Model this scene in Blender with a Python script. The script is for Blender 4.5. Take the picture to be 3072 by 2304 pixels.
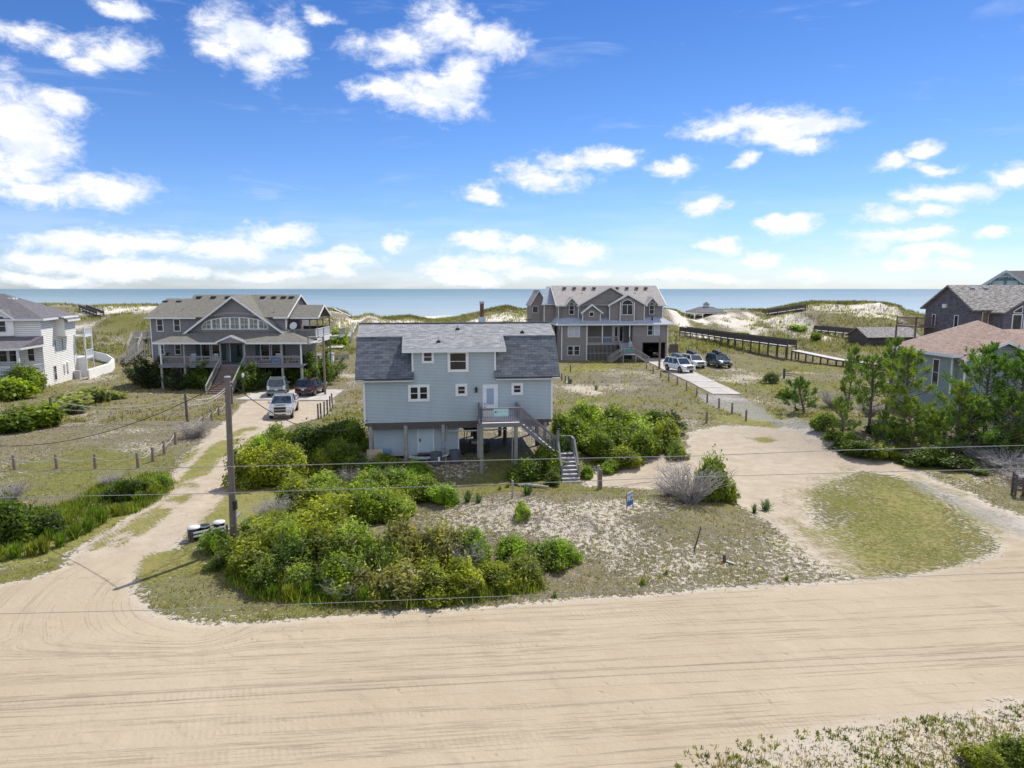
import bpy, math, random
import numpy as np
from mathutils import Vector, Matrix
for o in list(bpy.data.objects): bpy.data.objects.remove(o)
SC = bpy.context.scene
COL = SC.collection
R = math.radians

# ------------------------------------------------------------------ camera
CAMH = 11.7
PITCH = math.atan(286/2048)
cd = bpy.data.cameras.new('camera'); cam = bpy.data.objects.new('camera', cd); COL.objects.link(cam)
cd.sensor_width = 36; cd.lens = 24.0; cd.clip_end = 60000; cd.clip_start = .5
cam.location = (0, 0, CAMH); cam.rotation_euler = (R(90)-PITCH, 0, 0)
SC.camera = cam
SC.render.resolution_x, SC.render.resolution_y = 1024, 768

# ------------------------------------------------------------------ sun, sky, exposure
SUN_EL, SUN_AZ = 57, 38            # azimuth from +Y towards +X
def px_azel(fx, fy):               # direction of a picture point -> azimuth, elevation
    a = (fx*1.38879-1536)/2048; b = (fy*1.38879-1152)/2048
    c, s = math.cos(PITCH), math.sin(PITCH)
    d = Vector((a, c-b*s, -s-b*c)).normalized()
    return math.atan2(d.x, d.y), math.asin(d.z)
sd = bpy.data.lights.new('sun', 'SUN'); sun = bpy.data.objects.new('sun', sd); COL.objects.link(sun)
sd.energy = 4.1; sd.angle = R(.5); sd.color = (1, .945, .84)
sun.rotation_euler = (R(90-SUN_EL), 0, R(180-SUN_AZ))
sun.location = (30, 30, 60)
W = bpy.data.worlds.new('World'); SC.world = W; W.use_nodes = True
SC.view_settings.view_transform = 'Standard'; SC.view_settings.look = 'None'
SC.view_settings.exposure = .32; SC.view_settings.gamma = 1

class NT:
    """small node-tree writer"""
    def __init__(s, tree): s.t = tree; s.t.nodes.clear()
    def n(s, typ, ins=None, **kw):
        nd = s.t.nodes.new(typ)
        for k, v in kw.items(): setattr(nd, k, v)
        for k, v in (ins or {}).items():
            sock = nd.inputs[k]
            if isinstance(v, bpy.types.NodeSocket): s.t.links.new(v, sock)
            elif isinstance(v, bpy.types.Node): s.t.links.new(v.outputs[0], sock)
            else: sock.default_value = v
        return nd
    def math(s, op, a, b=None, c=None, clamp=False):
        ins = {0: a}
        if b is not None: ins[1] = b
        if c is not None: ins[2] = c
        nd = s.n('ShaderNodeMath', ins, operation=op); nd.use_clamp = clamp
        return nd.outputs[0]
    def vec(s, op, a, b=None, c=None):
        ins = {0: a}
        if b is not None: ins[1] = b
        if c is not None: ins[2] = c
        nd = s.n('ShaderNodeVectorMath', ins, operation=op)
        return nd.outputs['Value'] if op in ('LENGTH', 'DOT_PRODUCT', 'DISTANCE') else nd.outputs[0]
    def mix(s, f, a, b, blend='MIX'):
        nd = s.n('ShaderNodeMix', data_type='RGBA', blend_type=blend)
        for i, v in ((0, f), (6, a), (7, b)):
            if isinstance(v, bpy.types.NodeSocket): s.t.links.new(v, nd.inputs[i])
            else: nd.inputs[i].default_value = v if i == 0 else (*v[:3], 1)
        return nd.outputs[2]
    def ramp(s, f, stops, interp='LINEAR'):
        nd = s.n('ShaderNodeValToRGB', {0: f}); cr = nd.color_ramp; cr.interpolation = interp
        while len(cr.elements) < len(stops): cr.elements.new(.5)
        for e, (p, c) in zip(cr.elements, stops):
            e.position = p; e.color = (*c[:3], 1) if hasattr(c, '__len__') else (c, c, c, 1)
        return nd.outputs[0]
    def ss(s, x, lo, hi):
        nd = s.n('ShaderNodeMapRange', {0: x, 1: lo, 2: hi, 3: 0.0, 4: 1.0}, interpolation_type='SMOOTHSTEP')
        return nd.outputs[0]
    def noise(s, v, scale, detail=3, rough=.5, dist=0):
        return s.n('ShaderNodeTexNoise', {'Vector': v, 'Scale': scale, 'Detail': detail, 'Roughness': rough, 'Distortion': dist}).outputs[0]

def build_world():
    N = NT(W.node_tree)
    sky = N.n('ShaderNodeTexSky', sky_type='NISHITA')
    sky.sun_disc = False; sky.sun_elevation = R(SUN_EL); sky.sun_rotation = R(SUN_AZ)
    sky.altitude = 0; sky.air_density = 1.0; sky.dust_density = .6; sky.ozone_density = 1.6
    tc = N.n('ShaderNodeTexCoord').outputs['Generated']
    xyz = N.n('ShaderNodeSeparateXYZ', {0: tc})
    az = N.math('ARCTAN2', xyz.outputs[0], xyz.outputs[1])
    el = N.math('ARCSINE', xyz.outputs[2])
    p = N.n('ShaderNodeCombineXYZ', {0: az, 1: el, 2: 0.0}).outputs[0]
    # deeper blue higher up, as in the photograph
    tint = N.ramp(el, [(0.0, (.80, .96, 1.30)), (.05, (.58, .76, 1.20)), (.13, (.44, .65, 1.02)), (.30, (.285, .50, .85)), (.50, (.135, .36, .76)), (1.0, (.16, .36, .75))])
    skyc = N.mix(1.0, sky.outputs[0], tint, 'MULTIPLY')
    # soft distortion of the lookup makes ragged cumulus outlines
    q = N.vec('MULTIPLY', p, (1.0, 1.7, 1.0))
    w1 = N.n('ShaderNodeTexNoise', {'Vector': q, 'Scale': 8.0, 'Detail': 5.0, 'Roughness': .62}).outputs['Color']
    w = N.vec('MULTIPLY_ADD', w1, (.10, .06, 0), (-.051, -.031, 0))
    pw = N.vec('ADD', p, w)
    E = [(25,250,120,90),(60,300,110,80),(20,350,130,60),(125,215,60,28),(90,418,100,24),(215,412,110,30),
         (600,95,60,48),(510,75,95,45),(555,135,60,34),(470,100,50,22),(690,40,22,9),
         (960,60,85,36),(860,100,95,26),(1065,95,58,34),(930,195,105,42),(845,190,70,20),(1000,175,50,40),
         (245,105,62,26),(215,130,38,16),(60,62,62,16),(140,90,40,11),(250,15,40,10),
         (1640,268,150,30),(1560,280,90,18),(1740,275,95,22),(1730,325,60,15),(1690,295,80,20),
         (1170,385,90,26),(1285,342,75,17),(1210,345,40,16),(1350,335,38,12),(1040,421,58,12),(1450,358,46,14),(1605,349,18,7),
         (1540,449,44,14),(1715,490,52,19),(1660,487,26,9),(1555,531,38,7),(1632,556,38,9),
         (2040,412,72,17),(1975,425,40,16),(1915,470,50,12),(1990,455,50,14),(2200,374,60,18),(2145,505,18,6),
         (1925,520,100,13),(1990,518,50,14),(2010,548,70,6),(1930,580,50,9),(2050,582,30,6),(1740,590,60,8),
         (1925,350,30,13),(2010,352,34,8),(1975,318,18,9),
         (180,520,150,19),(330,528,170,25),(600,513,95,17),(480,530,100,20),(110,560,120,12),(220,572,90,10),(330,590,190,10),
         (720,560,100,14),(750,540,50,9),(862,522,22,10),(745,585,24,10),(600,590,120,10),(90,600,120,9),
         (1040,528,75,14),(1130,533,50,9),(1245,545,76,15),(1060,568,90,14),(1150,590,100,10),(960,580,40,12),(1010,600,80,8),(1275,592,24,6),(1500,600,120,7)]
    dmin = None
    for (cx, cy, rx, ry) in E:
        a0, e0 = px_azel(cx, cy)
        sx = 1/(rx*1.38879/2048*math.cos(a0)**2+.012); sy = 1/(ry*1.38879/2048*math.cos(a0)+.007)
        d = N.vec('LENGTH', N.vec('MULTIPLY_ADD', pw, (sx, sy, 0), (-a0*sx, -e0*sy, 0)))
        dmin = d if dmin is None else N.math('SMOOTH_MIN', dmin, d, .22)
    f = N.math('SUBTRACT', 1.0, dmin)
    n1 = N.noise(q, 24.0, 8, .70, .35)
    n2 = N.noise(q, 9.0, 5, .6)
    dens = N.math('ADD', f, N.math('MULTIPLY_ADD', n1, 1.9, -.98))
    dens = N.math('ADD', dens, N.math('MULTIPLY_ADD', n2, .9, -.42))
    alpha = N.math('MULTIPLY', N.ss(dens, -.14, .80), 1.0)
    # unseen clouds added behind the viewer and overhead, bright to fill the shade
    aab = N.math('ABSOLUTE', az)
    back = N.math('MULTIPLY', N.ss(aab, .85, 1.2), N.ss(el, .0, .1))
    bn = N.ss(N.noise(tc, 2.6, 6, .6), .44, .60)
    alpha = N.math('MAXIMUM', alpha, N.math('MULTIPLY', bn, back)); back_fill = N.math('MULTIPLY', bn, back)
    # thin cirrus wisps
    wz = N.noise(N.vec('MULTIPLY', p, (5.0, 26.0, 1)), 1.0, 6, .6, .6)
    wis = N.math('MULTIPLY', N.ss(wz, .56, .78), .28)
    low = N.math('SUBTRACT', 1.0, N.ss(el, .0, .17))
    lowc = N.math('MULTIPLY', N.ss(N.noise(N.vec('MULTIPLY', p, (7.0, 42.0, 1)), 1.0, 5, .55), .42, .66), N.math('MULTIPLY', low, .30))
    alpha = N.math('MAXIMUM', alpha, N.math('MAXIMUM', wis, lowc))
    core = N.math('MULTIPLY', N.ss(dens, .15, .9), N.ss(N.noise(q, 16.0, 4, .6), .36, .56))
    ccol = N.mix(core, (5.9, 6.3, 7.2), (7.7, 7.7, 7.75))
    ccol = N.mix(N.math('MULTIPLY', low, .6), ccol, (7.4, 7.65, 8.1))
    ccol = N.mix(back_fill, ccol, (9.0, 9.3, 9.9))
    col = N.mix(alpha, skyc, ccol)
    # the hemisphere under the horizon (never seen: ground and water cover it)
    bg = N.n('ShaderNodeBackground', {'Color': col, 'Strength': .12})
    N.n('ShaderNodeOutputWorld', {'Surface': bg.outputs[0]})
build_world()
W.cycles.sampling_method = 'MANUAL'; W.cycles.sample_map_resolution = 512
SC.cycles.max_bounces = 8; SC.cycles.transparent_max_bounces = 8

# ------------------------------------------------------------------ helpers
def _hash(ix, iy, seed):
    h = (ix.astype(np.int64)*374761393 + iy.astype(np.int64)*668265263 + seed*1442695041) & 0xffffffff
    h = ((h ^ (h >> 13))*1274126177) & 0xffffffff
    return ((h ^ (h >> 16)) & 0xffff)/65535.0
def vnoise(x, y, seed=0):
    ix = np.floor(x); iy = np.floor(y); fx = x-ix; fy = y-iy
    fx = fx*fx*(3-2*fx); fy = fy*fy*(3-2*fy)
    a = _hash(ix, iy, seed); b = _hash(ix+1, iy, seed); c = _hash(ix, iy+1, seed); d = _hash(ix+1, iy+1, seed)
    return (a*(1-fx)+b*fx)*(1-fy)+(c*(1-fx)+d*fx)*fy
def fbm(x, y, seed=0, o=4):
    s = 0; a = .5; f = 1
    for i in range(o): s = s+a*vnoise(x*f, y*f, seed+i*17); a *= .5; f *= 2.03
    return s
def sst(x, a, b):
    t = np.clip((x-a)/(b-a), 0, 1); return t*t*(3-2*t)

def ray_fu(fx, fy):
    a = (fx*1.38879-1536)/2048; b = (fy*1.38879-1152)/2048
    c, s = math.cos(PITCH), math.sin(PITCH)
    return a, c-b*s, -s-b*c
def atY(fx, fy, Y):                # the point of a picture ray at depth Y
    d = ray_fu(fx, fy); t = Y/d[1]; return Vector((d[0]*t, Y, CAMH+d[2]*t))

SKY_PTS = [(-1000,655),(0,655),(137,652),(191,658),(229,655),(317,654),(500,660),(701,662),(722,664),(740,668),(749,672),(760,682),(773,682),(796,674),(826,682),(860,681),(886,679),(905,684),(935,690),(981,684),(1032,672),(1058,664),(1095,657),(1126,664),(1163,665),(1300,668),(1440,664),(1462,668),(1478,676),(1505,678),(1543,665),(1600,664),(1656,666),(1710,655),(1750,648),(1817,648),(1898,648),(1941,657),(1955,667),(1995,673),(2212,672),(3300,668)]
_a = []; _r = []
for fx, fy in SKY_PTS:
    p = atY(fx, fy, 190); _a.append(p.x/190); _r.append(max(p.z-.65, .8))
def height(x, y):
    x = np.asarray(x, float); y = np.asarray(y, float)
    h = -.75*np.exp(-((x+1.5)/11.5)**4-((y-41.6-.12*(x+1))/3.4)**4)
    h = h+.95*np.exp(-((x-4.0)/8.0)**4-((y-33.2)/4.3)**2)*(.75+.5*fbm(x*.35, y*.35, 5))
    h = h+.35*np.exp(-((x+7)/6.0)**4-((y-29)/3.4)**4)
    h = h+1.1*np.exp(-((x-29)/9.0)**4-((y-53)/5.0)**4)
    h = h+.8*np.exp(-((x-36.5)/5.0)**2-((y-45)/3.0)**2)
    off = sst(y, 27, 33)
    h = h+(fbm(x*.16, y*.16, 9)-.47)*.45*off
    f = sst(y, 100, 160)*1.7
    h = h+f+(fbm(x*.05, y*.05, 21)-.47)*2.2*sst(y, 110, 150)
    a = x/np.maximum(y, 1)
    rz = np.interp(a, _a, _r)
    g = np.exp(-(np.abs(y-190)/26)**2.2)
    h = h*(1-g)+(rz)*g
    hum = np.clip(fbm(x*.075, y*.11, 31)-.42, 0, 1)*7.5*sst(y, 140, 160)*(1-sst(y, 172, 186))*np.clip((rz-3)/4, 0, 1)
    h = h+hum
    b = sst(y, 205, 235)
    beach = .9-np.clip((y-235)/95, 0, 9)*2.4
    h = h*(1-b)+beach*b
    return h+(fbm(x*1.3, y*1.3, 41, 3)-.44)*.10*off
def hz(x, y): return float(height(x, y))
def G(fx, fy):                     # the ground point seen at a picture point
    d = ray_fu(fx, fy)
    z = 0.0
    t = (z-CAMH)/d[2]
    if t > 400 or t < 0: t = 60
    lo = None
    tt = 5.0
    while tt < 900:
        x, y, zz = d[0]*tt, d[1]*tt, CAMH+d[2]*tt
        if zz <= hz(x, y): break
        tt += .02*tt if tt > 30 else .4
    a0, b0 = tt*.97-.5, tt
    for _ in range(18):
        m = (a0+b0)/2
        if CAMH+d[2]*m <= hz(d[0]*m, d[1]*m): b0 = m
        else: a0 = m
    return Vector((d[0]*b0, d[1]*b0, hz(d[0]*b0, d[1]*b0)))

def tag(o, label=None, cat=None, group=None, kind=None):
    if label: o['label'] = label
    if cat: o['category'] = cat
    if group: o['group'] = group
    if kind: o['kind'] = kind
    return o
def thing(name, label, cat, loc=(0, 0, 0), rz=0, group=None):
    o = bpy.data.objects.new(name, None); COL.objects.link(o); o.empty_display_size = .2
    o.location = loc; o.rotation_euler = (0, 0, R(rz))
    return tag(o, label, cat, group)
def kids(o): return [c for c in bpy.data.objects if c.parent == o]
def dup(src, loc, rz=0, label=None, group=None, scale=None, color=None):
    r = src.copy(); COL.objects.link(r); r.location = loc; r.rotation_euler = (0, 0, R(rz))
    if scale is not None: r.scale = (scale,)*3 if not hasattr(scale, '__len__') else scale
    if label: r['label'] = label
    if group: r['group'] = group
    if color: r.color = (*color, 1)
    for ch in KIDS.get(src.name, []):
        c = ch.copy(); COL.objects.link(c); c.parent = r
        if color and ch.name.startswith(('foliage', 'crown')): c.color = (*color, 1)
        for g in KIDS.get(ch.name, []):
            d = g.copy(); COL.objects.link(d); d.parent = c
    return r
KIDS = {}
def reg(o):
    """remember the children of a thing about to be copied"""
    ch = kids(o); KIDS[o.name] = ch
    for c in ch: KIDS[c.name] = kids(c)

class MB:
    """collects faces; build() links them as one mesh with metre-scaled UVs"""
    def __init__(s): s.v = []; s.f = []; s.m = []; s.mats = []; s.cm = 0; s.smooth = []; s.sm = False
    def mat(s, m):
        if m not in s.mats: s.mats.append(m)
        s.cm = s.mats.index(m); return s
    def poly(s, pts):
        i = len(s.v); s.v += [tuple(p) for p in pts]; s.f.append(tuple(range(i, i+len(pts)))); s.m.append(s.cm); s.smooth.append(s.sm)
    def faces(s, pts, fs):
        i = len(s.v); s.v += [tuple(p) for p in pts]
        for f in fs: s.f.append(tuple(i+k for k in f)); s.m.append(s.cm); s.smooth.append(s.sm)
    def box(s, x0, x1, y0, y1, z0, z1):
        if x0 > x1: x0, x1 = x1, x0
        if y0 > y1: y0, y1 = y1, y0
        if z0 > z1: z0, z1 = z1, z0
        s.faces([(x0,y0,z0),(x1,y0,z0),(x1,y1,z0),(x0,y1,z0),(x0,y0,z1),(x1,y0,z1),(x1,y1,z1),(x0,y1,z1)],
                [(0,3,2,1),(4,5,6,7),(0,1,5,4),(1,2,6,5),(2,3,7,6),(3,0,4,7)])
    def bar(s, a, b, w, h=None, up=(0, 0, 1)):
        h = h or w; a = Vector(a); b = Vector(b); d = (b-a)
        if d.length < 1e-6: return
        d.normalize(); up = Vector(up)
        if abs(d.dot(up)) > .98: up = Vector((0, 1, 0))
        sx = d.cross(up).normalized()*w/2; sz = sx.cross(d).normalized()*h/2
        P = [a-sx-sz, a+sx-sz, a+sx+sz, a-sx+sz, b-sx-sz, b+sx-sz, b+sx+sz, b-sx+sz]
        s.faces(P, [(0,1,2,3),(4,7,6,5),(0,4,5,1),(1,5,6,2),(2,6,7,3),(3,7,4,0)])
    def tube(s, pts, rs, n=8, cap=True):
        pts = [Vector(p) for p in pts]
        if not hasattr(rs, '__len__'): rs = [rs]*len(pts)
        ring = []; P = []; F = []
        for i, p in enumerate(pts):
            d = (pts[min(i+1, len(pts)-1)]-pts[max(i-1, 0)]).normalized()
            up = Vector((0, 0, 1)) if abs(d.z) < .9 else Vector((1, 0, 0))
            a = d.cross(up).normalized(); b = d.cross(a).normalized()
            for k in range(n):
                t = 2*math.pi*k/n; P.append(p+(a*math.cos(t)+b*math.sin(t))*rs[i])
        for i in range(len(pts)-1):
            for k in range(n):
                F.append((i*n+k, (i+1)*n+k, (i+1)*n+(k+1) % n, i*n+(k+1) % n))
        sm = s.sm; s.sm = True; s.faces(P, F); s.sm = False
        if cap:
            m = (len(pts)-1)*n
            s.faces(P[:n], [tuple(range(n))]); s.faces(P[m:], [tuple(reversed(range(n)))])
        s.sm = sm
    def slab(s, p, t):
        """quad p0..p3 (top face, CCW seen from above) thickened downwards along its normal"""
        p = [Vector(q) for q in p]; n = (p[1]-p[0]).cross(p[2]-p[1]).normalized()
        q = [k-n*t for k in p]; m = len(p)
        s.poly(p); s.poly(list(reversed(q)))
        for i in range(m): j = (i+1) % m; s.poly([p[i], q[i], q[j], p[j]])
    def prism(s, pts, axis, d0, d1):
        """polygon (a,b) pairs extruded along axis x or y; pts: for 'x' (y,z), for 'y' (x,z), for 'z' (x,y)"""
        def mk(a, b, d): return {'x': (d, a, b), 'y': (a, d, b), 'z': (a, b, d)}[axis]
        A = [mk(a, b, d0) for a, b in pts]; B = [mk(a, b, d1) for a, b in pts]; n = len(pts)
        s.faces(A+B, [tuple(range(n)), tuple(reversed(range(n, 2*n)))]+[(i, i+n, (i+1) % n+n, (i+1) % n) for i in range(n)])
    def lap(s, O, U, Nn, z0, z1, prof, course=.1, t=.012):
        """lap siding: tilted boards from z0 to z1; prof(z)->(u0,u1)"""
        O = Vector(O); U = Vector(U); Nn = Vector(Nn); z = z0
        while z < z1-1e-4:
            zz = min(z+course, z1); a0, b0 = prof(z+1e-3); a1, b1 = prof(zz-1e-3)
            if b0-a0 > .01:
                if b1 <= a1: a1 = b1 = (a0+b0)/2
                zg = zz-(zz-z)*.17
                p = lambda u, zc, off: O+U*u+Nn*off+Vector((0, 0, zc))
                s.poly([p(a0, z, t), p(b0, z, t), p(b1, zg, t*.35), p(a1, zg, t*.35)])
                cm = s.cm; s.mat(LAP_SHADE); s.poly([p(a1, zg, t*.35), p(b1, zg, t*.35), p(b1, zz, -.001), p(a1, zz, -.001)]); s.cm = cm  # top strip of each course coloured dark as the lap's shadow line
                s.poly([p(b0, z, t), p(a0, z, t), p(a0, z, -.02), p(b0, z, -.02)])
            z = zz
    def build(s, name, mat=None, parent=None, loc=None, rz=0, bevel=0):
        me = bpy.data.meshes.new(name)
        me.from_pydata(s.v, [], s.f)
        if mat is not None: me.materials.append(mat)
        else:
            for m in s.mats: me.materials.append(m)
            me.polygons.foreach_set('material_index', s.m)
        me.polygons.foreach_set('use_smooth', s.smooth)
        me.update()
        uv = me.uv_layers.new(name='UVMap')
        vs = np.array(s.v, float).reshape(-1, 3)
        nl = len(me.loops); vi = np.empty(nl, int); me.loops.foreach_get('vertex_index', vi)
        nf = len(me.polygons); ls = np.empty(nf, int); lt = np.empty(nf, int); nr = np.empty(nf*3)
        me.polygons.foreach_get('loop_start', ls); me.polygons.foreach_get('loop_total', lt); me.polygons.foreach_get('normal', nr)
        nr = nr.reshape(-1, 3); Nn = np.repeat(nr, lt, axis=0)
        ua = np.stack([-Nn[:, 1], Nn[:, 0], np.zeros(nl)], 1); L = np.linalg.norm(ua, axis=1)
        flat = L < .15; ua[flat] = (1, 0, 0); L[flat] = 1; ua /= L[:, None]
        va = np.cross(Nn, ua); P = vs[vi]
        uv.data.foreach_set('uv', np.stack([(P*ua).sum(1), (P*va).sum(1)], 1).astype(np.float32).ravel())
        o = bpy.data.objects.new(name, me); COL.objects.link(o)
        if parent: o.parent = parent
        if loc: o.location = loc
        o.rotation_euler = (0, 0, R(rz)) if rz else (0, 0, 0)
        if bevel:
            m = o.modifiers.new('b', 'BEVEL'); m.width = bevel; m.segments = 2; m.limit_method = 'ANGLE'
        return o

# ------------------------------------------------------------------ materials
MATS = {}
def mat(name, col, rough=.7, var=.12, scale=3.0, metal=0, bump=0, spec=.5, stretch=(1, 1, 1), coat=0, trans=0):
    if name in MATS: return MATS[name]
    m = bpy.data.materials.new(name); m.use_nodes = True; N = NT(m.node_tree)
    tc = N.n('ShaderNodeTexCoord').outputs['Object']
    v = N.vec('MULTIPLY', tc, stretch)
    nz = N.noise(v, scale, 5, .6)
    lo = tuple(c*(1-var) for c in col); hi = tuple(min(1, c*(1+var)) for c in col)
    c = N.ramp(nz, [(.3, lo), (.7, hi)])
    b = N.n('ShaderNodeBsdfPrincipled', {'Base Color': c, 'Roughness': rough, 'Metallic': metal, 'Specular IOR Level': spec, 'Coat Weight': coat})
    if bump:
        bp = N.n('ShaderNodeBump', {'Height': N.noise(v, scale*6, 4, .6), 'Strength': bump, 'Distance': .02}); N.t.links.new(bp.outputs[0], b.inputs['Normal'])
    N.n('ShaderNodeOutputMaterial', {'Surface': b.outputs[0]})
    MATS[name] = m; return m
def shingle(name, c1, c2, row=.14, wid=.3, rough=.9, patch=.25):
    m = bpy.data.materials.new(name); m.use_nodes = True; N = NT(m.node_tree)
    uv = N.n('ShaderNodeTexCoord').outputs['UV']
    br = N.n('ShaderNodeTexBrick', {'Vector': uv, 'Color1': (*c1, 1), 'Color2': (*c2, 1), 'Mortar': tuple(x*.45 for x in c1)+(1,), 'Scale': 1.0,
             'Mortar Size': .012, 'Mortar Smooth': .3, 'Bias': 0.0, 'Brick Width': wid, 'Row Height': row})
    nz = N.noise(N.vec('MULTIPLY', uv, (1, 3, 1)), 1.6, 5, .6)
    c = N.mix(N.math('MULTIPLY', N.ss(nz, .4, .7), patch), br.outputs[0], tuple(min(1, x*1.6) for x in c2))
    fn = N.noise(uv, 60, 2, .6); c = N.mix(.35, c, N.mix(1.0, c, N.ramp(fn, [(.3, .5), (.7, 1.5)]), 'MULTIPLY'))
    bp = N.n('ShaderNodeBump', {'Height': br.outputs[1], 'Strength': .5, 'Distance': .02}, invert=True)
    b = N.n('ShaderNodeBsdfPrincipled', {'Base Color': c, 'Roughness': rough, 'Normal': bp.outputs[0], 'Specular IOR Level': .25})
    N.n('ShaderNodeOutputMaterial', {'Surface': b.outputs[0]})
    return m
def glassmat(name, col=(.02, .025, .03), rough=.06):
    m = bpy.data.materials.new(name); m.use_nodes = True; N = NT(m.node_tree)
    tc = N.n('ShaderNodeTexCoord').outputs['Object']
    c = N.ramp(N.noise(tc, 2.5, 2), [(.35, tuple(x*.6 for x in col)), (.65, tuple(x*1.5 for x in col))])
    bp = N.n('ShaderNodeBump', {'Height': N.noise(tc, 1.2, 1), 'Strength': .05, 'Distance': .05})
    b = N.n('ShaderNodeBsdfPrincipled', {'Base Color': c, 'Roughness': rough, 'Normal': bp.outputs[0], 'Specular IOR Level': .45})
    N.n('ShaderNodeOutputMaterial', {'Surface': b.outputs[0]}); MATS[name] = m
    return m
def woodmat(name, c, rough=.85, var=.3, grain=(2, 2, 14)):
    m = bpy.data.materials.new(name); m.use_nodes = True; N = NT(m.node_tree)
    tc = N.n('ShaderNodeTexCoord').outputs['Object']
    n1 = N.noise(tc, 5.0, 4, .6); n2 = N.noise(N.vec('MULTIPLY', tc, (30, 30, 3)), 1.0, 3, .6)
    f = N.math('ADD', N.math('MULTIPLY', n1, .5), N.math('MULTIPLY', n2, .5))
    col = N.ramp(f, [(.3, tuple(x*(1-var) for x in c)), (.7, tuple(min(1, x*(1+var)) for x in c))])
    bp = N.n('ShaderNodeBump', {'Height': n2, 'Strength': .25, 'Distance': .01})
    b = N.n('ShaderNodeBsdfPrincipled', {'Base Color': col, 'Roughness': rough, 'Normal': bp.outputs[0], 'Specular IOR Level': .25})
    N.n('ShaderNodeOutputMaterial', {'Surface': b.outputs[0]}); MATS[name] = m
    return m
def leafmat(name, trans=.45):
    """foliage: object colour x a random number stored on every leaf"""
    m = bpy.data.materials.new(name); m.use_nodes = True; N = NT(m.node_tree)
    oi = N.n('ShaderNodeObjectInfo').outputs['Color']
    r = N.n('ShaderNodeAttribute', attribute_name='rnd').outputs['Fac']
    tc = N.n('ShaderNodeTexCoord').outputs['Object']
    nz = N.noise(tc, 1.1, 3, .6)
    k = N.ramp(r, [(0, (.36, .42, .5)), (.35, (.80, .85, .85)), (.65, (1.4, 1.42, 1.0)), (.9, (2.1, 2.1, 1.4)), (1, (1.9, 1.5, 1.1))])
    c = N.mix(1.0, oi, k, 'MULTIPLY')
    c = N.mix(1.0, c, N.ramp(nz, [(.3, (.75, .8, .8)), (.7, (1.3, 1.2, 1.1))]), 'MULTIPLY')
    d = N.n('ShaderNodeBsdfPrincipled', {'Base Color': c, 'Roughness': .5, 'Specular IOR Level': .35})
    tr = N.n('ShaderNodeBsdfTranslucent', {'Color': N.mix(1.0, c, (1.5, 1.6, .6), 'MULTIPLY')})
    mx = N.n('ShaderNodeMixShader', {0: trans, 1: d.outputs[0], 2: tr.outputs[0]})
    N.n('ShaderNodeOutputMaterial', {'Surface': mx.outputs[0]})
    return m
LEAF = leafmat('leaf'); NEEDLE = leafmat('needle', trans=.3); BLADE = leafmat('blade', trans=.35)
BARK = woodmat('bark', (.16, .13, .11)); TWIG = woodmat('dead_twig', (.40, .37, .345))
GLASS = glassmat('window_glass'); GLASSB = glassmat('window_glass_dark', (.010, .011, .013), .12)
LAP_SHADE = mat('siding_lap_shade', (.13, .15, .165), .9, .1)  # dark tone painting the shade line between siding laps
WHITE = mat('white_trim', (.74, .75, .76), .5, .05)

# ------------------------------------------------------------------ ground
def P(*pts): return np.array([G(x, y)[:2] for x, y in pts])
def sdist(px, py, poly):
    """signed distance, positive inside"""
    d = np.full(px.shape, 1e9); ins = np.zeros(px.shape, bool); n = len(poly)
    for i in range(n):
        ax, ay = poly[i]; bx, by = poly[(i+1) % n]
        ex, ey = bx-ax, by-ay; wx, wy = px-ax, py-ay
        t = np.clip((wx*ex+wy*ey)/(ex*ex+ey*ey+1e-9), 0, 1)
        d = np.minimum(d, (wx-ex*t)**2+(wy-ey*t)**2)
        c = ((ay > py) != (by > py)) & (px < (bx-ax)*(py-ay)/(by-ay+1e-12)+ax)
        ins ^= c
    d = np.sqrt(d); return np.where(ins, d, -d)
def line_d(px, py, pts):
    d = np.full(px.shape, 1e9); 
    for i in range(len(pts)-1):
        ax, ay = pts[i]; bx, by = pts[i+1]; ex, ey = bx-ax, by-ay; wx, wy = px-ax, py-ay
        t = np.clip((wx*ex+wy*ey)/(ex*ex+ey*ey+1e-9), 0, 1)
        d = np.minimum(d, (wx-ex*t)**2+(wy-ey*t)**2)
    return np.sqrt(d)
# outlines of the ground's areas, as ground points
Z_ROAD = np.vstack([P((-420,1330),(-60,1272),(60,1250),(180,1212),(300,1195),(290,1240),(285,1290),(330,1330),(430,1352),(560,1345),(700,1335),(1000,1318),(1200,1298),(1400,1287),(1600,1272),(1800,1258),(1950,1248),(2080,1225),(2150,1200),(2180,1165),(2330,1190),(2700,1180)),
                    P((2700,1440),(2212,1515),(1950,1545),(1760,1575),(1640,1600),(1500,1658)), np.array([[2.0, 9.5], [-34, 7.0]])])
Z_DRIVEL = P((120,1225),(230,1150),(330,1080),(400,1000),(440,950),(490,910),(520,880),(545,850),(600,850),(700,848),(720,860),(700,900),(640,915),(600,930),(560,985),(500,1060),(440,1130),(370,1190),(310,1240),(240,1250))
Z_GRASSL = [P((395,985),(450,962),(560,935),(560,960),(480,985),(420,1030),(370,1060)), P((505,1050),(560,1040),(640,1060),(600,1110),(520,1135),(440,1165),(400,1160),(450,1120)),
            P((230,1165),(300,1115),(350,1060),(340,1050),(250,1110),(110,1160),(0,1200),(0,1235),(100,1215)), P((285,1250),(310,1200),(420,1180),(460,1200),(420,1240),(340,1260),(300,1290))]
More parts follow.
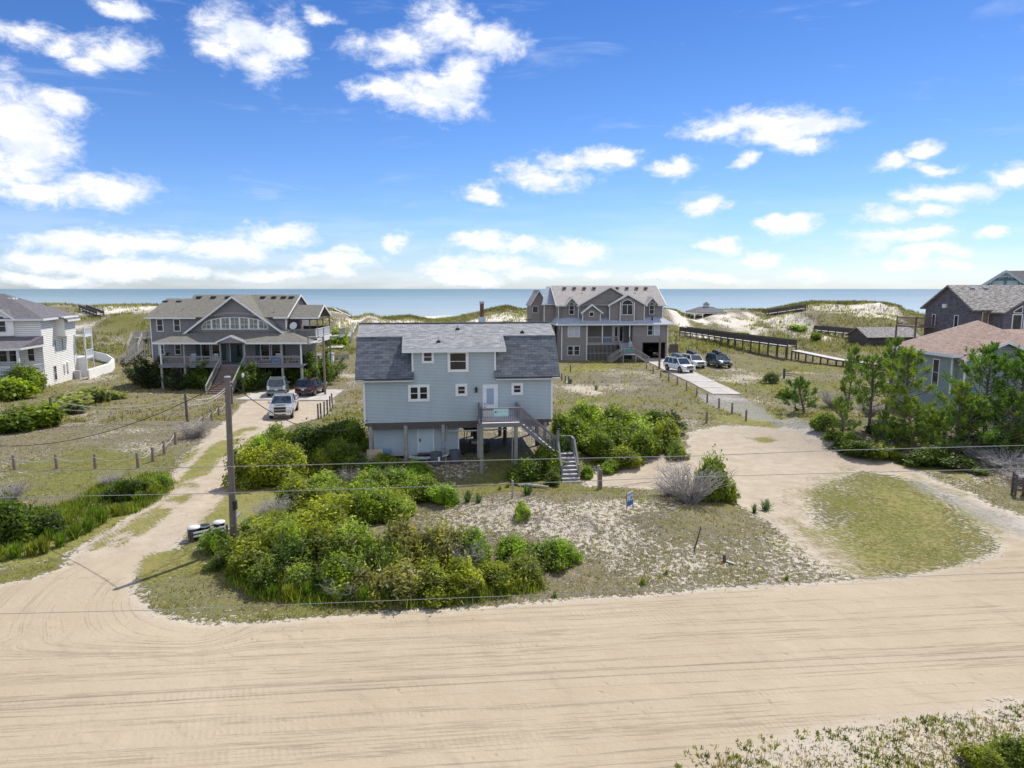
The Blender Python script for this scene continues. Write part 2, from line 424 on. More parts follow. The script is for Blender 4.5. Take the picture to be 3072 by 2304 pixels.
Z_LOT = P((1290,1010),(1400,990),(1480,985),(1492,935),(1560,920),(1700,925),(1760,925),(1830,950),(1960,1010),(2120,1080),(2212,1120),(2400,1150),(2400,1230),(2212,1200),(2160,1180),(2110,1120),(1990,1040),(1860,1015),(1790,1040),(1740,1060),(1760,1130),(1830,1190),(1860,1243),(1790,1222),(1700,1152),(1605,1092),(1450,1060),(1350,1050),(1260,1050))
Z_LAWN = P((1750,1085),(1790,1045),(1860,1022),(1950,1026),(2020,1050),(2075,1090),(2120,1130),(2165,1185),(2110,1222),(2000,1250),(1870,1262),(1810,1225),(1770,1180),(1735,1130))
Z_LAWN2 = [P((1545,900),(1600,900),(1660,905),(1680,925),(1610,920),(1550,912)), P((1610,945),(1660,942),(1690,952),(1650,957)), P((1700,880),(1760,905),(1850,950),(1930,980),(2010,1005),(2080,1010),(2110,1040),(2010,1020),(1890,990),(1780,950),(1690,905)),
           P((1205,795),(1300,790),(1325,800),(1215,808))]
Z_GRAV = [P((1500,852),(1590,850),(1640,880),(1720,905),(1790,940),(1850,975),(1790,965),(1690,925),(1600,895),(1540,880)), P((1960,1030),(2010,1045),(2080,1075),(2150,1105),(2230,1135),(2230,1165),(2130,1125),(2050,1085),(1985,1058))]
Z_SANDP = [P((1150,1080),(1400,1070),(1560,1110),(1640,1180),(1500,1215),(1280,1200),(1160,1140)), P((1210,820),(1330,815),(1480,850),(1530,915),(1480,935),(1480,880),(1400,860),(1230,850)),
           P((1640,780),(1700,775),(1640,840),(1650,870),(1600,850),(1560,800)), P((980,1090),(1100,1060),(1180,1090),(1080,1130)), P((740,740),(790,720),(770,830),(740,870))]
Z_BED = P((1230,815),(1330,812),(1440,825),(1500,870),(1420,860),(1300,845))
Z_DARK = P((1480,1700),(1480,1640),(1700,1600),(2212,1540),(2500,1500),(2500,1700))
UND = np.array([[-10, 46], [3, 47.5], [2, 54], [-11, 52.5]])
WHITE_D = [(270,668,70,9,1.2),(1090,684,90,6,1),(1180,690,60,8,1),(1130,672,50,5,1),(1500,690,22,14,1.2),(1800,668,60,10,1),(1870,678,70,8,.9),(1700,690,50,8,.8),(1480,705,20,30,1.3),(760,700,8,20,1.4),(205,760,60,12,.8),(1580,700,60,12,.6),(900,700,60,12,.8),(1640,690,40,12,.8),(1900,665,40,5,1)]

def make_ground():
    xs = list(np.arange(-36, 48.01, .3)); s = .3; x = xs[-1]
    up = [];
    while x < 4000: s *= 1.035; x += s; up.append(x)
    s = .3; x = -36.0; dn = []
    while x > -4000: s *= 1.035; x -= s; dn.append(x)
    xs = np.array(dn[::-1]+xs+up)
    ys = [-300, -150, -80, -45, -28, -18, -10, -4, 0, 4, 7, 9.5, 11, 12]; y = 12.0
    while y < 250: y += max(.2, .0075*y); ys.append(y)
    s = 2.
    while y < 900: s *= 1.12; y += s; ys.append(y)
    ys = np.array(ys); X, Y = np.meshgrid(xs, ys); Z = height(X, Y)
    x = X.ravel(); y = Y.ravel(); z = Z.ravel(); n = len(x)
    nx, ny = len(xs), len(ys)
    wob = (fbm(x*.5, y*.5, 61)-.47)*1.6; wob2 = (fbm(x*1.6, y*1.6, 67)-.47)*.9
    near = (y < 140) & (x > -90) & (x < 90)
    def m(poly, w=.35, k=1.0):
        out = np.zeros(n); i = near
        sd = sdist(x[i], y[i], poly)+(wob[i]+wob2[i])*k
        out[i] = sst(sd, -w, w); return out
    road = m(Z_ROAD, .5, .25); drive = m(Z_DRIVEL, .5, .5); lot = m(Z_LOT, .8, .6)
    bare = np.maximum.reduce([road, drive, lot])
    lawn = np.maximum.reduce([m(Z_LAWN, 3.4, 2.4)*.92]+[m(p, .6, .6) for p in Z_LAWN2+Z_GRASSL])
    # grass strip between the wheel tracks of the left drive
    cl = P((180,1215),(300,1140),(380,1080),(440,1010),(490,955),(540,925))
    dd = np.full(n, 99.); dd[near] = line_d(x[near], y[near], cl)
    strip = (1-sst(dd, .45, 1.0))*sst(x*0+fbm(x*.8, y*.8, 71), .35, .55)
    lawn = np.maximum(lawn*(1-bare*0), strip*.75)
    lawn *= 1-road*.9
    tr = sst(dd, .7, .95)*(1-sst(dd, 1.25, 1.6))
    lawn = lawn*(1-.8*tr)
    grav = np.maximum.reduce([m(p, .5, .7) for p in Z_GRAV])*.9
    sandp = np.maximum.reduce([m(p, 1.2, 1.5) for p in Z_SANDP])
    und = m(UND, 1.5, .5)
    scrub = (1-bare)*(1-lawn*.6)*(.72+.5*(fbm(x*.22, y*.22, 81)-.47)*2)
    scrub = np.clip(scrub*1.15-sandp*.16, 0, 1)
    far = sst(y, 118, 150)
    wd = np.zeros(n)
    for (fx, fy, rx, ry, k) in WHITE_D:
        c = G(fx, fy); e = G(fx+rx, fy); w_ = max(abs(e.x-c.x), 1.5)
        dy = max(6.0, ry*1.1)
        wd = np.maximum(wd, k*np.exp(-((x-c.x)/w_)**2-((y-c.y)/dy)**2))
    a = x/np.maximum(y, 1)
    wn = fbm(x*.09, y*.07, 91)
    white = far*np.clip(wd*1.3+(wn-.455)*2.8, 0, 1)
    beach = sst(y, 205, 222)
    white = np.maximum(white, beach)
    white = np.maximum(white, sandp*.08)
    scrub = np.where(y > 100, np.clip(.95-white*.9+(fbm(x*.3, y*.15, 95)-.47)*.5, 0, 1), scrub)
    scrub = scrub*(1-beach)
    grn = np.clip((fbm(x*.07, y*.07, 101)-.42)*4, 0, 1)
    litter = m(Z_BED, .6, .5)*.6
    litter = np.maximum(litter, 1.0*np.exp(-((x-31)/10)**4-((y-52)/7.5)**4)); litter = np.maximum(litter, .9*np.exp(-((x-37)/7)**4-((y-45.5)/3.2)**4)); litter = np.maximum(litter, .6*np.exp(-((x+6)/8)**4-((y-27.5)/3)**4))
    litter = np.maximum(litter, .9*np.exp(-((x-4.5)/7)**4-((y-33.5)/4)**4)*sst(fbm(x*.45, y*.6, 111), .36, .56))
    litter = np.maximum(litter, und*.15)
    litter = np.maximum(litter, .5*(y < 75)*(x < -12)*sst(fbm(x*.35, y*.35, 115), .48, .62)*(1-bare)*(1-lawn))
    dk = m(Z_DARK, 1.0, 1.0); grn = np.where(y < 18, 1, grn); scrub = np.where(y < 18, scrub*.42, scrub)
    # across-the-track coordinate: straight along the road, bending round into the left drive
    ang = R(5.6); u = x*math.cos(ang)+y*math.sin(ang); v = -x*math.sin(ang)+y*math.cos(ang)
    c1 = G(560, 1235); rad = np.hypot(x-c1.x, y-c1.y)
    k = sst(-x, 8.5, 11.0)*sst(y, 20.3, 22.0)
    vv = v*(1-k)+(v[0]*0+30-rad)*k
    uu = u*(1-k)+np.arctan2(y-c1.y, x-c1.x)*6*k
    # faces
    I = np.arange((ny-1)*(nx-1)); r = I//(nx-1); c = I % (nx-1); a0 = r*nx+c
    F = np.stack([a0, a0+1, a0+nx+1, a0+nx], 1)
    def fm(q): return q[F].mean(1)
    fr, fd, fl, fw = fm(road), fm(drive), fm(lot), fm(lawn)
    lm = fm(m(Z_LAWN, .5, .8))
    kind = np.zeros(len(F), int); kind[fr > .5] = 1; kind[(fd > .5) & (fr <= .5)] = 2; kind[(fl > .5) & (fr <= .5) & (kind == 0)] = 3
    kind[(lm > .5) & (kind != 1)] = 4
    V = np.stack([x, y, z], 1)
    for kd, (name, lab) in enumerate([('ground', 'sandy ground with dry scrub reaching back to the dunes and beach'), ('sand_road', 'wide tan sand road with tyre tracks across the foreground'),
            ('sand_driveway', 'two track sand driveway curving up to the grey house on the left'), ('sand_lot', 'bare sand turning area right of the blue house'), ('lawn', 'mown olive lawn patch beside the sand lot on the right')]):
        ff = F[kind == kd]; used = np.unique(ff); mp = np.full(n, -1); mp[used] = np.arange(len(used))
        me = bpy.data.meshes.new(name)
        me.vertices.add(len(used)); me.vertices.foreach_set('co', V[used].astype(np.float32).ravel())
        me.loops.add(len(ff)*4); me.loops.foreach_set('vertex_index', mp[ff].ravel().astype(np.int32))
        me.polygons.add(len(ff)); me.polygons.foreach_set('loop_start', (np.arange(len(ff))*4).astype(np.int32))
        me.polygons.foreach_set('use_smooth', np.ones(len(ff), bool))
        me.update(calc_edges=True); me.validate()
        for nm, chans in (('mA', (lawn, scrub, grav)), ('mB', (road, litter, white)), ('mC', (grn, dk, und))):
            at = me.attributes.new(nm, 'FLOAT_VECTOR', 'POINT')
            at.data.foreach_set('vector', np.stack(chans, 1)[used].astype(np.float32).ravel())
        at = me.attributes.new('flow', 'FLOAT_VECTOR', 'POINT')
        at.data.foreach_set('vector', np.stack([uu, vv, k], 1)[used].astype(np.float32).ravel())
        me.materials.append(GROUND)
        o = bpy.data.objects.new(name, me); COL.objects.link(o); tag(o, lab, 'ground' if kd == 0 else name.replace('_', ' '), kind='structure')
    return xs, ys

def ground_mat():
    m = bpy.data.materials.new('sand_ground'); m.use_nodes = True; N = NT(m.node_tree)
    tc = N.n('ShaderNodeTexCoord').outputs['Object']
    at = lambda k: N.n('ShaderNodeSeparateXYZ', {0: N.n('ShaderNodeAttribute', attribute_name=k).outputs['Vector']})
    A = at('mA'); B = at('mB'); Cc = at('mC'); Fl = N.n('ShaderNodeAttribute', attribute_name='flow').outputs['Vector']
    lawn, scrub, grav = A.outputs; road, litter, white = B.outputs; grn, dk, und = Cc.outputs
    n_big = N.noise(tc, .12, 4, .6); n_mid = N.noise(tc, .9, 5, .6); n_f = N.noise(tc, 4.5, 5, .65); n_ff = N.noise(tc, 16, 4, .65)
    sand = N.ramp(n_mid, [(.3, (.37, .305, .225)), (.7, (.47, .40, .305))])
    sand = N.mix(N.math('MULTIPLY', road, .75), sand, N.ramp(n_big, [(.3, (.38, .305, .205)), (.7, (.455, .38, .27))]))
    sand = N.mix(white, sand, N.ramp(n_mid, [(.3, (.62, .56, .47)), (.7, (.73, .68, .60))]))
    # tyre lines
    fl = N.vec('MULTIPLY', Fl, (.02, 1.35, 0)); tl = N.noise(fl, 1.0, 6, .72)
    fl2 = N.vec('MULTIPLY', Fl, (.16, 11, 0)); tl2 = N.noise(fl2, 1.0, 4, .6)
    line = N.ss(N.math('ABSOLUTE', N.math('SUBTRACT', tl, .5)), .0, .009)       # 0 on thin lines
    line2 = N.ss(N.math('ABSOLUTE', N.math('SUBTRACT', tl2, .47)), .0, .03)
    brk = N.ss(N.noise(tc, .35, 3), .38, .6)
    ln = N.math('MULTIPLY', N.math('SUBTRACT', 1.0, line), N.math('MULTIPLY', road, N.math('MULTIPLY', brk, .30)))
    sand = N.mix(ln, sand, (.27, .21, .14))
    sand = N.mix(N.math('MULTIPLY', N.ss(tl, .40, .66), N.math('MULTIPLY', road, .10)), sand, (.43, .35, .245))
    sand = N.mix(N.math('MULTIPLY', N.math('SUBTRACT', 1.0, line2), N.math('MULTIPLY', road, .06)), sand, (.30, .24, .17))
    # scuffs and curved wheel marks on the bare sand
    sc1 = N.noise(N.vec('MULTIPLY', N.n('ShaderNodeMapping', {0: tc, 2: (0, 0, -.5)}).outputs[0], (.35, 1.6, 1)), 1.0, 5, .6, .4)
    scf = N.math('SUBTRACT', 1.0, N.ss(N.math('ABSOLUTE', N.math('SUBTRACT', sc1, .5)), .0, .010))
    scf = N.math('MULTIPLY', N.math('MULTIPLY', scf, N.math('SUBTRACT', 1.0, road)), N.ss(N.noise(tc, .5, 3), .42, .58))
    sand = N.mix(N.math('MULTIPLY', scf, .38), sand, (.22, .175, .13))
    sand = N.mix(N.math('MULTIPLY', N.ss(n_ff, .58, .68), .25), sand, (.24, .20, .15))
    # mottled scrub: straw, olive and dark stems over pale sand
    cov = N.math('ADD', N.math('MULTIPLY', n_f, .62), N.math('MULTIPLY', n_ff, .38))
    thr = N.math('MULTIPLY_ADD', scrub, -.29, .68)
    cover = N.ss(N.math('SUBTRACT', cov, thr), -.035, .035)
    cover = N.math('MULTIPLY', cover, N.ss(scrub, .02, .15))
    straw = N.ramp(N.noise(tc, 2.2, 4, .7), [(.3, (.30, .25, .155)), (.5, (.21, .18, .105)), (.7, (.145, .135, .065))])
    green = N.ramp(N.noise(tc, 1.7, 4, .7), [(.3, (.125, .135, .03)), (.6, (.20, .195, .05)), (.75, (.28, .26, .08))])
    veg = N.mix(grn, straw, green)
    veg = N.mix(N.math('MULTIPLY', N.ss(n_ff, .50, .60), .7), veg, (.075, .066, .045))
    base = N.mix(.5, sand, (.55, .50, .42))
    base = N.mix(N.ss(scrub, .0, .5), sand, base)
    col = N.mix(cover, base, veg)
    lit = N.math('MULTIPLY', litter, N.ss(N.math('ADD', N.math('MULTIPLY', n_ff, .6), N.math('MULTIPLY', n_mid, .4)), .44, .56))
    col = N.mix(lit, col, N.ramp(n_f, [(.35, (.12, .095, .085)), (.65, (.21, .175, .155))]))
    # lawn
    lg = N.ramp(N.math('ADD', N.math('MULTIPLY', n_f, .5), N.math('MULTIPLY', n_mid, .5)), [(.34, (.145, .148, .026)), (.5, (.205, .20, .038)), (.66, (.27, .245, .065))])
    stk = N.noise(N.vec('MULTIPLY', N.n('ShaderNodeMapping', {0: tc, 2: (0, 0, .75)}).outputs[0], (2.2, 11, 1)), 1.0, 4, .65)
    lg = N.mix(N.math('MULTIPLY', N.ss(stk, .42, .68), .75), lg, (.105, .115, .022))
    lg = N.mix(N.math('MULTIPLY', N.ss(N.noise(tc, .45, 4, .6), .46, .62), .5), lg, (.235, .19, .06))
    lg = N.mix(N.math('MULTIPLY', N.ss(n_ff, .54, .68), .25), lg, (.36, .32, .15))
    lc = N.ss(N.math('ADD', lawn, N.math('MULTIPLY_ADD', N.math('ADD', N.math('MULTIPLY', cov, .6), N.math('MULTIPLY', stk, .4)), 3.4, -1.7)), .25, .75)
    lc = N.math('MULTIPLY', lc, N.ss(lawn, .05, .3))
    col = N.mix(N.math('MULTIPLY', lc, .92), col, lg)
    gc = N.math('MULTIPLY', grav, N.ss(cov, .42, .56))
    col = N.mix(N.math('MULTIPLY', gc, .8), col, N.ramp(n_ff, [(.3, (.21, .22, .235)), (.7, (.42, .42, .43))]))
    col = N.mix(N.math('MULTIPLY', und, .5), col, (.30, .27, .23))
    hgt = N.math('ADD', N.math('MULTIPLY', n_f, .06), N.math('MULTIPLY', cover, .10))
    hgt = N.math('ADD', hgt, N.math('MULTIPLY', lc, .03))
    fx = N.n('ShaderNodeSeparateXYZ', {0: Fl})
    trd = N.math('SINE', N.math('ADD', N.math('MULTIPLY', fx.outputs[0], 34.0), N.math('MULTIPLY', fx.outputs[1], 9.0)))
    band = N.math('MULTIPLY', N.ss(N.noise(N.vec('MULTIPLY', Fl, (.02, 1.5, 0)), 1.0, 2, .5), .52, .56), N.ss(N.noise(tc, .22, 3), .44, .56))
    trd = N.math('MULTIPLY', N.math('MULTIPLY', N.math('MULTIPLY', trd, band), N.ss(n_f, .35, .6)), .007)
    hr = N.math('MULTIPLY', road, N.math('ADD', N.math('ADD', N.math('MULTIPLY', tl, .012), trd), N.math('ADD', N.math('MULTIPLY', tl2, .004), N.math('MULTIPLY', line, .012))))
    foot = N.n('ShaderNodeTexVoronoi', {'Vector': tc, 'Scale': 2.2, 'Randomness': 1.0}).outputs[0]
    fmask = N.math('MULTIPLY', N.ss(foot, .0, .22), .06)
    edge = N.math('MULTIPLY', N.ss(N.noise(tc, .3, 3), .5, .6), 1.0)
    hgt = N.math('ADD', hgt, N.math('ADD', hr, N.math('MULTIPLY', fmask, edge)))
    bp = N.n('ShaderNodeBump', {'Height': hgt, 'Strength': .75, 'Distance': 1.0})
    b = N.n('ShaderNodeBsdfPrincipled', {'Base Color': col, 'Roughness': .95, 'Specular IOR Level': .15, 'Normal': bp.outputs[0]})
    N.n('ShaderNodeOutputMaterial', {'Surface': b.outputs[0]})
    return m
GROUND = ground_mat()
make_ground()

def sea():
    m = bpy.data.materials.new('sea_water'); m.use_nodes = True; N = NT(m.node_tree)
    tc = N.n('ShaderNodeTexCoord').outputs['Object']
    sx = N.n('ShaderNodeSeparateXYZ', {0: tc})
    n1 = N.noise(N.vec('MULTIPLY', tc, (.02, .12, 1)), 1.0, 5, .6); n2 = N.noise(N.vec('MULTIPLY', tc, (.004, .03, 1)), 1.0, 4, .6)
    dist = sx.outputs[1]
    c = N.ramp(N.n('ShaderNodeMapRange', {0: dist, 1: 300.0, 2: 3000.0}).outputs[0], [(0, (.35, .41, .41)), (.12, (.26, .325, .345)), (.4, (.165, .235, .255)), (1, (.12, .185, .205))])
    c = N.mix(N.math('MULTIPLY', N.ss(n2, .45, .62), .4), c, (.26, .42, .46))
    foam = N.math('MULTIPLY', N.ss(n1, .60, .68), N.math('SUBTRACT', 1.0, N.ss(dist, 330, 480)))
    c = N.mix(foam, c, (.8, .83, .84))
    bp = N.n('ShaderNodeBump', {'Height': N.math('ADD', N.math('MULTIPLY', n1, 1.0), N.noise(N.vec('MULTIPLY', tc, (.3, 1.2, 1)), 1.0, 4, .6)), 'Strength': .5, 'Distance': .5})
    b = N.n('ShaderNodeBsdfPrincipled', {'Base Color': c, 'Roughness': .4, 'Specular IOR Level': .22, 'Normal': bp.outputs[0]})
    N.n('ShaderNodeOutputMaterial', {'Surface': b.outputs[0]})
    mb = MB(); Xs = [-40000, -3000, 0, 3000, 40000]; Ys = [290, 600, 2000, 8000, 40000]
    for i in range(4):
        for j in range(4): mb.poly([(Xs[i], Ys[j], -1.5), (Xs[i+1], Ys[j], -1.5), (Xs[i+1], Ys[j+1], -1.5), (Xs[i], Ys[j+1], -1.5)])
    tag(mb.build('sea', m), 'calm pale blue green sea reaching the horizon', 'sea', kind='structure')
sea()
def concrete(name, label, pts, dz=.1, joints=()):
    mb = MB(); top = [Vector((p.x, p.y, hz(p.x, p.y)*.3+dz)) for p in [G(*q) for q in pts]]
    mb.slab(top, .25); o = mb.build(name, CONC)
    tag(o, label, 'driveway', kind='structure')
CONC = mat('concrete', (.43, .40, .355), .9, .18, .9, bump=.2)
def slabs():
    # drive of the right house: four cast panels end to end
    L = [Vector((22.4, 75.3, 0)), Vector((22.0, 101, 0)), Vector((21.6, 113.3, 0))]; Rr = [Vector((25.6, 75.3, 0)), Vector((25.3, 101, 0)), Vector((25.3, 113.6, 0))]
    mb = MB(); k = 8
    for i in range(k):
        a, b = i/k, (i+1)/k-.004
        def pt(S, t):
            y = 75.3+(113.4-75.3)*t; x = S[0].x+(S[-1].x-S[0].x)*t; return Vector((x, y, max(.04, hz(x, y)+.10)))
        mb.slab([pt(L, a), pt(Rr, a), pt(Rr, b), pt(L, b)], .3)
    tag(mb.build('concrete_driveway', CONC), 'pale concrete driveway running up to the garage of the right house', 'driveway', kind='structure')
    mb = MB(); mb.slab([(-29.5, 71.5, .08), (-19.2, 71.0, .08), (-19.6, 78.6, .08), (-28.0, 79.0, .08)], .25)
    tag(mb.build('parking_pad', CONC), 'pale concrete parking pad in front of the grey porch house', 'driveway', kind='structure')
slabs()

# ------------------------------------------------------------------ shared building pieces
SID_BLUE = mat('blue_vinyl_siding', (.425, .495, .53), .6, .085, .9, spec=.3, stretch=(1, 1, .35))
SID_GREY = mat('grey_wood_siding', (.235, .22, .222), .8, .10, 1.3)
SID_TAUPE = mat('taupe_siding', (.265, .235, .215), .8, .10, 1.3)
SID_CREAM = mat('cream_siding', (.86, .84, .78), .7, .05, 1.0)
SID_GREEN = mat('greygreen_siding', (.22, .27, .27), .75, .08, 1.0)
SHAKE = shingle('weathered_shakes', (.10, .095, .11), (.19, .18, .20), .12, .16, .9, .3)
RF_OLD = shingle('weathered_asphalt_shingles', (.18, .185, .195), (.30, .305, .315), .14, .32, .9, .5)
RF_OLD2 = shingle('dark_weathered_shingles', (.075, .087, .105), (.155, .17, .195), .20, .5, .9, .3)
RF_GREY = shingle('charcoal_shingles', (.165, .155, .13), (.22, .21, .175), .14, .3, .9, .15)
RF_TAN = shingle('tan_shingles', (.33, .30, .28), (.41, .38, .355), .14, .3, .9, .15)
RF_PINK = shingle('pinkish_shingles', (.27, .195, .155), (.40, .30, .245), .16, .3, .9, .25)
RF_DARK = shingle('dark_shingles', (.12, .115, .125), (.19, .18, .19), .14, .3, .9, .2)
RF_SHAKE = shingle('old_cedar_shakes', (.12, .11, .105), (.34, .32, .30), .18, .22, .95, .6)
RF_BLUEG = shingle('pale_blue_grey_shingles', (.38, .42, .47), (.46, .50, .55), .14, .3, .9, .2)
DECKW = mat('grey_painted_deck_wood', (.19, .185, .20), .75, .12, 3.0)
TREAD = mat('pale_deck_boards', (.55, .53, .52), .8, .15, 5.0)
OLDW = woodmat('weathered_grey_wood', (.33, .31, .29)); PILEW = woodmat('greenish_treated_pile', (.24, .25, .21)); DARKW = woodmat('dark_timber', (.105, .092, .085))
REDW = woodmat('brown_weathered_wood', (.22, .165, .14))
BLACK = mat('black_plastic', (.012, .012, .014), .45, .2)
DARKM = mat('dark_void', (.02, .022, .025), .9, .2)
METAL = mat('galvanised_metal', (.45, .46, .48), .45, .15, 4.0, metal=.6)
RUST = mat('rusty_metal', (.17, .08, .05), .85, .35, 6.0, metal=.2)
TEALP = mat('teal_paint', (.05, .30, .27), .5, .1)

def window(parent, u0, u1, z0, z1, y=0, fw=.09, cols=1, rows=2, trim=None, glass=None, lab=None, name='window', side=None):
    """front-facing window (normal -y) with frame, bars and a pane; side=('x', X, sign) puts it on a side wall"""
    trim = trim or WHITE; glass = glass or GLASS
    mb = MB(); f = .045
    def bx(m, a0, a1, b0, b1, p0, p1):
        if side: X, sg = side; m.box(X+sg*p0, X+sg*p1, a0, a1, b0, b1)
        else: m.box(a0, a1, y-p1, y-p0, b0, b1)
    bx(mb, u0, u1, z1-fw, z1, .0, f); bx(mb, u0, u1, z0, z0+fw, .0, f)
    bx(mb, u0, u0+fw, z0+fw, z1-fw, .0, f); bx(mb, u1-fw, u1, z0+fw, z1-fw, .0, f)
    iu0, iu1, iz0, iz1 = u0+fw, u1-fw, z0+fw, z1-fw
    for c in range(1, cols): x = iu0+(iu1-iu0)*c/cols; bx(mb, x-.018, x+.018, iz0, iz1, .005, .036)
    for r in range(1, rows): z = iz0+(iz1-iz0)*r/rows; bx(mb, iu0, iu1, z-.018, z+.018, .005, .033)
    w = mb.build(name, trim, parent)
    if lab: w['label'] = lab
    g = MB(); bx(g, iu0+.001, iu1-.001, iz0+.001, iz1-.001, .003, .016); g.build('pane', glass, w)
    return w
def balusters(mb, a, b, z0, z1, step=.13, w=.035):
    a = Vector(a); b = Vector(b); L = (b-a).length; n = max(1, int(L/step))
    for i in range(n+1):
        p = a.lerp(b, i/n); mb.bar((p.x, p.y, p.z+z0), (p.x, p.y, p.z+z1), w)
def railing(parent, a, b, zf, h=.95, mat_=None, posts=True, step=.13, name='railing', wb=.035):
    """straight guard rail from a to b (x,y) with floor height zf (number or pair)"""
    z0, z1 = (zf if hasattr(zf, '__len__') else (zf, zf)); mb = MB()
    A = Vector((a[0], a[1], z0)); B = Vector((b[0], b[1], z1)); U = Vector((0, 0, 1))
    mb.bar(A+U*h, B+U*h, .14, .04); mb.bar(A+U*(h-.09), B+U*(h-.09), .04, .09); mb.bar(A+U*.10, B+U*.10, .04, .08)
    balusters(mb, A, B, .14, h-.12, step, wb)
    if posts:
        for p in (A, B): mb.bar(p+U*-.05, p+U*(h+.06), .10)
    return mb.build(name, mat_ or DECKW, parent)
def roof_vent(parent, x, y, z, s=.35, col=None):
    mb = MB(); mb.prism([(y-s*.5, z), (y+s*.5, z+s*.25), (y+s*.5, z+s*.45), (y-s*.35, z+s*.3)], 'x', x-s*.6, x+s*.6)
    return mb.build('roof_vent', col or BLACK, parent)

# ------------------------------------------------------------------ the blue stilt house
def blue_house():
    T = thing('stilt_house', 'pale blue stilt house with grey gambrel shingle roof in the middle of the view', 'house', (-9.95, 45.3, 0), 7.1)
    Wd, D = 12.82, 7.3; zb, zt = 2.70, 5.57
    brk = (1.6, 8.47); rdg = (3.65, 9.24); ev = (-.35, 5.62)
    X, Y, Zv = (1, 0, 0), (0, 1, 0), (0, 0, 1)
    # box core and gambrel gables behind the siding
    mb = MB().mat(SID_BLUE)
    mb.box(.02, Wd-.02, .02, D-.02, zb, zt)
    gp = [(0.02, zt), (.02, 5.95), (1.62, 8.33), (3.65, 9.10), (5.68, 8.33), (7.28, 5.95), (7.28, zt)]
    mb.prism(gp, 'x', .02, Wd-.02)
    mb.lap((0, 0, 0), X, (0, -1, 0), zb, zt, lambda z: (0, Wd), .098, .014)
    def side(z):
        if z < 5.95: return (0, D)
        if z < 8.33: k = (z-5.95)/2.38*1.6; return (k, D-k)
        k = 1.6+(z-8.33)/.77*2.05; return (k, D-k)
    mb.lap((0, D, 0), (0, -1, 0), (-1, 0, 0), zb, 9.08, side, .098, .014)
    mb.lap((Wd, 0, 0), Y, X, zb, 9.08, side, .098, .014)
    mb.build('wall', None, T)
    # dormer
    dm = MB().mat(SID_BLUE)
    dm.prism([(0.015, zt), (.015, 7.86), (1.7, 8.42), (.3, 6.2)], 'x', 3.30, 8.86)
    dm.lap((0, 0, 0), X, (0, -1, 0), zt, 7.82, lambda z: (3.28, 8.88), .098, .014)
    dz = dm.build('dormer', None, T)
    for u in (3.22, 8.80): tr = MB(); tr.box(u, u+.12, -.045, .03, 6.05, 7.74); tr.build('corner_board', WHITE, dz)
    for u in (-.05, Wd-.09): cb = MB(); cb.box(u, u+.14, -.05, .1, zb-.02, zt); cb.build('corner_board', WHITE, T)
    # roof: front lower slopes, upper slopes, dormer roof tongue, rear
    u0, u1 = -.52, 13.32
    up = MB().mat(RF_OLD)
    def pl(v, z): return v, z
    zD = rdg[1]-(rdg[1]-brk[1])/(rdg[0]-brk[0])*(rdg[0]+.37)
    def quad(a, b, p, q): up.slab([(a, p[0], p[1]), (b, p[0], p[1]), (b, q[0], q[1]), (a, q[0], q[1])], .12)
    quad(u0, 2.6, (1.52, brk[1]-.03), rdg); quad(2.6, 9.58, (-.37, zD), rdg); quad(9.58, u1, (1.52, brk[1]-.03), rdg)
    up.slab([(u1, 5.78, brk[1]-.03), (u0, 5.78, brk[1]-.03), (u0, rdg[0], rdg[1]), (u1, rdg[0], rdg[1])], .12)
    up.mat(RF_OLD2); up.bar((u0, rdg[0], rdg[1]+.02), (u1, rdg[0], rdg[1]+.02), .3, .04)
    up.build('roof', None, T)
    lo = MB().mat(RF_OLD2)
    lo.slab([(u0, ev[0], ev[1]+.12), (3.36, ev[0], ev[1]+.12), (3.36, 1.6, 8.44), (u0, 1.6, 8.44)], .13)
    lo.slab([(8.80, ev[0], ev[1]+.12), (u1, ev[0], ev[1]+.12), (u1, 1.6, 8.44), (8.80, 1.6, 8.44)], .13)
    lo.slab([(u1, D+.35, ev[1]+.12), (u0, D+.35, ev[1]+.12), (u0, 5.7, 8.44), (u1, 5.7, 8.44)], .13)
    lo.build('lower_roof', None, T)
    for a, b in ((u0, 3.28), (8.90, u1)): fs = MB(); fs.box(a, b, -.36, -.31, 5.52, 5.61); fs.box(a, b, -.312, .0, 5.56, 5.59); fs.build('eave_trim', mat('aged_trim', (.55, .53, .50), .6, .08), T)
    df = MB(); df.box(2.6, 9.58, -.40, -.36, zD-.27, zD-.02); df.box(2.62, 9.56, -.36, -.0, zD-.27, zD-.24); df.build('dormer_fascia', WHITE, T)
    for u, v in ((6.45, 2.5), (5.05, .55), (11.0, 1.9)):
        vb = MB(); z = rdg[1]-(rdg[0]-v)*.375
        vb.faces([(u-.15, v-.1, z+.0), (u+.15, v-.1, z), (u+.15, v+.15, z+.07), (u-.15, v+.15, z+.07), (u, v, z+.2)], [(0,1,4),(1,2,4),(2,3,4),(3,0,4)])
        f = vb.build('vent_flashing', BLACK, T)
        if u < 10: pb = MB(); pb.tube([(u, v, z), (u, v, z+.42)], .04, 6); pb.build('vent_pipe', METAL, f)
    ch = MB(); ch.box(8.10, 8.60, 4.3, 4.8, 8.6, 9.62); c = ch.build('chimney', mat('chimney_base', (.45, .52, .56), .6), T)
    ch = MB(); ch.tube([(8.35, 4.55, 9.55), (8.35, 4.55, 10.62)], .15, 12); ch.build('flue', RUST, c)
    ch = MB(); ch.tube([(8.35, 4.55, 10.62), (8.35, 4.55, 10.78)], .19, 12); ch.build('flue_cap', METAL, c)
    # windows
    window(T, 3.90, 4.71, 6.72, 7.57, -.012, .15, 1, 2, glass=GLASS)
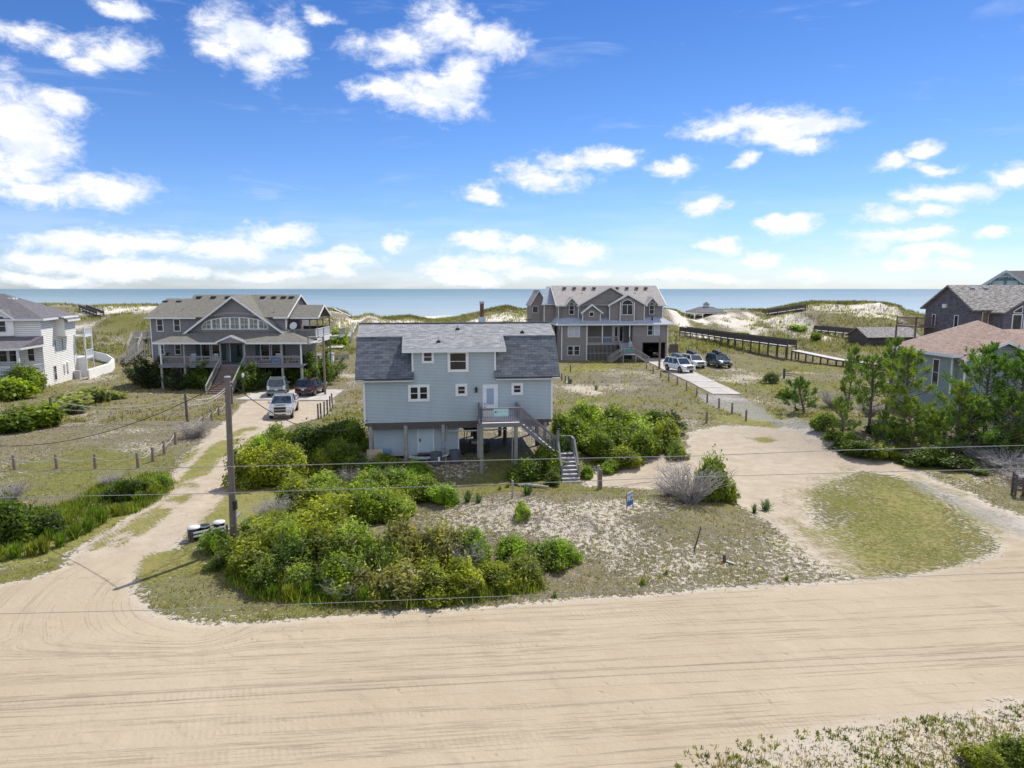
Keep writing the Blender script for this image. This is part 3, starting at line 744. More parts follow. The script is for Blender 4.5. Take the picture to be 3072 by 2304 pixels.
    window(T, 5.62, 7.05, 6.08, 7.56, -.012, .19, 1, 2, glass=GLASSB)
    w = window(T, 2.94, 4.39, 4.12, 5.27, -.012, .18, 1, 1, glass=GLASSB)
    b = MB(); b.box(3.58, 3.75, -.062, -.02, 4.3, 5.09); b.box(3.12, 3.58, -.052, -.02, 4.66, 4.70); b.box(3.75, 4.21, -.052, -.02, 4.66, 4.70); b.build('mullion', WHITE, w)
    window(T, 6.14, 6.95, 4.43, 5.27, -.012, .18, 1, 2, glass=GLASSB)
    window(T, 9.98, 10.79, 4.44, 5.27, -.012, .18, 1, 2, glass=GLASSB)
    # door
    dr = MB(); dr.box(7.99, 8.08, -.06, 0, 2.95, 5.2); dr.box(8.95, 9.04, -.06, 0, 2.95, 5.2); dr.box(8.08, 8.95, -.06, 0, 5.1, 5.2)
    d = dr.build('door_frame', WHITE, T)
    dr = MB(); dr.box(8.08, 8.95, -.03, 0, 2.95, 5.1); dr.box(8.20, 8.26, -.045, -.03, 3.75, 5.0); dr.box(8.77, 8.83, -.045, -.03, 3.75, 5.0); dr.box(8.26, 8.77, -.045, -.03, 4.94, 5.0); dr.box(8.26, 8.77, -.045, -.03, 3.75, 3.81)
    dd = dr.build('door', WHITE, T)
    dr = MB(); dr.box(8.26, 8.77, -.04, -.02, 3.81, 4.94); dr.build('door_pane', mat('blinds_behind_glass', (.30, .38, .50), .15, .1, 8, stretch=(.1, .1, 6)), dd)
    for z in (3.62, 3.85): dr = MB(); dr.tube([(8.14, -.03, z), (8.14, -.1, z)], .035, 8); dr.build('door_knob', BLACK, dd)
    lm = MB(); lm.box(7.49, 7.62, -.06, 0, 4.86, 5.04); lm.tube([(7.555, -.14, 4.66), (7.555, -.14, 4.95), (7.555, -.14, 5.03)], [.07, .11, .03], 8)
    l = lm.build('wall_lamp', BLACK, T); lm = MB(); lm.tube([(7.555, -.14, 4.58), (7.555, -.14, 4.66)], [.05, .07], 8); lm.build('lamp_glass', mat('frosted', (.7, .7, .68), .3), l)
    # underside: joists, beams, piles
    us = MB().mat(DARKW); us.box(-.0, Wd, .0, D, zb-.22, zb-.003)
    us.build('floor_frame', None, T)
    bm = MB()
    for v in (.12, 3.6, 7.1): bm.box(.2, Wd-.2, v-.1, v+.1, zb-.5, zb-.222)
    bm.build('beam', DARKW, T)
    r = random.Random(3)
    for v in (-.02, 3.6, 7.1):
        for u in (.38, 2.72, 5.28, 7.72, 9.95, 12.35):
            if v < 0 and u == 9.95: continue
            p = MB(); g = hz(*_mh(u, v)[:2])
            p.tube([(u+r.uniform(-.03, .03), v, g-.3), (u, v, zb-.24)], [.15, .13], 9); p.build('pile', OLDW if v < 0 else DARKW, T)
    # storage room under the left half
    sr = MB().mat(SID_BLUE); sr.box(.5, 6.34, .62, 6.6, .22, zb-.23)
    for z in np.arange(.3, 2.5, .2): sr.box(.5, 3.3, .606, .62, z, z+.012)
    rm = sr.build('storage_room', None, T)
    
    for a in (3.50, 4.57, 6.30): sr = MB(); sr.box(a, a+.08, .55, .63, .3, 2.44); sr.build('trim_board', WHITE, rm)
    sr = MB(); sr.box(3.58, 4.57, .58, .62, .46, 2.42)
    sd_ = sr.build('storage_door', mat('pale_blue_door', (.46, .55, .60), .5, .04), rm)
    sr = MB(); sr.box(3.63, 3.72, .52, .58, 1.2, 1.4); sr.build('door_lock', BLACK, sd_)
    st = MB()
    for i in range(3): st.box(3.5, 4.75, -.05-.26*i+.2, .55-.26*i, .36-.2*i-.03, .40-.2*i)
    st.box(3.5, 3.56, -.3, .55, -.2, .3); st.box(4.69, 4.75, -.3, .55, -.2, .3)
    st.build('step', DARKW, T)
    ub = MB(); ub.box(5.15, 5.45, -.16-.1, -.17, .9, 1.35); ub.tube([(5.5, -.2, 1.3), (5.52, -.2, 2.4)], .025, 6); ub.tube([(5.35, -.2, .9), (5.35, -.2, -.1)], .03, 6)
    ub.build('utility_box', mat('utility_grey', (.22, .27, .34), .5), T)
    pp = MB(); pp.tube([(5.6, .3, 1.95), (7.6, .1, 1.98)], .05, 8); pp.tube([(7.6, .1, 1.98), (9.7, .1, 2.02)], .05, 8); pp.tube([(6.25, .25, 1.95), (6.25, .25, 2.45)], .04, 6)
    pp.build('drain_pipe', mat('pvc', (.6, .6, .6), .4), T)
    # entrance deck
    zf = 2.92
    dk = MB().mat(TREAD)
    for i in range(15): dk.box(7.66, 10.38, -2.2+i*.147, -2.2+i*.147+.14, zf-.035, zf)
    dk.mat(DECKW); dk.box(7.64, 10.40, -2.24, -2.21, zf-.27, zf-.0); dk.box(7.62, 7.66, -2.2, -.02, zf-.27, zf); dk.box(10.38, 10.42, -2.2, -.02, zf-.27, zf)
    dk.build('deck', None, T)
    for a, b in (((7.72, -2.15), (10.32, -2.15)), ((7.72, -.12), (7.72, -2.15)), ((10.32, -.12), (10.32, -1.05))):
        railing(T, a, b, zf, 1.0, DECKW, step=.125)
    for (u, v) in ((7.72, -2.1), (10.02, -2.1)):
        g = hz(*_mh(u, v)[:2]); p = MB(); p.box(u-.12, u+.12, v-.1, v+.12, g-.3, zf-.28); p.build('deck_post', PILEW, T)
    p = MB(); p.tube([(9.78, -2.2, 2.6), (9.76, -2.2, .2)], .03, 6); p.build('downpipe', METAL, T)
    # upper flight along the wall
    n = 11; zl = .72; rise = (zf-zl)/n; run = 2.45/n; s0 = 10.42
    tr = MB(); rs = MB()
    for i in range(n-1):
        z = zf-rise*(i+1); u = s0+run*i
        tr.box(u-.02, u+run+.03, -2.12, -1.08, z-.04, z)
    for i in range(n): z = zf-rise*i; u = s0+run*i; rs.box(u-.012, u+.012, -2.1, -1.1, z-rise, z-.045)
    for v in (-2.17, -1.07):
        rs.prism([(s0-.02, zf-.05), (s0+2.45, zl-.05), (s0+2.45, zl-.34), (s0-.02, zf-.36)], 'y', v-.02, v+.02)
    tr.build('tread', TREAD, T); rs.build('stringer', DECKW, T)
    for v in (-2.15, -1.07): railing(T, (s0, v), (s0+2.42, v), (zf-.05, zl), .98, DECKW, step=.125)
    # landing, lamp post, lower flight towards the road
    L = MB().mat(TREAD); uL = s0+2.45
    L.box(uL, uL+1.12, -2.2, -1.05, zl-.04, zl); L.mat(DECKW); L.box(uL, uL+1.12, -2.22, -2.205, zl-.22, zl-.0); L.box(uL+1.125, uL+1.14, -2.2, -1.05, zl-.22, zl)
    L.build('landing', None, T)
    railing(T, (uL+.05, -1.07), (uL+1.1, -1.07), zl, .98, DECKW, step=.125); railing(T, (uL+1.1, -1.07), (uL+1.1, -2.15), zl, .98, DECKW, step=.125)
    gb = hz(*_mh(uL+.5, -3.8)[:2]); m = 7; rise = (zl-gb)/m; run = .27
    tr = MB(); rs = MB()
    for i in range(m):
        z = zl-rise*(i+1); v = -2.2-run*i; w = 0 if i < m-2 else .08
        if z < gb+.02: z = gb+.05
        tr.box(uL+.02-w, uL+1.06+w, v-run-.04, v-.02, z-.045, z)
        rs.box(uL+.04-w, uL+1.04+w, v-.02, v+.0, z+.0, z+rise-.045)
    tr.build('tread', TREAD, T); rs.build('riser', DECKW, T)
    sg = MB()
    for u in (uL-.02, uL+1.1): sg.prism([(-2.2, zl), (-2.2-run*(m-2), gb+rise*2), (-2.2-run*(m-2), gb), (-2.2, gb)], 'x', u-.03, u+.03)
    sg.build('side_panel', DECKW, T)
    hr = MB()
    for u in (uL-.02, uL+1.1):
        hr.bar((u, -2.2, zl+.98), (u, -2.2-run*(m-2), gb+rise*2+.55), .12, .05); hr.box(u-.06, u+.06, -2.2-run*(m-2)-.1, -2.2-run*(m-2)+.02, gb, gb+rise*2+.62)
    hr.build('handrail', DECKW, T)
    lp = MB(); lp.box(uL-.1, uL+.06, -2.28, -2.12, gb, zl+1.62)
    nw = lp.build('newel_post', DECKW, T)
    lp = MB(); lp.tube([(uL-.02, -2.2, zl+1.62), (uL-.02, -2.2, zl+1.70), (uL-.02, -2.2, zl+1.72)], [.05, .05, .13], 8); lp.tube([(uL-.02, -2.2, zl+1.95), (uL-.02, -2.2, zl+2.05), (uL-.02, -2.2, zl+2.14)], [.14, .09, .02], 8)
    la = lp.build('post_lamp', BLACK, nw)
    for u, v in ((uL+.03, -2.05), (uL+1.06, -1.12), (uL+1.06, -2.1), (uL+.03, -1.12)):
        p = MB(); p.box(u-.06, u+.06, v-.06, v+.06, gb-.1, zl-.05); p.build('stair_post', REDW, T)
    return T
def _mh(u, v):
    r = R(7.1); return (-9.95+u*math.cos(r)-v*math.sin(r), 45.3+u*math.sin(r)+v*math.cos(r), 0)
blue_house()

def text_obj(name, s, size, mat_, parent=None, loc=(0, 0, 0), rot=(90, 0, 0), ext=.002):
    c = bpy.data.curves.new(name, 'FONT'); c.body = s; c.size = size; c.extrude = ext; c.align_x = 'CENTER'; c.align_y = 'CENTER'
    tmp = bpy.data.objects.new('tmp_text', c); COL.objects.link(tmp); bpy.context.view_layer.update()
    me = bpy.data.meshes.new_from_object(tmp.evaluated_get(bpy.context.evaluated_depsgraph_get())); bpy.data.objects.remove(tmp)
    me.materials.clear(); me.materials.append(mat_)
    o = bpy.data.objects.new(name, me); COL.objects.link(o); o.parent = parent; o.location = loc; o.rotation_euler = tuple(R(a) for a in rot)
    return o

def small_things_by_house():
    # banner tied to the deck rail
    x, y, _ = _mh(9.02, -2.235)
    T = thing('name_banner', 'pale aqua banner with a house name hung on the deck railing of the blue house', 'banner', (x, y, 3.63), 7.1)
    mb = MB(); mb.box(-.50, .50, -.03, -.018, -.25, .25); mb.build('board', mat('aqua_board', (.40, .66, .68), .5, .04), T)
    mb = MB(); mb.box(-.47, .47, -.034, -.031, -.05, .13); mb.build('title_band', mat('pale_band', (.62, .80, .80), .5, .03), T)
    INK = mat('navy_ink', (.02, .05, .08), .5)
    text_obj('lettering', 'OCEAN VISTA', .125, INK, T, (.10, -.037, .045))
    mb = MB(); mb.tube([(-.36, -.036, .04), (-.36, -.040, .04)], .075, 12); mb.build('emblem', mat('teal_ink', (.03, .22, .25), .5), T)
    # condensers
    for i, (u, v, lab) in enumerate(((4.75, -.75, 'dark grey air conditioner unit with a white sticker beside the dark steps'), (6.05, -.6, 'dark grey air conditioner unit under the corner of the blue storage room'))):
        x, y, _ = _mh(u, v); g = hz(x, y)
        T = thing('air_conditioner', lab, 'air conditioner', (x, y, g), 7.1, 'air conditioners under the blue house')
        GR = mat('condenser_grey', (.085, .10, .12), .5, .1)
        mb = MB(); r = .40
        for z in np.arange(.08, .80, .055): mb.tube([(0, 0, z), (0, 0, z+.03)], [r, r-.015], 18)
        mb.tube([(0, 0, .0), (0, 0, .80)], r-.05, 18); mb.build('casing', GR, T)
        mb = MB(); mb.tube([(0, 0, .80), (0, 0, .86), (0, 0, .88)], [r+.02, r, r-.06], 18)
        mb.build('top_grille', mat('condenser_top', (.06, .075, .09), .5), T)
        if i == 0: mb = MB(); mb.box(.12, .26, -r-.02, -r+.04, .35, .62); mb.build('sticker', WHITE, T)
    # grey plank on trestles in front
    p = G(927, 1003); T = thing('plank_bench', 'long grey weathered plank on thin trestle legs in front of the air conditioners', 'bench', (p.x, p.y, p.z), 4)
    mb = MB()
    pts = [(-1.35, .62, .10), (-.8, .52, .12), (-.2, .50, .12), (.2, .55, .10), (.9, .60, .07), (1.3, .68, .04)]
    for a, b in zip(pts, pts[1:]): mb.slab([(a[0], -.14, a[1]), (b[0], -.14, b[1]), (b[0], .14, b[1]), (a[0], .14, a[1])], max(a[2], b[2]))
    mb.build('plank', mat('silvered_plank', (.40, .43, .46), .7, .15, 4), T)
    for x_ in (-1.1, 1.15): mb = MB(); mb.bar((x_-.05, -.12, 0), (x_, -.1, .5), .05); mb.bar((x_+.05, .12, 0), (x_, .1, .5), .05); mb.build('leg', OLDW, T)
    # leaning boards at the left pile
    x, y, _ = _mh(.55, -.3); T = thing('plywood_sheet', 'tan plywood sheet leaning on the left corner pile of the blue house', 'board', (x, y, hz(x, y)), 7.1)
    mb = MB(); mb.slab([(-.45, -.25, .0), (.62, -.25, 0), (.62, .12, .92), (-.45, .12, .92)], .02); mb.build('panel', mat('plywood', (.42, .33, .22), .8, .15, 3), T)
    mb = MB(); mb.slab([(.62, -.05, .0), (1.2, -.05, 0), (1.2, .2, .92), (.62, .2, .92)], .02); mb.build('blue_panel', mat('blue_board', (.10, .21, .34), .6, .1), T)
    x, y, _ = _mh(1.75, .45)
    T = thing('door_mat', 'dark doormat lying on the sunlit stair landing', 'mat', (*_mh(13.4, -1.65)[:2], .724), 30)
    mb = MB(); mb.box(-.3, .3, -.2, .2, 0, .015); mb.build('mat_pad', mat('grey_mat', (.16, .18, .2), .9), T)
    # dark off-road cart parked underneath
    x, y, _ = _mh(7.35, 1.9); T = thing('utility_cart', 'small black open utility cart parked between the piles under the blue house', 'cart', (x, y, hz(x, y)), 12)
    mb = MB(); mb.prism([(-1.2, .35), (-1.25, .8), (-.5, .95), (.1, .75), (.9, .75), (1.2, .9), (1.2, .4)], 'y', -.6, .6); mb.build('body', BLACK, T)
    mb = MB()
    for a in (-.5, .7):
        for b in (-.55, .55): mb.bar((a, b, .8), (a*.8, b*.9, 1.75), .05)
    mb.box(-.6, .8, -.62, .62, 1.75, 1.80); mb.build('roll_frame', BLACK, T)
    mb = MB(); mb.box(-.1, .5, -.5, .5, .76, .95); mb.box(.45, .6, -.5, .5, .8, 1.4); mb.build('seat', mat('cart_seat', (.3, .3, .3), .6), T)
    for a in (-.85, .85):
        for b in (-.6, .6): mb = MB(); mb.tube([(a, b-.1, .3), (a, b+.1, .3)], .3, 14); mb.build('wheel', BLACK, T)
small_things_by_house()

# ------------------------------------------------------------------ generic house bits used by the neighbours
def gable(mb, x0, x1, xm, ze, za, y, mat_, side_depth=.06, course=.2, y1=None):
    pass
def gable_prism(mb, x0, x1, ze, za, y0, y1, zb):
    """solid with a gable roof shape, ridge along y"""
    xm = (x0+x1)/2; mb.prism([(x0, zb), (x1, zb), (x1, ze), (xm, za), (x0, ze)], 'y', y0, y1)
def gable_roof_y(mb, x0, x1, ze, za, y0, y1, oh=.35, t=.16):
    xm = (x0+x1)/2; k = (za-ze)/(xm-x0); e = ze-k*oh
    mb.slab([(x0-oh, y0, e), (xm, y0, za), (xm, y1, za), (x0-oh, y1, e)][::-1], -0+t) if False else None
    mb.slab([(x0-oh, y0, e+t), (xm, y0, za+t), (xm, y1, za+t), (x0-oh, y1, e+t)], t)
    mb.slab([(xm, y0, za+t), (x1+oh, y0, e+t), (x1+oh, y1, e+t), (xm, y1, za+t)], t)
def gable_roof_x(mb, y0, y1, ze, za, x0, x1, oh=.4, t=.16):
    ym = (y0+y1)/2; k = (za-ze)/(ym-y0); e = ze-k*oh
    mb.slab([(x0, y0-oh, e+t), (x1, y0-oh, e+t), (x1, ym, za+t), (x0, ym, za+t)], t)
    mb.slab([(x0, ym, za+t), (x1, ym, za+t), (x1, y1+oh, e+t), (x0, y1+oh, e+t)], t)
def rake_y(mb, x0, x1, ze, za, y, oh=.35, t=.16, w=.22, d=.05):
    xm = (x0+x1)/2; k = (za-ze)/(xm-x0); e = ze-k*oh
    for s, xo in ((1, x0-oh), (-1, x1+oh)):
        mb.prism([(xo, e+t-.01), (xm, za+t-.01), (xm, za+t-w*1.15), (xo, e+t-w)] if s == 1 else [(xm, za+t-.01), (xo, e+t-.01), (xo, e+t-w), (xm, za+t-w*1.15)], 'y', y-d, y-.001)
def arch_pts(xc, z0, rx, rz, n=14, a0=0, a1=180):
    return [(xc+rx*math.cos(R(a0+(a1-a0)*i/n)), z0+rz*math.sin(R(a0+(a1-a0)*i/n))) for i in range(n+1)]
def arch_window(parent, x0, x1, z0, z1, y, cols=1, rows=2, arch=None, fw=.08):
    """rectangular window with a round head"""
    xc = (x0+x1)/2; rx = (x1-x0)/2; rz = arch or rx; zs = z1-rz
    mb = MB(); o = arch_pts(xc, zs, rx, rz); i_ = arch_pts(xc, zs, rx-fw, rz-fw)
    for a, b, c, d in zip(o, o[1:], i_[1:], i_): mb.prism([a, b, c, d], 'y', y-.05, y)
    mb.box(x0, x0+fw, y-.05, y, z0, zs); mb.box(x1-fw, x1, y-.05, y, z0, zs); mb.box(x0+fw, x1-fw, y-.05, y, z0, z0+fw); mb.box(x0+fw, x1-fw, y-.045, y, zs-.04, zs+.03)
    for c in range(1, cols): x = x0+(x1-x0)*c/cols; mb.box(x-.04, x+.04, y-.04, y, z0+fw, zs-.04)
    for r in range(1, rows): z = z0+(zs-z0)*r/rows; mb.box(x0+fw, x1-fw, y-.035, y, z-.02, z+.02)
    w = mb.build('arched_window', WHITE, parent)
    g = MB(); g.prism([(x1-fw, z0+fw)]+i_+[(x0+fw, z0+fw)], 'y', y-.02, y-.004); g.build('pane', GLASS, w)
    return w
def chair(loc, rz, lab, col, group):
    T = thing('rocking_chair', lab, 'chair', loc, rz, group)
    m = mat('chair_'+str(col), col, .5, .05)
    mb = MB(); mb.box(-.28, .28, -.28, .28, .42, .46); mb.build('seat', m, T)
    mb = MB()
    for x in np.linspace(-.24, .24, 5): mb.bar((x, .26, .46), (x, .42, 1.12), .05, .02)
    mb.bar((-.28, .42, 1.13), (.28, .42, 1.13), .04, .1); mb.bar((-.28, .30, .6), (.28, .30, .6), .03, .05); mb.build('backrest', m, T)
    mb = MB()
    for x in (-.28, .28):
        mb.bar((x, -.26, .0), (x, -.26, .66), .04); mb.bar((x, .26, .0), (x, .28, .7), .04); mb.bar((x, -.32, .66), (x, .3, .68), .06, .03)
        mb.bar((x, -.42, .07), (x, 0, .02), .03); mb.bar((x, 0, .02), (x, .5, .09), .03)
    mb.build('frame', m, T)

# ------------------------------------------------------------------ grey porch house on the left
def grey_house():
    T = thing('porch_house', 'large grey two storey house with front porch and wide fan window left of centre', 'house', (-43.8, 82.2, 0), 1.0)
    X = (1, 0, 0); Nf = (0, -1, 0)
    u0, u1, D = .35, 16.6, 11.0; ze = 8.30
    w = MB().mat(SID_GREY)
    w.box(u0, u1, .02, D, 2.9, ze); w.prism([(0.02, ze), (5.5, 10.8), (D, ze)], 'x', 3.6, u1); w.prism([(0.02, ze), (5.5, 10.35), (D, ze)], 'x', u0, 3.6)
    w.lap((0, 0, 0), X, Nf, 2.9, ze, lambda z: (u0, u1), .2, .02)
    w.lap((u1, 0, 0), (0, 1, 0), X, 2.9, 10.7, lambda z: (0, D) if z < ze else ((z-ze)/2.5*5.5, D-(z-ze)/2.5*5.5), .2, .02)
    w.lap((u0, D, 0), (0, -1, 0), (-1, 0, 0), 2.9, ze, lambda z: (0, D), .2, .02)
    w.box(2.6, 18.3, 1.2, D, -.3, 2.88); w.box(u0+.2, 2.6, 1.2, D, -.3, 2.88)
    w.build('wall', None, T)
    # big front gable with the fan window
    gx0, gx1 = 4.95, 16.25; gm = 10.6; ga = 10.75; gz = 6.6
    g = MB().mat(SID_GREY); g.prism([(gx0, gz), (gx1, gz), (gm, ga)], 'y', -.35, 4)
    g.lap((0, -.35, 0), X, Nf, gz, ga, lambda z: (gx0+(z-gz)/(ga-gz)*(gm-gx0), gx1-(z-gz)/(ga-gz)*(gx1-gm)), .2, .02)
    gw = g.build('front_gable', None, T)
    tr = MB(); a = arch_pts(gm, 6.95, 5.0, 1.95, 24, 12, 168); b = arch_pts(gm, 6.95, 4.85, 1.80, 24, 12, 168)
    for p, q, r_, s_ in zip(a, a[1:], b[1:], b): tr.prism([p, q, r_, s_], 'y', -.42, -.37)
    tr.build('arch_trim', mat('grey_trim', (.33, .31, .31), .7), gw)
    fw = MB(); wz0, wzt, hw = 6.95, 8.25, 3.88
    def top(x): return wz0+.32+(wzt-wz0-.32)*math.sqrt(max(0, 1-((x-gm)/hw)**2))
    ap = [(gm-hw+2*hw*i/28, top(gm-hw+2*hw*i/28)) for i in range(29)]
    for p, q in zip(ap, ap[1:]): fw.prism([p, q, (q[0], q[1]+.10), (p[0], p[1]+.10)], 'y', -.44, -.37)
    fw.box(gm-hw-.06, gm+hw+.06, -.45, -.37, wz0-.10, wz0); fw.box(gm-hw-.08, gm-hw, -.44, -.37, wz0, top(gm-hw)+.1); fw.box(gm+hw, gm+hw+.08, -.44, -.37, wz0, top(gm+hw)+.1)
    for k in (-2.78, -1.67, -.57, .57, 1.67, 2.78): fw.prism([(gm+k-.10, wz0), (gm+k+.10, wz0), (gm+k+.10, top(gm+k+.1)), (gm+k-.10, top(gm+k-.1))], 'y', -.44, -.37)
    f = fw.build('fan_window', WHITE, gw)
    for a_, b_ in zip((-3.88, -2.68, -1.57, -.47, .67, 1.77, 2.88), (-2.88, -1.77, -.67, .47, 1.57, 2.68, 3.88)):
        p = MB(); n = 5; pts = [(gm+b_-(b_-a_)*i/n, top(gm+b_-(b_-a_)*i/n)) for i in range(n+1)]
        p.prism([(gm+a_, wz0), (gm+b_, wz0)]+pts, 'y', -.40, -.372); p.build('pane', glassmat('fan_glass', (.20, .21, .17), .12) if 'fan_glass' not in MATS else MATS['fan_glass'], f)
        br = MB(); br.box(gm+a_, gm+b_, -.42, -.402, wz0+.52, wz0+.56); br.box(gm+(a_+b_)/2-.02, gm+(a_+b_)/2+.02, -.42, -.402, wz0, top(gm+(a_+b_)/2)); br.build('muntin', WHITE, f)
    # roofs
    rf = MB().mat(RF_GREY)
    rf.slab([(-.1, -.45, ze-.1+.1), (4.0, -.45, ze), (4.0, 5.5, 10.47), (-.1, 5.5, 10.47)], .15); rf.slab([(4.0, D+.4, ze), (-.1, D+.4, ze), (-.1, 5.5, 10.47), (4.0, 5.5, 10.47)], .15)
    rf.slab([(3.9, -.45, ze+.03), (u1+.3, -.45, ze+.03), (u1+.3, 5.5, 10.96), (3.4, 5.5, 10.96)], .15); rf.slab([(u1+.3, D+.4, ze), (3.4, D+.4, ze), (3.4, 5.5, 10.96), (u1+.3, 5.5, 10.96)], .15)
    rf.slab([(gx0-.5, -.9, gz-.2), (gm, -.9, ga+.17), (gm, 5.4, ga+.19), (gx0-.5, 5.4, gz-.2)], .15); rf.slab([(gm, -.9, ga+.17), (gx1+.5, -.9, gz-.2), (gx1+.5, 5.4, gz-.2), (gm, 5.4, ga+.19)], .15)
    # screened corner wing roof
    rf.slab([(u1+.3, .6, 8.25), (20.3, .6, 8.25), (20.3, 3.6, 9.7), (u1+.3, 3.6, 9.7)], .14); rf.slab([(20.3, 7, 8.25), (u1+.3, 7, 8.25), (u1+.3, 3.6, 9.7), (20.3, 3.6, 9.7)], .14)
    r0 = rf.build('roof', None, T)
    for x in (1.2, 2.9, 4.6): vv = roof_vent(r0, x-1.0, 4.4, 10.0, .5)
    for x in (5.0, 6.8, 8.6, 13.0, 14.4, 15.6, 16.6): roof_vent(r0, x-.6, 4.5, 10.55, .5)
    for x, y_, z in ((.8, 1.2, 8.75), (3.6, 1.8, 9.0), (15.0, .8, 8.85)): p = MB(); p.tube([(x, y_, z), (x, y_, z+.4)], .07, 6); p.build('vent_pipe', METAL, r0)
    tr = MB()
    rk = [(gx0-.55, gz-.32), (gm, ga+.12), (gm, ga-.16), (gx0-.25, gz-.36)]; tr.prism(rk, 'y', -.97, -.9); tr.prism([(2*gm-x, z) for x, z in rk][::-1], 'y', -.97, -.9)
    tr.box(-.1, 6.0, -.5, -.45, ze-.17, ze-.0); tr.box(15.2, u1+.3, -.5, -.45, ze-.15, ze+.02); tr.box(u1+.3, 20.3, .54, .6, 8.08, 8.24)
    tr.prism([(-.45, ze-.15), (-.45, ze+.02), (5.5, 10.97), (5.5, 10.76)], 'x', u1+.3, u1+.36); tr.prism([(5.5, 10.76), (5.5, 10.97), (D+.4, ze+.02), (D+.4, ze-.15)], 'x', u1+.3, u1+.36)
    tr.prism([(.6, 8.08), (.6, 8.26), (3.6, 9.71), (3.6, 9.5)], 'x', 20.3, 20.36); tr.prism([(3.6, 9.5), (3.6, 9.71), (7, 8.26), (7, 8.08)], 'x', 20.3, 20.36)
    tr.box(u0-.02, u0+.1, -.06, .05, 2.9, ze); tr.box(u1-.1, u1+.05, -.06, .05, 6.3, ze)
    tr.build('white_trim', WHITE, T)
    window(T, 1.1, 1.92, 6.59, 8.12, -.02, .09, 1, 2); window(T, 3.13, 3.95, 6.59, 8.12, -.02, .09, 1, 2)
    # porch roof with small entrance gable
    pr = MB().mat(RF_GREY); pz, pt = 5.52, 6.75
    pr.slab([(1.9, -3.1, pz), (20.2, -3.1, pz), (16.6, -.02, pt), (5.0, -.02, pt)], .14)
    pr.slab([(1.9, -3.1, pz), (5.0, -.02, pt), (3.0, .0, pt-.6), (1.9, .0, pz)], .14)
    pr.slab([(20.2, -3.1, pz), (20.2, 2.0, pz), (16.62, 1.0, pt), (16.6, -.02, pt)], .14)
    pr.slab([(9.4, -3.3, 5.62), (11.1, -3.3, 6.35), (11.1, -1.0, 6.36), (9.4, -3.0, 5.62)], .12); pr.slab([(11.1, -3.3, 6.35), (12.8, -3.3, 5.62), (12.8, -3.0, 5.62), (11.1, -1.0, 6.36)], .12)
    pr.build('porch_roof', None, T)
    tr = MB(); tr.box(1.9, 9.5, -3.16, -3.1, pz-.22, pz-.02); tr.box(12.7, 20.2, -3.16, -3.1, pz-.22, pz-.02); tr.box(20.2, 20.26, -3.1, 2, pz-.22, pz-.02)
    for s in (1, -1): tr.prism([(11.1-s*1.75, 5.42), (11.1-s*1.75, 5.60), (11.1, 6.36), (11.1, 6.14)][::s], 'y', -3.36, -3.3)
    tr.build('porch_fascia', WHITE, T)
    g = MB().mat(SID_GREY); g.prism([(9.7, 5.45), (12.5, 5.45), (11.1, 6.15)], 'y', -3.28, -3.1); g.build('entrance_gable', None, T)
    # porch floor, ceiling shade, posts, rails
    pf = MB().mat(DECKW); pf.box(2.5, 19.3, -2.95, .0, 2.72, 2.88); pf.box(2.5, 19.3, -3.0, -2.96, 2.55, 2.90); pf.build('porch_floor', None, T)
    w2 = MB().mat(SID_GREY); w2.box(16.6, 18.3, .02, 6, 2.9, 6.3); w2.lap((0, 0, 0), X, Nf, 2.9, 5.6, lambda z: (16.6, 18.3), .2, .02); w2.build('side_wall', None, T)
    for u in (2.74, 5.46, 9.66, 12.49, 16.81, 19.04):
        p = MB(); p.box(u-.08, u+.08, -2.88, -2.72, 2.88, pz-.1); p.build('porch_post', OLDW if 5 < u < 18 else WHITE, T)
        p = MB(); p.box(u-.12, u+.12, -2.92, -2.68, -.3, 2.72); p.build('base_post', OLDW, T)
    for a, b in ((2.74, 5.46), (5.46, 9.66), (12.49, 16.81), (16.81, 19.04)): railing(T, (a, -2.8), (b, -2.8), 2.88, 1.0, OLDW, step=.16, posts=False)
    # front wall openings on the porch level
    window(T, 1.13, 1.84, 3.78, 5.07, -.02, .09, 1, 2); window(T, 3.06, 3.85, 3.78, 5.07, -.02, .09, 1, 2)
    for a in (6.2, 7.5, 13.35, 14.65): window(T, a, a+1.15, 3.1, 5.1, -.02, .09, 1, 1, glass=GLASSB)
    for a in (5.6, 8.7, 12.75, 15.85): sh = MB(); sh.box(a, a+.5, -.06, -.02, 3.1, 5.1); sh.build('shutter', mat('dark_green_shutter', (.02, .06, .055), .5), T)
    d = MB(); d.box(9.75, 11.25, -.05, -.02, 2.9, 5.2); dd = d.build('entrance_door', mat('dark_green_door', (.015, .05, .045), .35), T)
    d = MB(); d.box(9.68, 9.75, -.08, -.02, 2.9, 5.25); d.box(11.25, 11.32, -.08, -.02, 2.9, 5.25); d.box(9.68, 11.32, -.08, -.02, 5.2, 5.27); d.build('door_frame', WHITE, dd)
    d = MB(); d.box(10.5, 11.0, -.07, -.05, 3.5, 4.9); d.build('door_pane', GLASS, dd)
    # ground floor openings
    for a, b in ((1.35, 1.9), (3.05, 3.9), (13.4, 14.3), (14.7, 15.5)): window(T, a, b, .6 if a < 13 else .1, 2.1 if a < 13 else 2.2, 1.19, .09, 1, 1, glass=GLASSB)
    window(T, 7.0, 7.8, .2, 2.1, 1.19, .09, 1, 1, glass=GLASSB)
    # front stairs
    n = 14; st = MB(); sr = MB(); y0 = -2.95; run = 4.5/n; rise = 2.88/n
    for i in range(n):
        z = 2.88-rise*(i+1); y = y0-run*i
        st.box(9.8, 12.35, y-run-.03, y, max(z, .03)-.05, max(z, .03)); st.box(9.82, 12.33, y-.02, y-.0, z, z+rise-.06)
    st.build('stair_treads', REDW, T)
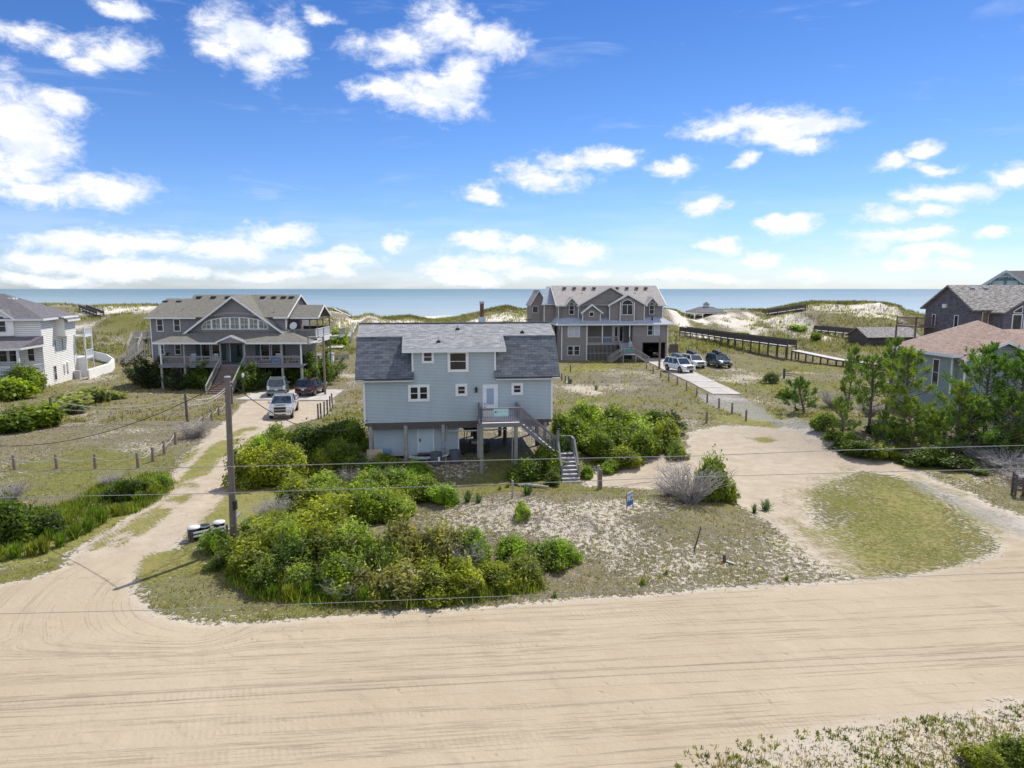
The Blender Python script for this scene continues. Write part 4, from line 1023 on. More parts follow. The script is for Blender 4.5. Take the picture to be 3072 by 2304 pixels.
    for u in (9.72, 12.42): sr = MB(); sr.prism([(y0, 2.85), (y0-4.5, 0), (y0-4.5, -.2), (y0-4.0, -.2), (y0, 2.5)], 'x', u-.03, u+.03); sr.build('stringer', DARKW, T)
    for u in (9.7, 12.45): railing(T, (u, y0), (u, y0-4.5), (2.88, .05), .95, OLDW, step=.3, name='stair_railing')
    # screened room and decks on the right corner
    sc = MB().mat(DARKW)
    for u, v in ((16.7, .8), (18.0, .8), (19.2, .8), (20.1, .8), (20.1, 3.5), (20.1, 6.8)): sc.box(u-.06, u+.06, v-.06, v+.06, 5.9, 8.1)
    sc.box(16.7, 20.15, .74, .86, 7.95, 8.1); sc.box(20.05, 20.17, .8, 6.8, 7.95, 8.1); sc.box(16.7, 20.15, .76, .84, 6.55, 6.62); sc.box(16.62, 20.2, .7, 7.0, 5.75, 5.9)
    sc.build('screen_frame', None, T)
    
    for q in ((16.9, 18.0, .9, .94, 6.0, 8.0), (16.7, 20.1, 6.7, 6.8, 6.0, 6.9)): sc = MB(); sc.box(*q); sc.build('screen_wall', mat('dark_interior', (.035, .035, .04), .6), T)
    railing(T, (16.65, -.1), (20.1, -.1), 5.85, 1.0, OLDW, step=.1, name='upper_railing'); railing(T, (20.1, -.1), (20.1, 6.9), 5.85, 1.0, WHITE, step=.1, name='upper_railing')
    fl = MB().mat(OLDW); fl.box(16.6, 20.2, -.2, 7.0, 5.70, 5.86); fl.build('upper_deck', None, T)
    ld = MB().mat(WHITE); ld.box(20.2, 20.26, .0, 7.0, 5.2, 5.85); ld.build('deck_skirt', None, T)
    rd = MB().mat(OLDW); rd.box(20.2, 21.6, 6.0, 9.0, 5.4, 5.6); rd.build('rear_deck', None, T); railing(T, (21.55, 6.0), (21.55, 9.0), 5.6, .95, OLDW, step=.15)
    for u, v in ((20.05, -.1), (20.05, 3.4), (20.05, 6.9)): p = MB(); p.box(u-.09, u+.09, v-.09, v+.09, -.3, 5.5); p.build('deck_post', OLDW, T)
    sd_ = MB(); ctr = Vector((17.5, -.25, 7.3)); nrm = Vector((-.25, -.9, .35)).normalized()
    a = nrm.cross(Vector((0, 0, 1))).normalized(); b = nrm.cross(a)
    P0 = [ctr-nrm*.12]; 
    for k in range(14): t = 2*math.pi*k/14; P0.append(ctr+(a*math.cos(t)*.5+b*math.sin(t)*.45))
    sd_.faces(P0, [(0, k+1, (k+1) % 14+1) for k in range(14)]); sd_.bar(ctr-nrm*.1, ctr+Vector((.1, .3, -.9)), .05); sd_.bar(ctr-nrm*.05+Vector((0, 0, -.3)), ctr+nrm*.5, .03)
    sd_.build('satellite_dish', mat('dish_grey', (.62, .64, .66), .4), T)
    # chairs standing on the porch
    def wp(u, v, z): c, s = math.cos(R(1)), math.sin(R(1)); return (-43.8+u*c-v*s, 82.2+u*s+v*c, z)
    wc = (.70, .74, .78); gr = 'chairs on the porch of the grey house'
    chair(wp(6.1, -2.1, 2.88), 10, 'pale blue white rocking chair on the porch, leftmost of the three rockers', wc, gr)
    chair(wp(8.6, -2.1, 2.88), -8, 'white rocking chair on the porch just left of the entrance stairs', wc, gr)
    chair(wp(16.0, -2.0, 2.88), 5, 'white rocking chair on the porch behind the bright blue object', wc, gr)
    T2 = thing('side_table', 'small white slatted porch table between the two left rocking chairs', 'table', wp(7.3, -2.2, 2.88))
    mb = MB(); mb.box(-.3, .3, -.25, .25, .42, .46); mb.build('table_top', WHITE, T2)
    mb = MB(); [mb.bar((sx*.25, sy*.2, 0), (sx*.25, sy*.2, .42), .04) for sx in (-1, 1) for sy in (-1, 1)]; mb.build('leg', WHITE, T2)
    T2 = thing('beach_ring', 'bright blue inflatable ring leaning on the porch railing of the grey house', 'pool toy', wp(16.0, -2.62, 3.35))
    mb = MB(); mb.sm = True; N1, N2 = 18, 8; P0 = []
    for i in range(N1):
        for j in range(N2): t = 2*math.pi*i/N1; s = 2*math.pi*j/N2; rr = .36+.13*math.cos(s); P0.append((rr*math.cos(t)*1.25, .13*math.sin(s), rr*math.sin(t)))
    mb.faces(P0, [(i*N2+j, ((i+1) % N1)*N2+j, ((i+1) % N1)*N2+(j+1) % N2, i*N2+(j+1) % N2) for i in range(N1) for j in range(N2)]); mb.build('ring', mat('bright_blue', (.03, .22, .55), .35), T2)
    T2 = thing('porch_bench', 'pale slatted bench with a round arched back at the right end of the porch', 'bench', wp(18.0, -2.3, 2.88))
    mb = MB(); mb.box(-.75, .75, -.3, .2, .42, .47); mb.build('seat', OLDW, T2)
    mb = MB(); ap = arch_pts(0, .75, .38, .3, 10)
    for p, q in zip(ap, ap[1:]): mb.bar((p[0], .2, p[1]), (q[0], .2, q[1]), .05)
    mb.bar((-.75, .2, .75), (.75, .2, .75), .05); [mb.bar((x, .2, .45), (x, .2, .75), .03) for x in np.linspace(-.7, .7, 10)]; mb.build('backrest', OLDW, T2)
    mb = MB(); [mb.bar((sx*.65, sy, 0), (sx*.65, sy, .42), .06) for sx in (-1, 1) for sy in (-.25, .15)]; mb.build('leg', OLDW, T2)
grey_house()

# ------------------------------------------------------------------ taupe house on the right of centre
def taupe_house():
    T = thing('beach_house', 'large taupe three storey house with round headed windows right of centre', 'house', (8.02, 110.6, 0), 6.0)
    X = (1, 0, 0); Nf = (0, -1, 0); W_ = 17.75; D = 12; ze = 9.1
    w = MB().mat(SID_TAUPE)
    # ground + first floors with the recessed porch and the garage cut out
    w.box(0, 4.2, .02, D, -.2, 6.0); w.box(4.2, 11.8, 2.6, D, -.2, 6.0); w.box(11.8, 13.6, .02, D, -.2, 6.0); w.box(13.6, W_, .02, D, 2.85, 6.0); w.box(17.35, W_, .02, D, -.2, 2.85); w.box(13.6, 17.35, 7, D, -.2, 2.85)
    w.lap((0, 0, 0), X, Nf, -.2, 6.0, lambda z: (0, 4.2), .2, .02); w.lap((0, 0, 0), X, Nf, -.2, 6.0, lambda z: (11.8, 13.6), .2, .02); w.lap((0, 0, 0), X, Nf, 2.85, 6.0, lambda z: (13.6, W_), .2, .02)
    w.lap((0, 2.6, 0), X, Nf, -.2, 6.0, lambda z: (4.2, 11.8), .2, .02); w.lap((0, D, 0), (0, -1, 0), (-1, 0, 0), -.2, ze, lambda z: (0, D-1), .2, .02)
    # upper storey set back
    y2 = 1.6
    w.box(-.3, W_-.45, y2, D, 6.0, ze); w.lap((0, y2, 0), X, Nf, 6.3, ze, lambda z: (-.3, W_-.45), .2, .02)
    w.prism([(y2, ze), (D/2+.8, 12.0), (D, ze)], 'x', -.3, W_-.45); w.build('wall', None, T)
    # main roof
    rf = MB().mat(RF_TAN); rd = D/2+.8
    rf.slab([(-.75, y2-.5, ze-.08), (W_, y2-.5, ze-.08), (W_, rd, 12.22), (-.75, rd, 12.22)], .16); rf.slab([(W_, D+.4, ze-.08), (-.75, D+.4, ze-.08), (-.75, rd, 12.22), (W_, rd, 12.22)], .16)
    # big left gable, middle gable, small ones
    def gb(x0, x1, ze_, za, y0, zb, oh=.35, roofm=True):
        g = MB().mat(SID_TAUPE); xm = (x0+x1)/2; yb = rd
        g.prism([(x0, zb), (x1, zb), (x1, ze_), (xm, za), (x0, ze_)], 'y', y0+.02, yb-.5)
        g.lap((0, y0, 0), X, Nf, zb, za, lambda z: (x0, x1) if z < ze_ else (x0+(z-ze_)/(za-ze_)*(xm-x0), x1-(z-ze_)/(za-ze_)*(x1-xm)), .2, .02)
        q = g.build('front_gable', None, T)
        gable_roof_y(rf, x0, x1, ze_, za, y0-.45, yb-.3, oh, .15)
        t = MB(); rake_y(t, x0, x1, ze_, za, y0-.45, oh, .15, .26, .07)
        t.box(x0-.03, x0+.10, y0-.05, y0+.02, zb, ze_-.1); t.box(x1-.10, x1+.03, y0-.05, y0+.02, zb, ze_-.1); t.build('gable_trim', WHITE, q)
        return q
    gb(3.0, 13.4, 9.05, 12.0, y2-.12, 6.3)
    gb(8.0, 13.9, 9.1, 10.75, y2-.9, 6.3, .35)
    gb(3.5, 6.5, 7.95, 9.1, y2-1.1, 6.3, .35)
    gb(1.15, 2.5, 9.5, 10.25, y2-.25, 9.0, .5); gb(14.6, 15.95, 9.5, 10.25, y2-.25, 9.0, .5)
    r0 = rf.build('roof', None, T)
    b = MB().mat(SID_TAUPE); b.box(9.7, 12.1, y2-1.25, y2, 6.2, 9.5); b.prism([(9.7, 9.5), (12.1, 9.5)]+arch_pts(10.9, 9.5, 1.2, .75, 10)[1:-1], 'y', y2-1.25, y2)
    b.lap((0, y2-1.25, 0), X, Nf, 6.2, 9.5, lambda z: (9.7, 12.1), .2, .02); bb = b.build('bay', None, T)
    
    for a in (9.66, 12.02): t = MB(); t.box(a, a+.12, y2-1.32, y2-1.2, 6.2, 9.5); t.build('corner_board', WHITE, bb)
    for x in (1.6, 3.3, 5.0, 6.7, 10.7, 12.4, 14.1, 15.7): v = roof_vent(r0, x-.15, rd-1.1, 11.72, .5, DARKM); q = MB(); q.box(x-.42, x+.12, rd-1.3, rd-.9, 11.98, 12.06); q.build('vent_cover', WHITE, r0)
    for x in (4.2, 13.3): roof_vent(r0, x, 4.6, 10.9, .3)
    t = MB(); t.box(-.75, 1.0, y2-.56, y2-.5, ze-.26, ze-.1); t.box(2.8, 3.2, y2-.56, y2-.5, ze-.26, ze-.1); t.box(13.6, 14.3, y2-.56, y2-.5, ze-.26, ze-.1); t.box(16.2, W_, y2-.56, y2-.5, ze-.26, ze-.1)
    for s in (-.75, W_): t.prism([(y2-.5, ze-.28), (y2-.5, ze-.08), (rd, 12.22), (rd, 11.98)], 'x', s-.04, s+.04)
    for u, z0, z1, y in ((-.3, 6.2, ze, y2), (W_-.55, 6.2, ze, y2), (0, -.2, 6, 0), (4.12, -.2, 6, 0), (W_-.1, -.2, 6, 0)): t.box(u-.03, u+.12, y-.05, y+.02, z0, z1)
    t.build('white_trim', WHITE, T)
    # skirt roof
    sk = MB().mat(RF_BLUEG)
    sk.slab([(-1.0, -.6, 6.03), (18.5, -.6, 6.03), (17.2, y2, 7.0), (-.2, y2, 7.0)], .12); sk.slab([(-1.0, -.6, 6.03), (-.2, y2, 7.0), (-.3, 8, 7.0), (-1.0, 8, 6.03)], .12); sk.slab([(18.5, -.6, 6.03), (18.5, 8, 6.03), (17.3, 8, 7.0), (17.2, y2, 7.0)], .12)
    s0 = sk.build('skirt_roof', None, T); t = MB(); t.box(-1.0, 18.5, -.67, -.6, 5.82, 6.02); t.box(-1.06, -1.0, -.6, 8, 5.82, 6.02); t.build('fascia', WHITE, s0)
    p = MB(); p.tube([(15.2, .6, 6.5), (15.2, .6, 7.1)], .12, 8); p.build('vent_pipe', DARKM, s0)
    # windows
    arch_window(T, 1.40, 2.30, 7.5, 9.5, y2-.28); arch_window(T, 14.85, 15.75, 7.5, 9.5, y2-.28)
    arch_window(T, 9.95, 11.85, 7.45, 9.95, y2-1.28, 2, 1, .85)
    arch_window(T, 4.6, 5.4, 7.2, 8.1, y2-1.13, 1, 1, .2)
    for a in (1.0, 2.05): window(T, a, a+.97, 3.9, 5.65, -.02, .08, 1, 2, glass=mat('pale_blind', (.45, .50, .55), .25, .1)); window(T, a, a+.97, .95, 2.5, -.02, .08, 1, 2)
    for a in (14.25, 15.35): window(T, a, a+.95, 4.1, 5.8, -.02, .08, 1, 2, glass=GLASS if a < 15 else mat('pale_blind', (.45, .50, .55), .25, .1))
    for v in (1.2, 1.9): window(T, v, v+.5, 5.1, 5.7, 0, .08, 1, 1, side=(-.01, -1))
    # recessed porch
    pf = MB().mat(OLDW); pf.box(4.2, 11.8, .0, 2.6, 2.75, 2.9); pf.box(4.2, 9.5, -.04, 0, 2.6, 2.92); pf.build('porch_floor', None, T)
    railing(T, (4.25, .05), (6.7, .05), 2.9, 1.05, OLDW, step=.12); railing(T, (6.7, .05), (9.3, .05), 2.9, 1.05, OLDW, step=.12)
    for u in (4.25, 6.75, 9.35, 11.3): p = MB(); p.box(u-.08, u+.08, -.02, .14, 2.9, 5.9); p.build('porch_post', WHITE if u in (6.75, 11.3) else OLDW, T)
    lt = MB()
    for i in range(24):
        u = 4.35+i*.22
        if u < 9.4: lt.box(u, u+.07, -.02, .02, 0.0, 2.65)
    lt.box(4.2, 9.5, .03, .08, 1.2, 1.3); lt.build('lattice_skirt', OLDW, T)
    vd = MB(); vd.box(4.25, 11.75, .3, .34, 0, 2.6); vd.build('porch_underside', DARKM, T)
    d = MB(); d.box(9.0, 10.9, 2.52, 2.6, 2.9, 5.5); f = d.build('glass_door', WHITE, T); d = MB(); d.box(9.5, 10.15, 2.49, 2.52, 3.0, 5.4); d.box(10.3, 10.8, 2.49, 2.52, 3.0, 5.4); d.build('pane', GLASSB, f)
    # garage
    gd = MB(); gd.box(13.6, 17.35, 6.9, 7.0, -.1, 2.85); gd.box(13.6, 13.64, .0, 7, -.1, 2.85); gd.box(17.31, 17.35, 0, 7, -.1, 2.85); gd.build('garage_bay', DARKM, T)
    tr = MB(); tr.box(13.5, 13.62, -.03, .05, -.1, 2.95); tr.box(13.5, 17.4, -.03, .05, 2.83, 2.95); tr.build('garage_frame', DARKM, T)
    # entrance stairs: upper flight to a landing with two side flights
    n = 8; s = MB(); uc0, uc1 = 9.45, 11.2; zl = 1.35; rise = (2.9-zl)/n
    for i in range(n): z = 2.9-rise*(i+1); y = -.02-.28*i; s.box(uc0, uc1, y-.3, y, z-.05, z); s.box(uc0, uc1, y-.02, y, z, z+rise-.05)
    yl = -.02-.28*n; s.box(uc0-.2, uc1+.2, yl-1.5, yl, zl-.1, zl); s.build('stair_treads', mat('blue_grey_treads', (.30, .34, .37), .7), T)
    for u in (uc0-.05, uc1+.05): railing(T, (u, 0), (u, yl), (2.9, zl), .95, OLDW, step=.2, name='stair_railing')
    s = MB(); m = 7
    for sg in (-1, 1):
        for i in range(m):
            z = zl-zl/m*(i+1); u = (uc0-.2 if sg < 0 else uc1+.2)+sg*.3*i; s.box(min(u, u+sg*.33), max(u, u+sg*.33), yl-1.45, yl-.25, max(z, .02)-.05, max(z, .02))
    s.build('side_treads', OLDW, T)
    for sg in (-1, 1):
        a = (uc0-.2 if sg < 0 else uc1+.2)
        for y in (yl-1.5, yl-.2): railing(T, (a, y), (a+sg*2.1, y), (zl, 0.0), .95, OLDW, step=.2, name='stair_railing')
    railing(T, (uc0-.2, yl-1.5), (uc1+.2, yl-1.5), zl, .95, OLDW, step=.12)
    for u, y in ((uc0-.15, yl-1.45), (uc1+.15, yl-1.45), (uc0-.15, yl-.1), (uc1+.15, yl-.1)): p = MB(); p.box(u-.08, u+.08, y-.08, y+.08, -.3, zl); p.build('stair_post', OLDW, T)
    sg_ = MB(); sg_.box(uc0+.25, uc1-.25, yl-1.60, yl-1.56, zl+.35, zl+.85); sg_.build('teal_board', mat('teal_board', (.10, .26, .24), .6), T)
    # rear-left wing
    wg = MB().mat(SID_TAUPE); wg.box(-4.1, -1.6, 6.5, 12, 0, 9.2); wg.box(-2.2, -.3, 4.5, 12, 0, 9.2); wg.prism([(-4.1, 9.2), (-1.5, 9.2), (-2.8, 11.4)], 'y', 6.5, 12); wg.build('rear_wing', None, T)
    wr = MB().mat(RF_TAN); gable_roof_y(wr, -4.1, -1.5, 9.2, 11.4, 6.1, 12, .3, .14); wr.mat(RF_BLUEG); wr.slab([(-2.6, 4.2, 9.2), (-.3, 4.2, 9.2), (-.9, 7, 12.1), (-1.5, 7, 12.1)], .12); wr.build('wing_roof', None, T)
    t = MB(); rake_y(t, -4.1, -1.5, 9.2, 11.4, 6.1, .3, .14, .2); t.box(-2.7, -.3, 4.1, 4.2, 9.0, 9.18); t.box(-2.25, -2.1, 4.4, 4.5, 0, 9.1); t.build('wing_trim', WHITE, T)
    window(T, -3.9, -2.9, 7.6, 8.8, 6.48, .07, 1, 1); railing(T, (-4.9, 7), (-4.1, 7), 5.6, .9, DARKW)
    def wp(u, v, z): c, s_ = math.cos(R(6)), math.sin(R(6)); return (8.02+u*c-v*s_, 110.6+u*s_+v*c, z)
    T2 = thing('cooler_box', 'bright blue cooler standing on the porch of the taupe house', 'cooler', wp(7.7, .9, 2.9), 6)
    mb = MB(); mb.box(-.55, .55, -.3, .3, 0, .75); mb.build('body', mat('bright_blue', (.03, .22, .55), .35), T2, bevel=.04); mb = MB(); mb.box(-.57, .57, -.32, .32, .75, .90); mb.build('lid', WHITE, T2, bevel=.03)
    chair(wp(11.0, -1.9, 2.0), 0, 'pale chair standing at the top of the taupe house entrance stairs', (.55, .57, .6), None)
    # grey bin on the right of the garage
    T2 = thing('bin_screen', 'small dark board screen standing right of the garage of the taupe house', 'screen', wp(18.4, -1, 0), 6)
    mb = MB(); mb.box(-.7, .8, -.05, .05, 1.3, 2.7); mb.build('panel', DARKW, T2); mb = MB(); [mb.box(a, a+.1, -.05, .05, -.2, 1.3) for a in (-.6, .6)]; mb.build('leg', DARKW, T2)
taupe_house()

# ------------------------------------------------------------------ cream house at the far left
def cream_house():
    T = thing('cream_house', 'cream lap sided house with dark hip roof at the left edge', 'house', (-55.3, 80.2, 0), 15)
    X = (1, 0, 0); Y = (0, 1, 0); Nf = (0, -1, 0); W_ = 14; D = 10.8; ze = 8.25
    w = MB().mat(SID_CREAM)
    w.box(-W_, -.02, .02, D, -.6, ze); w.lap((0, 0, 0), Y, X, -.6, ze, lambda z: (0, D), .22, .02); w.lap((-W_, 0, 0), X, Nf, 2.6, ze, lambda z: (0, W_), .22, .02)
    w.build('wall', None, T)
    b = MB().mat(SID_CREAM); b.prism([(-.02, 5.85), (1.0, 5.85), (1.0, ze), (-.02, ze)], 'y', 4.6, 8.2); b.lap((1.0, 4.6, 0), Y, X, 5.85, ze, lambda z: (0, 3.6), .22, .02); b.build('bump_out', None, T)
    rf = MB().mat(RF_DARK); a = (-W_-.4, -.45); ap = 11.1; z = ze
    hx, hy = -5.4, 5.4
    rf.slab([(-W_-.4, -.5, z), (.5, -.5, z), (hx, hy, ap), (-W_+5, hy, ap)], .16); rf.slab([(.5, -.5, z), (.5, D+.5, z), (hx, hy, ap)], .16); rf.slab([(.5, D+.5, z), (-W_-.4, D+.5, z), (-W_+5, hy, ap), (hx, hy, ap)], .16)
    rf.slab([(.3, 4.2, z+.12), (1.5, 4.2, z-.35), (1.5, 8.6, z-.35), (.3, 8.6, z+.12)], .12)
    r0 = rf.build('roof', None, T)
    t = MB(); t.box(-W_-.4, .5, -.56, -.5, z-.26, z-.02); t.box(.5, .56, -.5, D+.5, z-.26, z-.02); t.box(1.5, 1.56, 4.2, 8.6, z-.6, z-.37); t.box(-.07, .06, -.07, .06, 2.6, ze); t.box(-.07, .06, D-.1, D+.04, -.6, ze); t.build('white_trim', WHITE, T)
    for x, y in ((-8.5, 4.4), (-6.6, 4.5)): q = MB(); q.box(x, x+.7, y-.2, y+.2, 10.45, 10.75); q.build('roof_vent', WHITE, r0)
    for y in (4.0, 4.8): q = MB(); q.box(-4.6, -4.0, y, y+.45, 10.2, 10.6); q.build('roof_vent', WHITE, r0)
    # wall dormer with arched window
    q = MB().mat(SID_CREAM); q.prism([(-4.9, 6.3), (-2.6, 6.3), (-2.6, 8.3), (-3.75, 9.25), (-4.9, 8.3)], 'y', -.35, 2.5); d0 = q.build('dormer', None, T)
    q = MB(); rake_y(q, -4.9, -2.6, 8.3, 9.25, -.6, .35, .12, .2); q.build('dormer_trim', WHITE, d0); q = MB().mat(RF_DARK); gable_roof_y(q, -4.9, -2.6, 8.3, 9.25, -.6, 3.2, .35, .12); q.build('dormer_roof', None, d0)
    arch_window(T, -4.25, -3.3, 6.7, 8.6, -.36)
    # porch
    p = MB().mat(RF_DARK); p.slab([(-W_, -3.9, 5.1), (-.8, -3.9, 5.1), (.2, -.0, 6.2), (-W_, -.0, 6.2)], .14); p.slab([(-.8, -3.9, 5.1), (.25, -.2, 5.25), (.2, 0, 6.2)], .1); p.build('porch_roof', None, T)
    t = MB(); t.box(-W_, -.8, -3.96, -3.9, 4.85, 5.08); t.bar((-.78, -3.9, 4.98), (.28, -.2, 5.1), .06, .22); t.build('porch_fascia', WHITE, T)
    f = MB().mat(OLDW); f.box(-W_, -.1, -3.7, 0, 2.0, 2.15); f.build('porch_floor', None, T)
    for u in (-1.2, -4.2, -7.2):
        q = MB(); q.tube([(u, -3.6, 2.15), (u, -3.6, 4.9)], [.19, .14], 10); q.build('column', WHITE, T); q = MB(); q.box(u-.25, u+.25, -3.85, -3.35, 1.9, 2.7); q.build('column_base', TEALP, T)
    railing(T, (-1.1, -3.6), (-.1, -.1), 2.0, .95, WHITE, step=.15); railing(T, (-1.2, -3.6), (-7.0, -3.6), 2.1, .95, WHITE, step=.15)
    l = MB().mat(SID_CREAM); l.prism([(-1.1, -3.75), (-.0, -.1), (-4.0, -.1), (-4.0, -3.75)], 'z', -.9, 1.9)
    l.build('porch_base', None, T); l = MB()
    for i in range(7): z = .1+i*.25; l.bar((-1.07, -3.72, z), (.02, -.15, z+.05), .03, .06)
    l.build('vent_slat', DARKW, T)
    for a, b in ((-4.5, -3.6), (-3.5, -2.6), (-1.6, -.8)): window(T, a, b, 3.2, 4.9, -.02, .09, 1, 2)
    window(T, 3.6, 4.15, 3.9, 5.5, 0, .1, 1, 2, side=(.02, 1)); window(T, 6.0, 6.5, 3.9, 5.5, 0, .1, 1, 2, side=(.02, 1)); window(T, 2.6, 3.6, .5, 2.4, 0, .1, 1, 2, side=(.02, 1))
    
    for q in ((.0, .2, 6.0, 6.35, 1.2, 2.3), (.0, .2, 7.1, 7.7, 1.2, 2.4)): m = MB(); m.box(*q); m.build('meter_box', SID_CREAM, T)
    m = MB(); m.box(.1, .8, 9.0, 9.6, -.4, 1.0); m.build('heat_pump', mat('hp_grey', (.4, .4, .4), .6), T)
    # rear decks seen past the corner
    f = MB().mat(WHITE); f.box(-2, 1.2, D, D+3, 5.3, 5.5); f.box(-2, 1.2, D, D+3, 2.4, 2.6); [f.box(1.05, 1.2, y, y+.15, -.3, 6.4) for y in (D+.05, D+2.85)]; f.box(.2, 1.1, D+.05, D+.12, -.3, 2.4); f.build('rear_deck', None, T)
    railing(T, (1.12, D+.1), (1.12, D+2.9), 5.5, .95, WHITE, step=.15); railing(T, (-1, D+.1), (1.12, D+.1), 5.5, .95, WHITE, step=.15); railing(T, (1.12, D+.1), (1.12, D+2.9), 2.6, .95, WHITE, step=.15)
    # low pool wall behind
    T2 = thing('pool_fence', 'low curved cream board fence behind the cream house', 'fence', (0, 0, 0))
    pts = [G(455/1.38879*0+190, 820), G(237, 804), G(245, 793), G(232, 783), G(205, 776), G(183, 778)]
    mb = MB()
    for a, b in zip(pts, pts[1:]): mb.slab([(a.x, a.y, a.z+1.25), (b.x, b.y, b.z+1.25), (b.x+.1, b.y+.1, b.z+1.25), (a.x+.1, a.y+.1, a.z+1.25)], 1.45) if False else mb.poly([(a.x, a.y, a.z-.3), (b.x, b.y, b.z-.3), (b.x, b.y, b.z+1.25), (a.x, a.y, a.z+1.25)]); mb.bar((a.x, a.y, a.z+1.28), (b.x, b.y, b.z+1.28), .12, .06); mb.bar((a.x+.1, a.y+.1, a.z+.5), (b.x+.1, b.y+.1, b.z+.5), .15, 1.4)
    mb.build('boards', SID_CREAM, T2)
cream_house()

# ------------------------------------------------------------------ houses on the right edge
def shake_house():
    T = thing('shingle_house', 'dark weathered shake house with patchy old roof at the right edge', 'house', (50.4, 75, 0), 6)
    L = 7.4; ze = 9.6; za = 12.0; W_ = 22
    w = MB().mat(SHAKE); w.box(0, W_, 0, L, 0, ze-.05); w.prism([(0, ze-.06), (L/2, za-.1), (L, ze-.06)], 'x', .01, W_); w.build('wall', None, T)
    rf = MB().mat(RF_SHAKE); rf.slab([(-.4, -.5, ze-.2), (W_, -.5, ze-.2), (W_, L/2, za+.12), (-.4, L/2, za+.12)], .16); rf.slab([(W_, L+.5, ze-.2), (-.4, L+.5, ze-.2), (-.4, L/2, za+.12), (W_, L/2, za+.12)], .16)
    # front wing with tall glazing
    gx0, gx1 = 2.0, 11.0; ga = 12.1; gz = 9.45
    rf.slab([(gx0-.4, -2.3, gz-.3), (6.5, -2.3, ga), (6.5, 3.6, ga), (gx0-.4, 3.6, gz-.3)], .16); rf.slab([(6.5, -2.3, ga), (gx1+.4, -2.3, gz-.3), (gx1+.4, 3.6, gz-.3), (6.5, 3.6, ga)], .16)
    r0 = rf.build('roof', None, T)
    g = MB().mat(SHAKE); g.prism([(gx0, 0), (gx1, 0), (gx1, gz-.1), (6.5, ga-.3), (gx0, gz-.1)], 'y', -1.9, 3); g.build('front_wing', None, T)
    for x in (2.0, 3.6, 6.5, 8.0): q = MB(); q.box(x, x+.55, 3.0, 3.4, 11.75, 12.0); q.build('roof_vent', WHITE, r0)
    
    window(T, 2.0, 2.65, 7.1, 8.75, 0, .07, 1, 1, side=(-.0, -1)); window(T, 5.6, 6.2, 7.1, 8.75, 0, .07, 1, 1, side=(-.0, -1))
    window(T, 1.1, 1.9, 7.4, 9.2, -.0, .07, 1, 1, glass=mat('brown_blind', (.25, .17, .11), .4))
    q = MB(); q.box(-.25, 0, 3.9, 4.4, 9.5, 9.95); q.build('wall_light', WHITE, T)
    fx = 3.0
    for i in range(3):
        a = fx+i*1.35; window(T, a, a+1.2, 6.6, 9.0, -1.9, .1, 1, 1)
        b = MB(); z0 = 9.1; s = (ga-gz)/4.5; zt = lambda x: min(gz+(x-gx0)*s-.75, 11.2); b.prism([(a+.08, z0), (a+1.12, z0), (a+1.12, max(zt(a+1.12), z0+.1)), (a+.08, max(zt(a+.08), z0+.05))], 'y', -1.96, -1.9)
        bw = b.build('transom', WHITE, T); b = MB(); b.prism([(a+.18, z0+.08), (a+1.02, z0+.08), (a+1.02, max(zt(a+1.02)-.12, z0+.15)), (a+.18, max(zt(a+.18)-.1, z0+.1))], 'y', -1.98, -1.962); b.build('pane', GLASS, bw)
    # balcony at the rear left
    f = MB().mat(REDW); f.box(-2.4, 0, 5.6, 9.2, 7.15, 7.35); f.box(-2.4, 0, 5.6, 9.2, 4.2, 4.4); f.build('balcony', None, T)
    for z in (7.35, 4.4): railing(T, (-2.35, 5.7), (0, 5.7), z, 1.0, REDW, step=.14); railing(T, (-2.35, 5.7), (-2.35, 9.1), z, 1.0, REDW, step=.14)
    for y in (5.7, 9.1): p = MB(); p.box(-2.45, -2.28, y-.08, y+.08, 0, 7.2); p.build('balcony_post', REDW, T)
shake_house()
